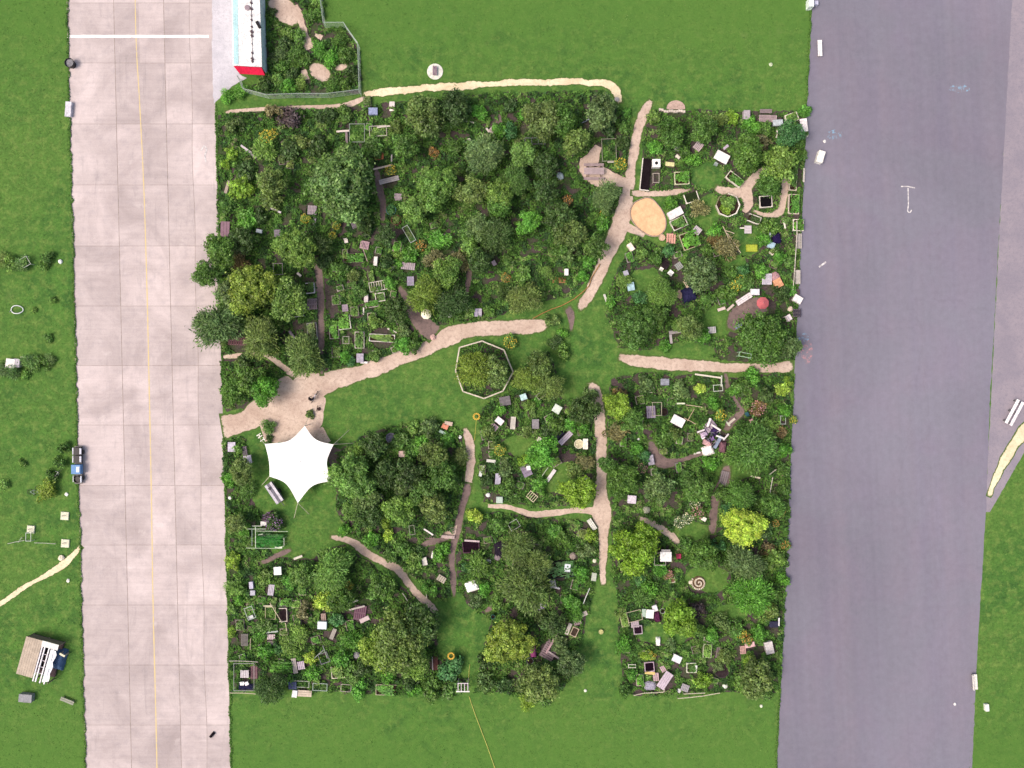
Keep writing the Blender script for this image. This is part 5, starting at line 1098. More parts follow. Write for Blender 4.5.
sheet(658.5, 642, 4.5, 9, 0, '#f4f4f2', 'white drop-shaped cloth on a dark mound', .5, 'cloth_cover', 'cloth', 17); box(677, 659, 9, 7, -24, '#e6e4ec', 'tilted white chest in the south east plots', .65); bed(691.5, 668, 9, 9, 0, '#cfd2c0', 'm', 'square pale bed in the south east plots', ph=.4); board(696, 669, 7, 2.4, 84, '#f0f0ea', 'white side board of the square pale bed', .55)
bed(649.5, 667, 9, 9, 5, '#b9a4b4', None, 'lilac frame around a black hole in the south east plots', soil='#1c0f1c', hgt=.5); board(650, 673, 10, 3.4, -6, '#d8c080', 'yellow plank in the south east plots', .5); pallet(656, 677, 6, 8, 5, '#c0a6ac', 'pinkish pallet beside the yellow plank', .4, 3); pallet(663, 669, 5, 6, 30, '#c4aab0', 'small tilted pink pallet beside the long plank table', .4, 3)
t_ = table(665, 680.5, 18, 8.5, 56, '#c9bac8', 'long lilac plank table at the south edge', .75, 'wood', 4); sheet(650, 686, 12, 9, 5, '#a29fb0', 'grey blanket spread at the south edge', .3, 'blanket', 'blanket', 19); pallet(685, 688, 8, 7, -20, '#a6a3aa', 'grey tilted pallet behind the rail fence', .5, 5); rock(679, 691, 2.4, '#e9e9ee', 'white stone beside the grey tilted pallet'); frame(632, 666, 7, 3, 0, '#d6d6c8', 'pale end frame of a green bed', .5, plant='b')
bed(707.5, 651, 8, 13, -4, '#a9b294', 'l', 'light green bed left of the dark soil oval', ph=.5); rock(725, 686, 3, '#dfe2da', 'white stone near the south rail fence'); box(750, 645, 10, 5, 12, '#e0b9bc', 'pink white box under orange flowers', .5); pallet(743, 650, 6, 8, 5, '#c49c98', 'pinkish pallet left of the pink white box', .4, 4); box(769.5, 648, 8, 12, 12, '#cfc8c8', 'tall grey white chest near the runway', .8); box(774, 624.5, 9, 6, 0, '#2a2a44', 'dark navy box near the runway', .6); board(779, 622, 8, 1.6, 88, '#e6e6ea', 'white edge board at the navy box', .6)
tub(722, 671, 7, '#3d3338', 'dark round tub bed in the south east plots', .3, '#3a3034'); pallet(719, 652, 6, 12, -8, '#7d6f74', 'grey brown plank strip by the light green bed', .25, 3)
# central plots
table(499.5, 421, 8, 6, -38, '#f2e8ea', 'white tilted table on the central plots'); pallet(494, 427, 8, 6, -38, '#b6a2aa', 'lilac pallet touching the white tilted table', .4, 4); pallet(513, 423, 5, 12.5, -4, '#d5cfc6', 'tall pale pallet in the central plots', .45, 5); box(505, 401, 11, 9, 10, '#6f6a70', 'dark grey lid box below the octagonal fence', .6); box(523.5, 397, 6.5, 6, 20, '#bfe0e4', 'pale cyan box below the octagonal fence', .6)
table(557, 409, 8, 8, -32, '#d3e2d6', 'pale mint square table in the central plots'); box(535.5, 424, 7, 9.5, 0, '#8a868c', 'grey upright chest in the central plots', .7); rock(531.5, 433, 2.2, '#eeeae4', 'white stone in the central plots'); box(540.5, 440.5, 7, 5, -28, '#efe4dc', 'cream box left of the dark slanting roof', .5)
bench(565.5, 438, 16, 5.5, 45, '#c8bccb', 'lilac slanting bench in the central plots', False); sheet(559, 434, 12, 8, 40, '#3d3a4c', 'dark slate tarpaulin beside the lilac slanting bench', .6, seed=22)
tub(579, 444, 4.6, '#e2dcc4', 'round cream tub near the straight path', .6, '#d8d0b0'); box(585.5, 444, 5, 10.5, 0, '#f4efe2', 'narrow cream box near the straight path', .6); bench(526.5, 471, 9, 11, 25, '#8d8296', 'dark lilac armchair bench in the central plots', True); box(528.5, 468, 4, 4.5, 10, '#eceaf0', 'small white box on the dark lilac seat place', .7)
board(551, 475.5, 14, 4, 55, '#e3dde0', 'white slanting plank in the central plots', .5); pole(545, 472, 11, 55, '#b9c4b0', 'thin pole beside the white slanting plank', .6); frame(532, 496.5, 9, 7, -40, '#ded4b4', 'cream wicker frame in the central plots', .5, mid=3); board(491, 461, 9, 3.4, -6, '#d0d0c8', 'pale plank near the western edge of the central plots', .5); board(481.5, 471, 11, 3.6, 74, '#d8dcdc', 'white plank near the western edge of the central plots', .5); board(494.5, 466, 9, 1.6, 82, '#b0c4ac', 'greenish plank in the central plots', .4)
box(498, 479, 5.5, 11, -3, '#b2aec2', 'upright lilac chest in the central plots', .6); rock(488, 495, 2.4, '#e6eaec', 'white stone low in the central plots'); box(499.5, 500, 6.5, 6.5, 0, '#b6c8be', 'pale mint box at the crossing path', .5); chair(586, 480, 10, '#a9aab4', 'grey chair at the straight path'); frame(541, 395, 9, 5, 40, '#a9a3a0', 'grey frame below the olive trees', .6); 
bench(592, 524.5, 12, 5, -56, '#dfe0d8', 'white bench at the path junction', False, .45, 'paint'); frame(514, 525, 10, 8, 30, '#a0a89c', 'pale A-shaped frame below the crossing path', .8)
# south plots
bed(471, 547, 16, 11, 4, '#5a3c50', None, 'dark purple bed with a white top edge', sides='SEW', soil='#241420', hgt=.5); board(472, 541, 15, 2, -4, '#c9b8bc', 'pale edge board of the dark purple bed', .55); sheet(500, 549, 11, 18, 5, '#26202e', 'black sheet left of the willow', .5, seed=25); rock(497.5, 557, 3.6, '#8d8088', 'grey stone on the black sheet'); box(487, 561, 8, 3, -10, '#b9c0bc', 'low grey box near the black sheet', .4)
board(428.5, 532, 11, 1.8, -33, '#ece4e4', 'white plank on the slate terrace', .5); bench(448, 537, 13, 3, -5, '#c6b2b0', 'low pinkish bench at the slate terrace edge', False, .4); box(433.5, 555, 4, 7, -10, '#f2f2f0', 'white upright box below the slate terrace', .6); box(424.5, 561.5, 5, 8, 12, '#d6d2cc', 'pale box below the slate terrace', .5); pallet(441.5, 579, 9, 6, -32, '#b4ac9e', 'pale tilted pallet below the slate terrace', .4, 4); bed(431.5, 595, 10, 6, 8, '#efe8d6', 'l', 'cream broken frame at the diagonal path', sides='NW', ph=.2); pole(405, 597, 9, -55, '#cfc9bd', 'thin pale pole beside the diagonal path', .5); frame(412, 530, 5, 9, 8, '#8a8d80', 'thin frame left of the slate terrace', .8)
sheet(472, 586.5, 14, 11, 18, '#ffffff', 'bright white tarpaulin over a bed', .55, seed=27); bed(560.5, 570, 24, 15, 5, '#2c3a3c', 't', 'dark teal cold bed with a white panel', ph=.6, fill=1.0); box(567.5, 568, 6, 8, -5, '#e0e8ee', 'white panel box on the dark teal bed', .8); rock(573, 556, 4, '#a2948c', 'tan boulder above the dark teal bed'); box(553, 584, 6, 8, 10, '#9a9c98', 'grey box below the dark teal bed', .5); board(555, 587.5, 10, 1.8, -15, '#dadada', 'white plank below the dark teal bed', .5)
box(594, 577, 5, 8, -8, '#b8beb2', 'pale grey box at the end of the straight path', .5); pole(586.5, 596, 17, 68, '#dfe4e4', 'thin white pole at the lawn edge', .6); rock(594.5, 561, 2.2, '#f2f0d8', 'cream stone at the straight path'); rock(541.5, 606.5, 4.5, '#b3a9c2', 'lilac boulder under the willow'); tub(493, 617, 2.2, '#2f6a64', 'small teal bin under the yellow green tree', .8)
board(568.5, 629, 12, 4.2, 68, '#c4bcb4', 'pale slanting plank at the south lawn', .5); bed(574.5, 632, 6, 8.5, -25, '#c2b09c', None, 'small tan box bed at the south lawn', soil='#4d4038', hgt=.5); pallet(577, 621.5, 8, 7, 20, '#a48e94', 'pinkish brown pallet at the south lawn', .4, 4); bench(583, 614.5, 9, 4.5, 25, '#bab2aa', 'pale bench end at the south lawn', False); board(574.5, 614.5, 5, 2.6, 20, '#d6ccc0', 'short pale plank at the south lawn', .5)
pallet(550, 650, 20, 14, 60, '#96828a', 'pinkish plank deck under the south trees', .25, 9); board(552, 643, 24, 2.2, 60, '#b89aa2', 'long pink beam across the plank deck', .7); board(553.5, 655, 14, 2.2, -34, '#b3a4a8', 'short pink beam across the plank deck', .6); sheet(533.5, 652.5, 6, 12, 3, '#8c4474', 'magenta cloth hanging under the south trees', 1.0, 'cloth_cover', 'cloth', 31); tub(530, 661, 3.4, '#5b6466', 'grey tub below the magenta cloth', .4)
tub(601, 632, 2.4, '#c3c08a', 'small stump on the south lawn', .35, '#d0cc90', cat='stump', name='tree_stump', mat='wood')
# south west plots and around the tent
table(231.5, 447, 7.5, 9.5, 0, '#c4bdcf', 'lilac tabletop beside the taxiway'); table(247.5, 459.5, 8, 8, 10, '#d5cddc', 'lilac white tabletop on dark legs left of the tent', .9); pallet(244.5, 451, 5, 9, 10, '#6f6672', 'dark grey pallet behind a lilac tabletop', .4, 3); rock(229.5, 498, 1.8, '#ffffff', 'white stone at the taxiway edge below the tent')
box(263.5, 523.5, 6, 4, 0, '#e3e3e0', 'small white box on the green net cage edge', .8); box(277.5, 571, 7.5, 8, 3, '#f4f8f6', 'white square box in the south west plots', .7); board(298, 557.5, 9, 2.6, 20, '#d9d4c8', 'pale slanting plank below the net cage', .4); box(251, 585.5, 4, 7, 5, '#c8c4da', 'narrow lilac box by the taxiway', .6); box(252.5, 593, 5, 5, 0, '#b4b4c2', 'small grey lilac box by the taxiway', .5); pallet(271, 590, 6, 11, -8, '#c4becc', 'white lilac pallet in the south west plots', .4, 4)
frame(250, 613, 8, 12, 20, '#aab6ac', 'pale hooped frame by the taxiway', .7); box(251, 617.5, 5, 4, 20, '#cfd2d4', 'pale small box in the hooped frame place', .5); pole(276, 613, 23, -57, '#d8cdb0', 'long cream pole in the south west plots', .9); pole(286, 627, 8, -78, '#d8cdb0', 'short cream pole in the south west plots', .8); bed(283, 615, 7.5, 13, 2, '#ccc0ba', None, 'lilac white framed bed with dark soil', sides='NES', soil='#2b2226', hgt=.5); board(268, 606, 9, 1.8, 0, '#bdb9a4', 'pale board at the top of a bed', .6); frame(270.5, 613, 10, 12, 0, '#b4b08c', 'low frame of olive greens', .5, plant='l'); bed(286, 602, 12, 8, 0, '#8d8a84', 'b', 'grey bed of bright leaves', sides='SEW', ph=.6)
pallet(271, 637, 8, 5, 0, '#cdbcc2', 'pinkish pallet in the south west plots, upper one', .5, 5); pallet(271, 643, 7.5, 4, 0, '#bba8a8', 'pinkish pallet in the south west plots, lower one', .35, 4); board(272, 632, 12, 1.8, 6, '#a9b4b0', 'pale edge board above the pinkish pallets', .6); pallet(244.5, 640, 7, 12, 0, '#75716f', 'dark grey slatted crate by the taxiway', .6, 5); pole(250.5, 644, 12, 86, '#b9ae98', 'upright-lying pale pole beside the dark crate', .6)
box(322, 625.5, 9, 7.5, -2, '#e4f0f6', 'white and pale blue chest in the south west plots', .8); pallet(323.5, 617.5, 5, 8, 5, '#a9928c', 'brown pallet behind the white blue chest', .4, 3); bench(333, 634, 11, 4, 68, '#aaa49e', 'grey slanting bench in the south west plots', False); pallet(301, 665.5, 7, 8, 10, '#cbbccd', 'lilac pallet seat right of the clipped hedge', .5, 4); bench(294.5, 666, 15, 4.6, -80, '#b7aeaa', 'grey narrow bench right of the clipped hedge', False)
pallet(244.5, 674, 8.5, 7.5, 0, '#d2ccd2', 'white lilac pallet on the taxiway terrace', .5, 5); chair(242, 683.5, 0, '#ffffff', 'white chair on the taxiway terrace, left one'); chair(246.5, 683.5, 20, '#f4eef6', 'white chair on the taxiway terrace, right one'); frame(244, 677, 20, 27, 0, '#8f9490', 'open grey frame around the taxiway terrace', .9); pallet(254, 672, 7, 14, 0, '#7d6068', 'reddish plank floor of the taxiway terrace', .12, 4); sheet(247, 687, 18, 6, 0, '#2a2a4a', 'navy tarpaulin strip on the taxiway terrace', .3, seed=35)
box(294.5, 694, 5, 7, -8, '#ffffff', 'white cushion box at the end of a tan bench', .6); bench(304, 693.5, 15, 6.5, -3, '#cdbfae', 'long tan bench at the south west lawn edge', False, .45); t_ = thing('solar_panel', '', 'solar panel', 292.5, 685, 0, hz=.6, fixed='dark blue solar panel at the south west lawn edge'); pn = MB().box((0, 0, .6), (1.0, .95, .05)).build('panel', 'plastic', t_, '#24345c'); pn.rotation_euler = (.12, 0, 0); gl_ = MB()
for k in range(5): gl_.box((-.4+.2*k, 0, .63), (.015, .9, .006))
gl_.build('cell_lines', 'metal', pn, '#6f7fa8')
for sx in (-.4, .4): MB().box((sx, .1, .28), (.05, .05, .56)).build('leg', 'metal', t_, '#888888')
frame(300, 684, 18, 6, -2, '#aeb4a8', 'pale frame above the long tan bench', .5, plant='m'); frame(320, 687, 14, 7, -3, '#a4b4ac', 'pale frame of greens right of the long tan bench', .5, plant='m'); bed(338, 672, 13, 12, 5, '#cfcab8', 'l', 'cream cornered bed in the south west plots', sides='WS', ph=.7); frame(346, 688, 10, 7, -4, '#a9a49a', 'grey frame at the south west lawn edge', .6)
pole(318, 655, 15, 42, '#9fa3a4', 'grey pole rising in the south west plots', 1.0); pole(325, 652, 13, -68, '#9fa3a4', 'grey pole falling in the south west plots', 1.0); frame(324, 658, 9, 10, 20, '#85868c', 'grey frame over dark tubs in the south west plots', .7)
pallet(360, 613, 12, 15, -8, '#7a5a6c', 'dark purple plank deck', .25, 6); board(364.5, 619.5, 10, 5, 25, '#cdbcc0', 'pale plank on the dark purple deck', .45); board(357, 608, 16, 2, 14, '#bdb4b0', 'long pale beam above the purple deck', .7); board(353, 602, 11, 1.8, 22, '#b4b2b0', 'short pale beam above the purple deck', .7)
bed(386, 690, 20, 10, -1, '#a9a48c', 'b', 'low cornered bed at the south lawn edge', sides='NWS', ph=.45); bed(435.5, 663.5, 6, 14, 3, '#b4aab0', None, 'brown bed with a white edge beside the narrow lawn', sides='W', soil='#5b3d3c', hgt=.4); box(380.5, 667, 6, 6, 5, '#9d9ca0', 'grey box under the big olive tree', .5); rock(356.5, 655, 3.6, '#98969c', 'grey boulder left of the big olive tree'); rock(455, 523, 0.1, '#888888', 'x') if False else None
box(448.5, 423.5, 8, 4, -10, '#c4b0a2', 'tan box at the top of the plots right of the tent', .5); box(445, 426.5, 6.5, 5, -25, '#d98e74', 'orange box at the top of the plots right of the tent', .5); box(402, 454, 6.5, 6, 0, '#dcc0b8', 'pink box in the plots right of the tent', .5); tub(391, 438, 5, '#7d7a88', 'grey round lidded tub right of the tent', .7, '#85828f'); rock(460, 437, 1.8, '#ffffff', 'white stone near the narrow path'); board(443, 432.5, 8, 3, -25, '#a4bcb4', 'pale mint plank right of the tent', .5); box(447.5, 473, 6, 4, -25, '#a9b4bc', 'pale grey box near the narrow path', .4); rock(441.5, 476, 1.6, '#ffffff', 'tiny white stone near the narrow path'); pallet(380, 498, 8, 8, 30, '#6f646e', 'dark grey pallet in the deep shade right of the tent')
# western lawn and edges
t_ = tub(69, 62.5, 4.6, '#1b1b22', 'black round litter bin at the taxiway edge', .9, '#8d8d94', cat='bin', name='litter_bin'); box(68, 109, 6, 15, -4, '#cfcdd8', 'long pale box at the taxiway edge', .5)
box(10, 363.5, 9, 9.5, -8, '#e9e6e4', 'white crate on the western lawn', .7); box(16.5, 363, 6, 8.5, -5, '#b9b4bf', 'grey lilac crate on the western lawn', .65); pole(29, 357, 18, 0, '#c9cbb8', 'pale level pole beside the crates on the western lawn', .5)
rock(60, 261.5, 2.2, '#ffffff', 'white ball at the end of the western hedge row', 'garden_ball', 'ball', 1.0); frame(25, 262, 8, 9, 30, '#b4bab0', 'pale hoop frame over the western hedge row', .8)
t_ = thing('garden_hoop', '', 'hoop', 16, 309.5, 0, hz=.4, fixed='pale grey hoop lying on the western lawn'); MB().tube([(.75*math.cos(2*PI*k/20), .5*math.sin(2*PI*k/20), .12+.22*math.sin(2*PI*k/20)**2) for k in range(21)], .06, 6).build('ring', 'plastic', t_, '#d6d9dc'); MB().tube([(-.7, .1, .1), (-1.0, -.3, .05)], .03, 5).build('cord', 'cloth', t_, '#9aa0a0')
def slab(px, py, w, base): 
    t = thing('ballast_slab', base, 'concrete slab', px, py, -4, hz=.2, group='pale ballast slabs on the western lawn'); MB().box((0, 0, .1), (w*S, w*S, .2), bev=.03).build('slab', 'stone', t, '#d9d9c4'); MB().box((-.1, .03, .23), (.45, .1, .06), .2).build('bracket', 'metal', t, '#55524c')
slab(64.5, 516, 8, 'cream concrete slab with a dark bracket, upper one by the taxiway'); slab(65, 543.5, 8, 'cream concrete slab beside the western dirt path'); slab(30.5, 529.5, 7.5, 'cream concrete slab with a small grey mast frame'); frame(28.5, 537, 5, 8, 0, '#b9c2b8', 'small grey mast frame on the western lawn', .9); pole(16, 542, 18, 12, '#aab2a0', 'thin pale mast lying left on the western lawn', .5); pole(45, 543.3, 22, -2, '#aab2a0', 'thin pale mast lying right on the western lawn', .5); pole(20, 540, 7, 50, '#9aa89c', 'short grey strut on the western lawn', .4)
rock(66, 494.5, 1.8, '#ffffff', 'small white stone below the blue handcart'); rock(67.5, 581, 1.8, '#f2f2e8', 'small white stone below the western dirt path'); rock(61, 558, 3.2, '#e6dcc8', 'cream stone at the western dirt path')
box(25, 698.5, 13, 8, -5, '#8e9096', 'grey faceted chest below the stage pavilion', .8); board(67, 701, 14, 4, -22, '#9da092', 'grey green plank heap below the stage pavilion', .4, n=2)
t_ = thing('duffel_bag', '', 'bag', 212, 735, 50, hz=.2, fixed='small black bag lying on the taxiway'); MB().box((0, 0, .18), (.72, .34, .36), bev=.1).build('bag', 'cloth', t_, '#17131a'); MB().tube([(-.2, -.1, .36), (-.15, 0, .46), (.15, 0, .46), (.2, -.1, .36)], .02, 5).build('handle', 'cloth', t_, '#2a2228')
# runway side
bench(820, 48, 16, 4.4, 92, '#f2f0f2', 'white slatted bench on the runway edge by the north lawn', False, .45, 'paint'); box(811.5, 2, 5, 9, 0, '#eefaf6', 'white upright cabinet at the top of the runway edge', 1.2); box(816.5, 2.5, 4, 4, 0, '#c4c4dc', 'lilac box beside the white cabinet', .5)
box(821, 156.5, 6.5, 12, -16, '#f6f4ee', 'white locker standing on the runway', .9); rock(825, 141, 1.6, '#e0e0e0', 'pale stone beside the blue chalk drawing')
t_ = thing('long_bench', '', 'bench', 1014.5, 412.5, 62, hz=.5, fixed='long white double bench at the sandy verge'); 
for s, c in ((-.35, '#f4eff4'), (.3, '#fbf8fa')):
    m_ = MB()
    for k in range(2): m_.box((0, s+.2*k-.1, .47), (3.3, .17, .05))
    m_.build('seat', 'paint', t_, c)
for x in (-1.4, 0, 1.4): MB().box((x, 0, .22), (.12, 1.2, .44)).build('leg', 'metal', t_, '#6a6a6a')
bench(975, 682, 15, 5, 94, '#ece8e4', 'white bench on the far edge of the runway', True, .45, 'paint'); box(987.5, 708, 3.6, 7, 4, '#f2f4ee', 'small white box on the eastern lawn', .5); rock(955.5, 704.5, 1.4, '#eeeeee', 'tiny white stone on the runway')
rock(771, 64, 2, '#c8d4b4', 'pale stone on the north lawn'); rock(630.5, 706, 0.1, '#aaa', 'x') if False else None
rock(585.5, 691, 1.6, '#f2f2e8', 'tiny white stone on the south lawn'); rock(761.5, 706.5, 1.6, '#e8ecd8', 'tiny white stone near the south runway corner')
pole(317.2, 408.5, 6, 80, '#3a2c2c', 'dark short post on the dirt forecourt', .8); rock(318.8, 409, 1.8, '#4a3838', 'dark round stone on the dirt forecourt')

# small planters tucked in between, weathered and half overgrown
rp_ = random.Random(21); kinds_ = [('#8b847c', 'm', 'small grey timber planter of herbs'), ('#a3988a', 'b', 'small tan timber planter of lettuce'), ('#6f665e', 'l', 'small brown timber planter of seedlings'), ('#b7afa6', 'm', 'small pale timber planter of herbs'), ('#7d7670', 'o', 'small dark timber planter of dry stalks'), ('#94908c', 'b', 'small ash grey planter of leafy greens')]
zones_ = [(228, 320, 590, 690, 15), (620, 760, 385, 480, 11), (622, 770, 605, 690, 9), (482, 590, 410, 500, 10), (322, 400, 245, 360, 9), (625, 790, 215, 345, 8), (460, 595, 520, 600, 6), (225, 320, 130, 240, 6), (340, 500, 100, 240, 6)]
for x0_, x1_, y0_, y1_, n_ in zones_:
    k_ = 0
    for _ in range(400):
        if k_ >= n_: break
        x, y = rp_.uniform(x0_, x1_), rp_.uniform(y0_, y1_)
        if any((x-a)**2+(y-b)**2 < (c+5)**2 for a, b, c in CLEAR) or on_path(np.array([x]), np.array([y]))[0] or any(((x-a)/(c+3))**2+((y-b)/(d+3))**2 < 1 for a, b, c, d, _e in LAWNS): continue
        c_, pl_, b_ = rp_.choice(kinds_); bed(x, y, rp_.uniform(5, 8), rp_.uniform(4, 10), rp_.uniform(-20, 20), c_, pl_, b_, .4, fill=1.0, ph=.45); k_ += 1

# ------------------------------------------------------------------ trees: (px, py, radius px, colour, kind)
for a in [
 (341, 183, 33, 'G', 'round', 6.5), (424, 116, 20, 'o', 'loose'), (404, 145, 14, 'm', 'loose'), (436, 187, 20, 'l', 'clump'), (456, 106, 16, 'd', 'loose'), (485, 153, 17, 'g', 'feather'), (470, 190, 14, 'o', 'clump'), (498, 192, 14, 'l', 'clump'),
 (541, 119, 18, 'o', 'clump'), (563, 121, 15, 'm', 'loose'), (524, 155, 13, 'l', 'clump'), (576, 141, 14, 'o', 'loose'), (602, 111, 17, 'g', 'loose'), (605, 194, 13, 'g', 'feather'), (416, 207, 14, 'l', 'round'), (250, 288, 25, 'k', 'clump', 5.5), (296, 248, 20, 'l', 'round', 4.8), (289, 298, 19, 'l', 'clump', 4.6),
 (219, 250, 14, 'm', 'clump', 5.0), (207, 272, 13, 'm', 'clump', 5.0), (218, 322, 22, 'g', 'feather', 4.6), (262, 338, 19, 'o', 'feather', 4.2), (305, 355, 18, 'o', 'feather'), (240, 240, 14, 'd', 'loose'), (228, 292, 15, 'g', 'loose', 4.5), (270, 182, 15, 'o', 'loose'), (322, 244, 10, 'd', 'loose'),
 (426, 296, 17, 'k', 'feather'), (446, 272, 14, 'l', 'clump'), (452, 301, 15, 'd', 'feather'), (396, 310, 13, 'd', 'loose'), (480, 226, 14, 'g', 'loose'), (495, 235, 15, 'd', 'feather'), (560, 216, 16, 'd', 'loose'), (570, 232, 16, 'o', 'loose'), (524, 297, 15, 'o', 'feather'), (596, 246, 13, 'm', 'loose'), (528, 222, 11, 'b', 'clump'), (500, 205, 13, 'm', 'loose'), (545, 165, 13, 'd', 'loose'), (515, 180, 13, 'm', 'feather'), (545, 190, 13, 'd', 'loose'), (480, 262, 13, 'd', 'loose'), (386, 236, 10, 'd', 'loose'),
 (475, 369, 18, 'k', 'feather', 4.0), (495, 371, 15, 'o', 'loose', 3.8), (540, 364, 14, 'o', 'loose'), (528, 378, 13, 'k', 'feather'), (549, 388, 13, 'o', 'feather'), (637, 326, 20, 'm', 'clump'), (657, 316, 13, 'm', 'loose'),
 (762, 337, 26, 'm', 'clump', 5.2), (788, 347, 13, 'g', 'loose'), (690, 328, 13, 'o', 'loose'), (748, 153, 18, 'm', 'round', 4.4), (789, 134, 13, 't', 'clump'), (781, 165, 19, 'l', 'loose', 4.4), (769, 184, 13, 'm', 'loose'), (700, 273, 18, 'g', 'loose'), (662, 293, 14, 'l', 'feather'), (672, 132, 14, 'm', 'loose'), (705, 130, 13, 'm', 'loose'),
 (752, 449, 22, 'm', 'feather', 4.6), (623, 482, 15, 'm', 'clump'), (660, 487, 16, 'g', 'loose'), (700, 490, 14, 'm', 'loose'), (744, 527, 21, 'L', 'clump', 4.8), (740, 495, 14, 'm', 'feather'), (772, 506, 13, 'm', 'loose'), (635, 549, 26, 'y', 'round', 5.0), (705, 556, 15, 'm', 'clump'), (744, 566, 17, 'g', 'feather'), (753, 596, 19, 'b', 'feather'), (617, 406, 13, 'y', 'clump'), (578, 492, 17, 'y', 'round'), (543, 453, 15, 'b', 'clump'), (584, 411, 16, 'd', 'loose'), (633, 421, 13, 'm', 'loose'), (608, 465, 10, 'm', 'loose'),
 (516, 546, 15, 'o', 'feather', 4.2), (527, 588, 22, 'o', 'feather', 5.0), (535, 565, 15, 'o', 'feather', 4.4), (509, 643, 23, 'k', 'clump', 5.0), (537, 684, 19, 'o', 'clump', 4.2), (571, 664, 14, 'g', 'loose'), (553, 625, 13, 'd', 'loose'),
 (352, 477, 23, 'l', 'clump', 4.8), (374, 446, 14, 'd', 'loose'), (408, 475, 16, 'd', 'loose'), (423, 492, 15, 'm', 'loose'), (398, 509, 15, 'l', 'clump'), (433, 506, 16, 'o', 'loose', 3.8), (369, 515, 14, 'd', 'loose'), (442, 474, 15, 'm', 'loose'), (433, 454, 14, 'o', 'loose'), (366, 500, 14, 'g', 'loose'), (385, 475, 14, 'd', 'loose'), (353, 512, 10, 'l', 'clump'),
 (398, 643, 30, 'o', 'clump', 5.4), (376, 652, 17, 'k', 'clump', 4.4), (421, 622, 19, 'd', 'loose', 4.6), (415, 664, 14, 'l', 'clump'), (271, 689, 15, 'd', 'feather', 3.4), (330, 570, 20, 'l', 'feather', 4.2), (303, 577, 14, 'l', 'loose'), (381, 588, 15, 'm', 'loose'), (340, 600, 13, 'm', 'loose'), (236, 524, 11, 'o', 'loose'), (241, 472, 13, 'o', 'loose'),
 (681, 620, 18, 'y', 'clump', 3.8), (757, 679, 19, 'o', 'loose', 4.0), (250, 380, 16, 'm', 'loose'), (264, 391, 14, 'b', 'clump'), (233, 392, 13, 'm', 'loose'), 
]: tree(*a)

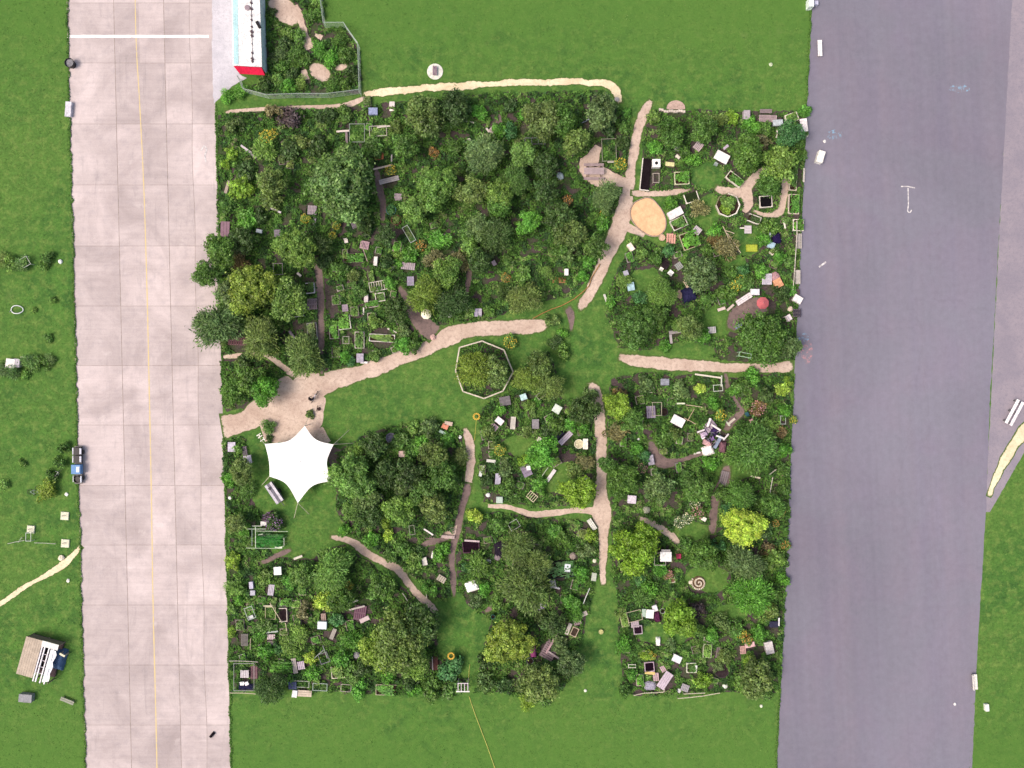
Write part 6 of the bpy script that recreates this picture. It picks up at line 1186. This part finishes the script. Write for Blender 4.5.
# ------------------------------------------------------------------ shrubs and flowers seen in the photograph
SH = [
 (263, 150, 11, 'l', 'feather'), (231, 154, 7, 'y'), (226, 164, 6, 'y'), (240, 187, 12, 'y'), (248, 190, 8, 'y'), (302, 142, 8, 'o'), (246, 173, 10, 'd'), (290, 118, 12, 'p', 'loose'), (236, 126, 10, 'g', 'loose'), (275, 113, 10, 'n', 'loose'), (298, 115, 8, 'm'), (326, 117, 11, 'd'), (345, 113, 9, 'm'), (318, 148, 11, 'd'),
 (290, 150, 11, 'd', 'loose'), (372, 139, 6, 'l'), (374, 148, 11, 'm'), (480, 112, 9, 'b'), (455, 147, 8, 'm'), (500, 131, 10, 'b'), (396, 128, 8, 'o'), (510, 106, 8, 'd'), (523, 115, 7, 'b'), (511, 131, 9, 't'), (607, 128, 9, 'd'), (627, 113, 6, 'b'), (545, 160, 8, 'm'), (622, 143, 8, 'd'), (625, 128, 7, 'm'),
 (247, 220, 11, 'b'), (228, 206, 8, 'm'), (325, 262, 9, 'd'), (340, 268, 10, 'm', 'loose'), (272, 200, 11, 'o'), (262, 215, 9, 'd', 'loose'), (240, 262, 9, 'r', 'feather'), (240, 375, 9, 'm'), (270, 350, 8, 'l'), (318, 362, 9, 'd'), (245, 362, 8, 'd'), (366, 226, 10, 'd'), (410, 254, 9, 'b', 'round'), (399, 255, 6, 'l'), (397, 264, 6, 'b'),
 (438, 240, 10, 'b', 'feather'), (471, 246, 10, 'l'), (466, 233, 8, 'm'), (490, 250, 9, 'g', 'loose'), (460, 262, 9, 'n', 'feather'), (436, 258, 10, 'n', 'feather'), (388, 262, 9, 'd'), (391, 283, 7, 'b'), (360, 292, 7, 'm'), (354, 276, 7, 'o'), (602, 224, 9, 'b'), (605, 210, 8, 'd'), (571, 253, 10, 'g', 'loose'), (523, 274, 9, 'l'), (546, 272, 7, 'l', 'feather'), (507, 260, 7, 'm'), (505, 290, 8, 'd', 'feather'), (583, 277, 7, 'b'), (560, 250, 9, 'm'), (588, 262, 8, 'b'),
 (460, 312, 8, 'm'), (404, 346, 10, 'b'), (375, 356, 7, 'l'), (351, 361, 6, 't'), (346, 357, 7, 'b'), (414, 346, 9, 'm'), (489, 312, 7, 'l'), (468, 312, 7, 'l'), (375, 322, 8, 'l'), (404, 330, 7, 'g'), (552, 320, 8, 'o', 'loose'), (563, 334, 6, 'b'), (563, 352, 8, 'm'), (556, 342, 7, 'd', 'feather'),
 (703, 337, 8, 'b'), (677, 325, 7, 'l', 'feather'), (664, 346, 7, 'b'), (720, 120, 9, 'o'), (731, 118, 8, 'y'), (752, 126, 9, 'b'), (765, 130, 9, 'm'), (654, 118, 8, 'l'), (655, 147, 8, 'b'), (684, 152, 8, 'm'), (692, 160, 7, 'b'), (761, 143, 9, 'n', 'loose'), (697, 209, 9, 'n', 'feather'), (714, 231, 8, 'b'), (671, 203, 8, 'b'), (707, 250, 7, 'm'), (655, 258, 9, 'm'), (668, 250, 7, 't'), (726, 247, 11, 'n', 'feather'), (716, 239, 7, 'r', 'feather'), (745, 282, 9, 'm'), (760, 271, 8, 'b'), (768, 227, 9, 'm'), (764, 240, 8, 'b'), (780, 258, 8, 'b'), (788, 262, 7, 'm'), (743, 270, 7, 't'), (730, 272, 8, 'm'), (725, 292, 9, 'm'), (708, 300, 9, 'm'), (697, 318, 8, 'm'), (782, 294, 9, 'd'), (789, 290, 7, 'b'), (640, 297, 8, 't'), (610, 302, 7, 'b'), (624, 281, 7, 'l', 'feather'), (641, 254, 8, 'l'), (634, 240, 6, 'l'),
 (620, 396, 8, 'r', 'loose'), (645, 385, 9, 'g'), (681, 390, 10, 'g', 'loose'), (700, 388, 6, 'L', 'round'), (713, 404, 7, 'b'), (617, 432, 10, 'n', 'feather'), (666, 440, 10, 'm'), (636, 449, 8, 'b'), (645, 457, 7, 't'), (674, 433, 8, 'o'), (710, 463, 9, 'b'), (742, 386, 10, 'm'), (752, 377, 9, 'b'), (733, 390, 7, 'b'), (782, 390, 8, 'L'), (784, 410, 8, 'b'), (788, 381, 6, 'y'), (766, 426, 10, 'l', 'feather'), (780, 432, 7, 'r', 'loose'), (765, 396, 9, 'd'), (785, 450, 8, 'b'), (783, 470, 8, 'm'), (687, 478, 9, 'm'), (720, 492, 8, 'm'), (775, 560, 12, 'l'), (783, 580, 7, 'b'), (765, 530, 9, 'd'), (768, 550, 8, 'r', 'loose'), (685, 545, 8, 'm'), (649, 587, 9, 'b'), (639, 580, 7, 't'), (660, 570, 8, 'b'), (640, 597, 8, 'm', 'feather'), (782, 490, 7, 'm'), (730, 510, 8, 't'), (718, 545, 8, 't', 'loose'),
 (500, 410, 7, 'b'), (529, 405, 7, 'l'), (536, 403, 6, 'b'), (556, 425, 10, 'm'), (571, 424, 9, 'b'), (583, 428, 8, 'b'), (525, 460, 7, 'y'), (540, 485, 9, 'b'), (508, 486, 10, 'm'), (489, 432, 8, 'o', 'loose'), (527, 432, 7, 'o'), (505, 470, 8, 'g', 'loose'), (575, 470, 10, 'o', 'loose'), (585, 462, 8, 'n', 'feather'), (487, 480, 7, 'd'), (515, 500, 7, 'm'), (590, 395, 8, 'g', 'loose'), (548, 430, 8, 'd'),
 (475, 515, 9, 'L'), (405, 550, 9, 'm'), (414, 561, 10, 'l'), (440, 553, 9, 'b'), (478, 566, 13, 'm', 'feather'), (430, 588, 9, 'b', 'loose'), (388, 535, 7, 'L'), (385, 523, 6, 'y'), (372, 540, 9, 'b'), (390, 556, 8, 'm'), (585, 550, 9, 'g', 'loose'), (563, 540, 10, 'm'), (555, 530, 8, 'b'), (581, 574, 9, 'b'), (571, 601, 10, 'b'), (590, 535, 7, 'y'), (500, 525, 9, 'm'), (497, 600, 8, 'm'), (476, 600, 8, 'g', 'loose'), (485, 590, 8, 'b'), (468, 568, 7, 't'), (540, 617, 9, 'g'), (560, 648, 9, 'g', 'loose'), (575, 612, 9, 'b', 'feather'), (487, 660, 10, 'd', 'loose'), (486, 681, 11, 'g', 'loose'), (505, 685, 9, 'd'), (527, 700, 8, 'y', 'feather'), (545, 700, 7, 'm'), (558, 640, 8, 'g'), (452, 668, 12, 't'), (431, 690, 11, 'm'), (451, 690, 10, 'm'), (388, 676, 9, 'b'), (362, 668, 10, 'd', 'loose'), (410, 682, 9, 'd'), (415, 690, 8, 'b'), (358, 690, 9, 'b'), (420, 552, 6, 'd'),
 (234, 561, 9, 'y'), (237, 586, 9, 'l', 'feather'), (265, 577, 9, 'l'), (245, 530, 7, 'b'), (326, 601, 11, 'L', 'loose'), (290, 583, 8, 'b'), (267, 652, 10, 'b'), (278, 648, 7, 't'), (288, 645, 9, 'l', 'feather'), (311, 657, 8, 'L'), (313, 672, 9, 'b'), (342, 657, 10, 'b'), (337, 619, 8, 't'), (300, 634, 10, 'l', 'feather'), (232, 632, 6, 'y'), (260, 637, 7, 'b'), (306, 610, 10, 'n', 'loose'), (265, 625, 9, 'm'), (352, 640, 10, 'b', 'feather'), (352, 675, 9, 'm'), (240, 600, 6, 'b'), (232, 610, 6, 'l'), (245, 663, 6, 'm'), (237, 450, 7, 'l', 'loose'), (230, 480, 9, 'b'), (248, 490, 8, 'm', 'feather'), (324, 515, 0, 'm'), (345, 530, 7, 'b'),
 (400, 440, 10, 'm'), (413, 428, 7, 'l'), (430, 428, 10, 'g'), (449, 440, 8, 'b'), (375, 452, 8, 't'), (420, 445, 8, 'b'), (461, 456, 8, 'o', 'feather'), (410, 458, 8, 'm'), (456, 482, 8, 'm'), (360, 448, 7, 'l'), (400, 488, 9, 'g'),
 (712, 634, 8, 'b'), (722, 622, 10, 'g', 'loose'), (698, 610, 10, 'p', 'loose'), (760, 632, 9, 'b'), (623, 645, 9, 'b', 'feather'), (645, 655, 6, 'y'), (631, 674, 7, 'b'), (725, 656, 9, 'o', 'loose'), (702, 680, 9, 'y', 'loose'), (748, 661, 7, 'y'), (770, 612, 9, 'o', 'loose'), (766, 692, 8, 'm'), (735, 628, 9, 'm', 'loose'), (742, 682, 9, 'l', 'loose'), (700, 630, 8, 'm'), (670, 645, 7, 'g', 'loose'), (625, 690, 7, 'm', 'loose'), (718, 667, 6, 'g'), (620, 612, 6, 'o', 'loose'),
 (10, 263, 8, 'l', 'loose'), (22, 264, 8, 'G', 'feather'), (2, 259, 7, 'o', 'feather'), (48, 258, 7, 'm', 'loose'), (44, 265, 6, 'l', 'loose'), (53, 300, 4, 'l', 'loose'), (48, 338, 5, 'm', 'loose'), (34, 310, 3, 'l'), (31, 362, 8, 'G', 'feather'), (42, 363, 8, 'm', 'loose'), (50, 360, 6, 'g', 'feather'), (14, 372, 8, 'G', 'feather'), (3, 370, 7, 'g', 'feather'), (24, 375, 6, 'l', 'loose'), (64, 448, 7, 'm', 'loose'), (60, 462, 7, 'm', 'loose'), (47, 490, 10, 'k', 'feather'), (22, 463, 5, 'l', 'loose'), (4, 485, 6, 'l', 'loose'), (52, 476, 7, 'm', 'loose'),
 (310, 414, 5, 'o'), (270, 427, 7, 'm', 'feather'), (269, 439, 5, 'd', 'loose'), (296, 54, 8, 'm', 'feather'), (282, 66, 8, 'm', 'loose'), (278, 80, 7, 'l', 'loose'), (331, 58, 8, 'b', 'feather'), (288, 34, 7, 'l', 'loose'), (281, 52, 7, 'g', 'feather'), (300, 84, 7, 'l', 'feather'), (340, 40, 7, 'm', 'feather'), (320, 50, 8, 'b', 'feather'), (346, 55, 8, 'm', 'loose'), (298, 36, 8, 'm'), (286, 45, 9, 'd', 'loose'), (314, 15, 9, 'm', 'loose'), (290, 88, 9, 'b'), (305, 60, 7, 'm'), (352, 75, 9, 'd', 'loose'), (264, 86, 7, 'd'), (334, 85, 8, 'm', 'feather'), (240, 92, 8, 'b', 'feather'), (228, 98, 7, 'b', 'feather'), (346, 85, 7, 'm'), (271, 12, 5, 'd'), (274, 58, 6, 'd'), (318, 4, 7, 'l', 'loose'), (293, 74, 7, 'd'),
 (805, 112, 7, 'b'), (800, 155, 7, 'm'), (800, 140, 6, 'm'), (759, 355, 7, 'm'), (775, 350, 8, 'm'),
]
for a in SH:
    if a[2] > 0: shrub(a[0], a[1], a[2], a[3], a[4] if len(a) > 4 else 'round')
for a in [(267, 138, 9, 'l', 'Y'), (274, 134, 6, 'm', 'Y'), (337, 226, 5, 'm', 'Y'), (333, 236, 5, 'm', 'Y'), (306, 219, 6, 'l', 'Y'), (391, 171, 7, 'o', 'Y'), (421, 246, 7, 'o', 'O'), (434, 153, 6, 'r', 'O'), (620, 165, 8, 'l', 'Y'), (516, 181, 6, 'm', 'O'), (568, 200, 6, 'r', 'O'), (604, 214, 6, 'b', 'Y'), (593, 242, 4, 'b', 'O'), (506, 278, 6, 'o', 'O'), (510, 342, 8, 'l', 'Y'), (720, 415, 7, 'l', 'Y'), (500, 450, 7, 'l', 'Y'), (780, 511, 6, 'm', 'O'), (785, 545, 6, 'm', 'O'), (775, 523, 5, 'm', 'O'), (793, 420, 5, 'l', 'Y'), (746, 638, 7, 'm', 'O'), (740, 632, 7, 'l', 'Y'), (679, 522, 7, 'g', 'W'), (687, 518, 7, 'g', 'W'), (697, 512, 8, 'm', 'P'), (694, 503, 7, 'm', 'W'), (757, 408, 9, 'r', 'P'), (761, 405, 6, 'l', 'Y'), (668, 574, 6, 'r', 'P'), (275, 522, 10, 'd', 'V'), (269, 517, 7, 'p', 'V'), (735, 286, 7, 'l', 'Y'), (740, 280, 6, 'm', 'Y'), (555, 352, 0, 'l', 'Y'), (430, 420, 0, 'l', 'Y'), (350, 585, 5, 'l', 'Y'), (642, 468, 6, 'm', 'P'), (652, 655, 5, 'l', 'Y'), (487, 188, 6, 'r', 'O'), (535, 640, 0, 'l', 'P')]:
    if a[2] > 0: shrub(a[0], a[1], a[2], a[3], 'loose', a[4])
# clipped hedge
t_ = thing('clipped_hedge', '', 'hedge', 280.5, 668, 0, hz=.8, fixed='clipped rectangular bright green hedge block in the south west plots'); 
p_ = sub('foliage', BUSH['round'][0], t_); p_.location = (0, 0, .5); p_.scale = (1.5, .75, .75); p_.color = (*PC['b'][0], 1)
p_ = sub('foliage', BEDPLANTS[2], t_); p_.location = (0, 0, .1); p_.scale = (2.5, 1.3, 1.1); p_.color = (.10, .26, .045, 1); clear(280, 668, 9)

# ------------------------------------------------------------------ undergrowth, lawn tufts
def clear_mask(X, Y):
    m = np.zeros(X.shape, bool)
    for x, y, r in CLEAR: m |= (X-x)**2+(Y-y)**2 < (r*.92)**2
    for x, y, a, b, _ in LAWNS: m |= ((X-x)/a)**2+((Y-y)/b)**2 < .92
    return m
def undergrowth(key, dens, seed, hmax=.65):
    poly = np.array(PLOTS[key], float); x0, y0 = poly.min(0); x1, y1 = poly.max(0); x0 = max(x0, -20); y0 = max(y0, -20); n = int((x1-x0)*(y1-y0)*S*S*dens); r = np.random.default_rng(seed)
    X = x0+(x1-x0)*r.random(n); Y = y0+(y1-y0)*r.random(n)
    # loosen the outline
    jx, jy = X+5*(vnoise(X, Y, 6, 1)-.5), Y+5*(vnoise(X, Y, 6, 2)-.5)
    patch = .6*vnoise(X, Y, 9, seed+3)+.4*vnoise(X, Y, 4, seed+4)
    keep = inside(poly, jx, jy) & ~on_path(X, Y) & ~clear_mask(X, Y) & (patch > .31)
    X, Y, patch = X[keep], Y[keep], patch[keep]; n = len(X)
    hh = (.10+hmax*np.clip((patch-.31)*2.0, 0, 1)*(.35+.9*vnoise(X, Y, 5, seed+9)))
    Z = hh*np.sqrt(r.random(n))+.02
    P = np.stack([(X-512)*S, (384-Y)*S, Z], 1)
    gx = (vnoise(X+2, Y, 5, seed+9)-vnoise(X-2, Y, 5, seed+9)); gy = (vnoise(X, Y+2, 5, seed+9)-vnoise(X, Y-2, 5, seed+9))
    Nn = np.stack([-gx*1.5, gy*1.5, np.full(n, .9)], 1)+r.normal(0, .5, (n, 3))
    sz = .085*(.5+1.0*r.random(n)); Q = quads(P, Nn, sz, 1.2+1.2*r.random(n), r=r)
    cell = r.permutation(4096).astype(float)/4096
    ci = (np.floor((X+3*vnoise(X, Y, 7, 5)*2)/6).astype(int)*73+np.floor((Y+6*vnoise(X, Y, 7, 6))/6).astype(int)*151) % 4096
    hue = .46+.62*(cell[ci]-.5)+.30*(vnoise(X, Y, 14, seed+6)-.5)+.10*r.normal(0, 1, n); tint = .5+.38*(cell[(ci*7+11) % 4096]-.5)+.45*(r.random(n)-.5)
    me = leaf_mesh('undergrowth', Q, tint, hue, 'under'); o = bpy.data.objects.new('undergrowth', me); COL.objects.link(o)
    o['kind'] = 'stuff'; o['label'] = 'mixed low plants and weeds covering the ' + PLOTNAME[key]; o['category'] = 'undergrowth'
for i, k in enumerate(PLOTS): undergrowth(k, {'ne': 75, 'w': 85, 'oct': 55, 'lot': 85, 't': 85}.get(k, 100), 200+17*i, {'ne': .40, 'oct': .3}.get(k, .62))

def tufts():
    r = np.random.default_rng(77); n = 120000; X = -10+1044*r.random(n); Y = -10+788*r.random(n)
    tl = 67+18*Y/768-.6; tr = 213.6+18*Y/768+.5; re = 812-35*Y/768
    lawn = (X < tl) | ((X > tr) & (X < re-.5) & ~((X < 236) & (Y < 104)) & ~((X < 270) & (Y < 80))) | ((X > 990-22*(Y-500)/268) & (Y > 505)) | ((X > 1010) & (Y > 470))
    lawn &= ~on_path(X, Y) & ~clear_mask(X, Y) & (vnoise(X, Y, 7, 8) > .38)
    for k, p in PLOTS.items():
        lawn &= ~inside(p, X, Y) | np.any([((X-a)/c)**2+((Y-b)/d)**2 < 1.05 for a, b, c, d, _ in LAWNS], axis=0)
    X, Y = X[lawn], Y[lawn]
    # thicker fringe along the pavement edges
    m = 16000; Yf = -10+788*r.random(m); side = r.random(m); Xf = np.where(side < .4, 67.3+18*Yf/768+(vnoise(Yf, Yf*0, 5, 31)-.4)*2.4-abs(r.normal(0, .9, m))+.5, np.where(side < .7, 213.2+18*Yf/768-(vnoise(Yf, Yf*0, 6, 32)-.4)*2.0+abs(r.normal(0, .9, m)), 812-35*Yf/768+(vnoise(Yf, Yf*0, 6, 33)-.5)*1.6-abs(r.normal(0, .8, m))-.5))
    ok = ~((side >= .4) & (side < .7) & ((Yf < 104) | ((Yf > 405) & (Yf < 438)))) & ~((side >= .7) & (Yf > 360) & (Yf < 374)); X = np.concatenate([X, Xf[ok]]); Y = np.concatenate([Y, Yf[ok]]); fr = np.zeros(len(X), bool); fr[-ok.sum():] = True
    n = len(X); P = np.stack([(X-512)*S, (384-Y)*S, .02+.05*r.random(n)+.07*fr], 1); Nn = np.stack([np.zeros(n), np.zeros(n), np.ones(n)], 1)+r.normal(0, .45, (n, 3))
    Q = quads(P, Nn, .028*(.6+r.random(n))*(1+.5*fr), 1.6+1.4*r.random(n), r=r); hue = .55+.34*(vnoise(X, Y, 16, 4)-.5)+.10*r.normal(0, 1, n); tint = .46+.5*(r.random(n)-.5)-.08*fr
    o = bpy.data.objects.new('grass_tufts', leaf_mesh('grass_tufts', Q, tint, hue, 'under')); COL.objects.link(o); o['kind'] = 'stuff'; o['label'] = 'short grass blades and clover of the mown lawns'; o['category'] = 'grass'
tufts()

# ------------------------------------------------------------------ labels: look of the thing, then where it stands
LM = [('the white star tent', 299, 463), ('the oval sandpit', 648, 217), ('the octagonal fence', 485, 370), ('the picnic table', 594, 171), ('the octagonal raised bed', 728, 205), ('the red parasol', 763, 303), ('the green net cage', 268, 537), ('the spiral stone bed', 699, 583), ('the bright lime tree', 744, 527), ('the round yellow green tree', 635, 549), ('the round grey green tree', 340, 184), ('the white container building', 248, 35), ('the white-roofed hut', 666, 557), ('the white gate arch', 463, 687), ('the navy tarpaulin', 689, 294), ('the stage pavilion', 38, 660), ('the blue handcart', 78, 465), ('the bright white tarpaulin', 472, 587), ('the yellow-flowered bush', 500, 450), ('the grey trailer', 274, 493), ('the slate terrace', 440, 532), ('the jumble of bicycles', 711, 436), ('the long white framed bed', 382, 338), ('the half-round paved seat', 676, 107), ('the white round disc', 435, 71), ('the dark purple bed', 471, 547), ('the solar panel', 292, 685), ('the magenta cloth', 533, 653), ('the large white table', 722, 157), ('the bright dome shrub', 410, 254), ('the tilted pinkish pallet', 493, 129), ('the blue grey box', 373, 111), ('the white upright box', 566, 272), ('the dark red plank terrace', 240, 341), ('the cream parasol', 426, 314), ('the long lilac plank table', 665, 680), ('the dark navy box', 774, 624), ('the white tabletop', 678, 421), ('the big olive tree', 398, 643), ('the clipped hedge', 280, 668), ('the dark teal bed', 560, 570), ('the black bench', 661, 263), ('the yellow green box', 752, 248), ('the pale blue chest', 631, 286), ('the white chest in shade', 259, 231), ('the orange box', 379, 156), ('the white blue chest', 322, 625), ('the plank terrace', 768, 118), ('the dark long bed', 353, 258), ('the white path bench', 592, 524), ('the western crates', 12, 363), ('the grey lilac box', 360, 358)]
def direction(dx, dy):
    if abs(dx) > 1.8*abs(dy): return 'right of' if dx > 0 else 'left of'
    if abs(dy) > 1.8*abs(dx): return 'below' if dy > 0 else 'above'
    return ('below' if dy > 0 else 'above') + (' right of' if dx > 0 else ' left of')
def label_all():
    by = {}
    for t in THINGS: by.setdefault(t[1], []).append(t)
    used = set()
    for o, base, px, py, fixed in THINGS:
        if fixed: o['label'] = fixed; used.add(fixed)
    for base, items in by.items():
        for o, b, px, py, fixed in items:
            if fixed: continue
            near = sorted(LM, key=lambda l: (l[1]-px)**2+(l[2]-py)**2); lab = None
            if len(items) == 1 and len(base.split()) >= 4: lab = base
            if not lab:
                for lm in near[:5]:
                    d = lambda t: (t[2]-lm[1])**2+(t[3]-lm[2])**2
                    if math.sqrt((px-lm[1])**2+(py-lm[2])**2) < 4: continue
                    if min(items, key=d)[0] is o:
                        c = f'{b} nearest to {lm[0]}'
                        dr = direction(px-lm[1], py-lm[2]); c = f'{b} nearest {dr} {lm[0]}'
                        if len(c.split()) > 16: c = f'{b} nearest to {lm[0]}'
                        if c not in used: lab = c; break
            if not lab:
                for lm in near[:6]:
                    dr = direction(px-lm[1], py-lm[2]); sec = sorted([t for t in items if direction(t[2]-lm[1], t[3]-lm[2]) == dr], key=lambda t: (t[2]-lm[1])**2+(t[3]-lm[2])**2)
                    k = [t[0] for t in sec].index(o)
                    c = (f'{b} just {dr} {lm[0]}' if k == 0 else f'second {b} {dr} {lm[0]}' if k == 1 else f'third {b} {dr} {lm[0]}' if k == 2 else None)
                    if c and c not in used and len(c.split()) <= 16: lab = c; break
            if not lab: lab = f'{b} between {near[0][0]} and {near[1][0]}'
            w = lab.split()
            o['label'] = ' '.join(w[:16]); used.add(o['label'])
label_all()

# ------------------------------------------------------------------ light, sky, camera
EL, AZ = math.radians(58), math.radians(250)      # high soft sun from the lower left
w = bpy.data.worlds.new('World'); scene.world = w; w.use_nodes = True; nt = w.node_tree
sky = nt.nodes.new('ShaderNodeTexSky'); sky.sky_type = 'NISHITA'; sky.sun_disc = False; sky.sun_elevation = EL; sky.sun_rotation = AZ; sky.air_density = 1.0; sky.dust_density = 4.0; sky.ozone_density = 1.0
bg = nt.nodes['Background']; nt.links.new(mixc(nt, 1, sky.outputs[0], (1.12, 1.0, .86), 'MULTIPLY'), bg.inputs[0]); bg.inputs[1].default_value = .135
sd = bpy.data.lights.new('sun', 'SUN'); sd.energy = 1.3; sd.angle = math.radians(22); sd.color = (1, .955, .89)
so = bpy.data.objects.new('sun', sd); COL.objects.link(so)
d = Vector((math.sin(AZ)*math.cos(EL), math.cos(AZ)*math.cos(EL), math.sin(EL))); so.rotation_euler = d.to_track_quat('Z', 'Y').to_euler(); so.location = d*200
cam = bpy.data.cameras.new('camera'); cam.sensor_width = 36; cam.lens = 36*H/(1024*S); cam.clip_end = 2000; cam.clip_start = 1
co_ = bpy.data.objects.new('camera', cam); COL.objects.link(co_); co_.location = (0, 0, H); scene.camera = co_
vs_ = scene.view_settings; vs_.view_transform = 'Standard'; vs_.look = 'None'; vs_.gamma = 1; vs_.exposure = 0.78; vs_.use_curve_mapping = False
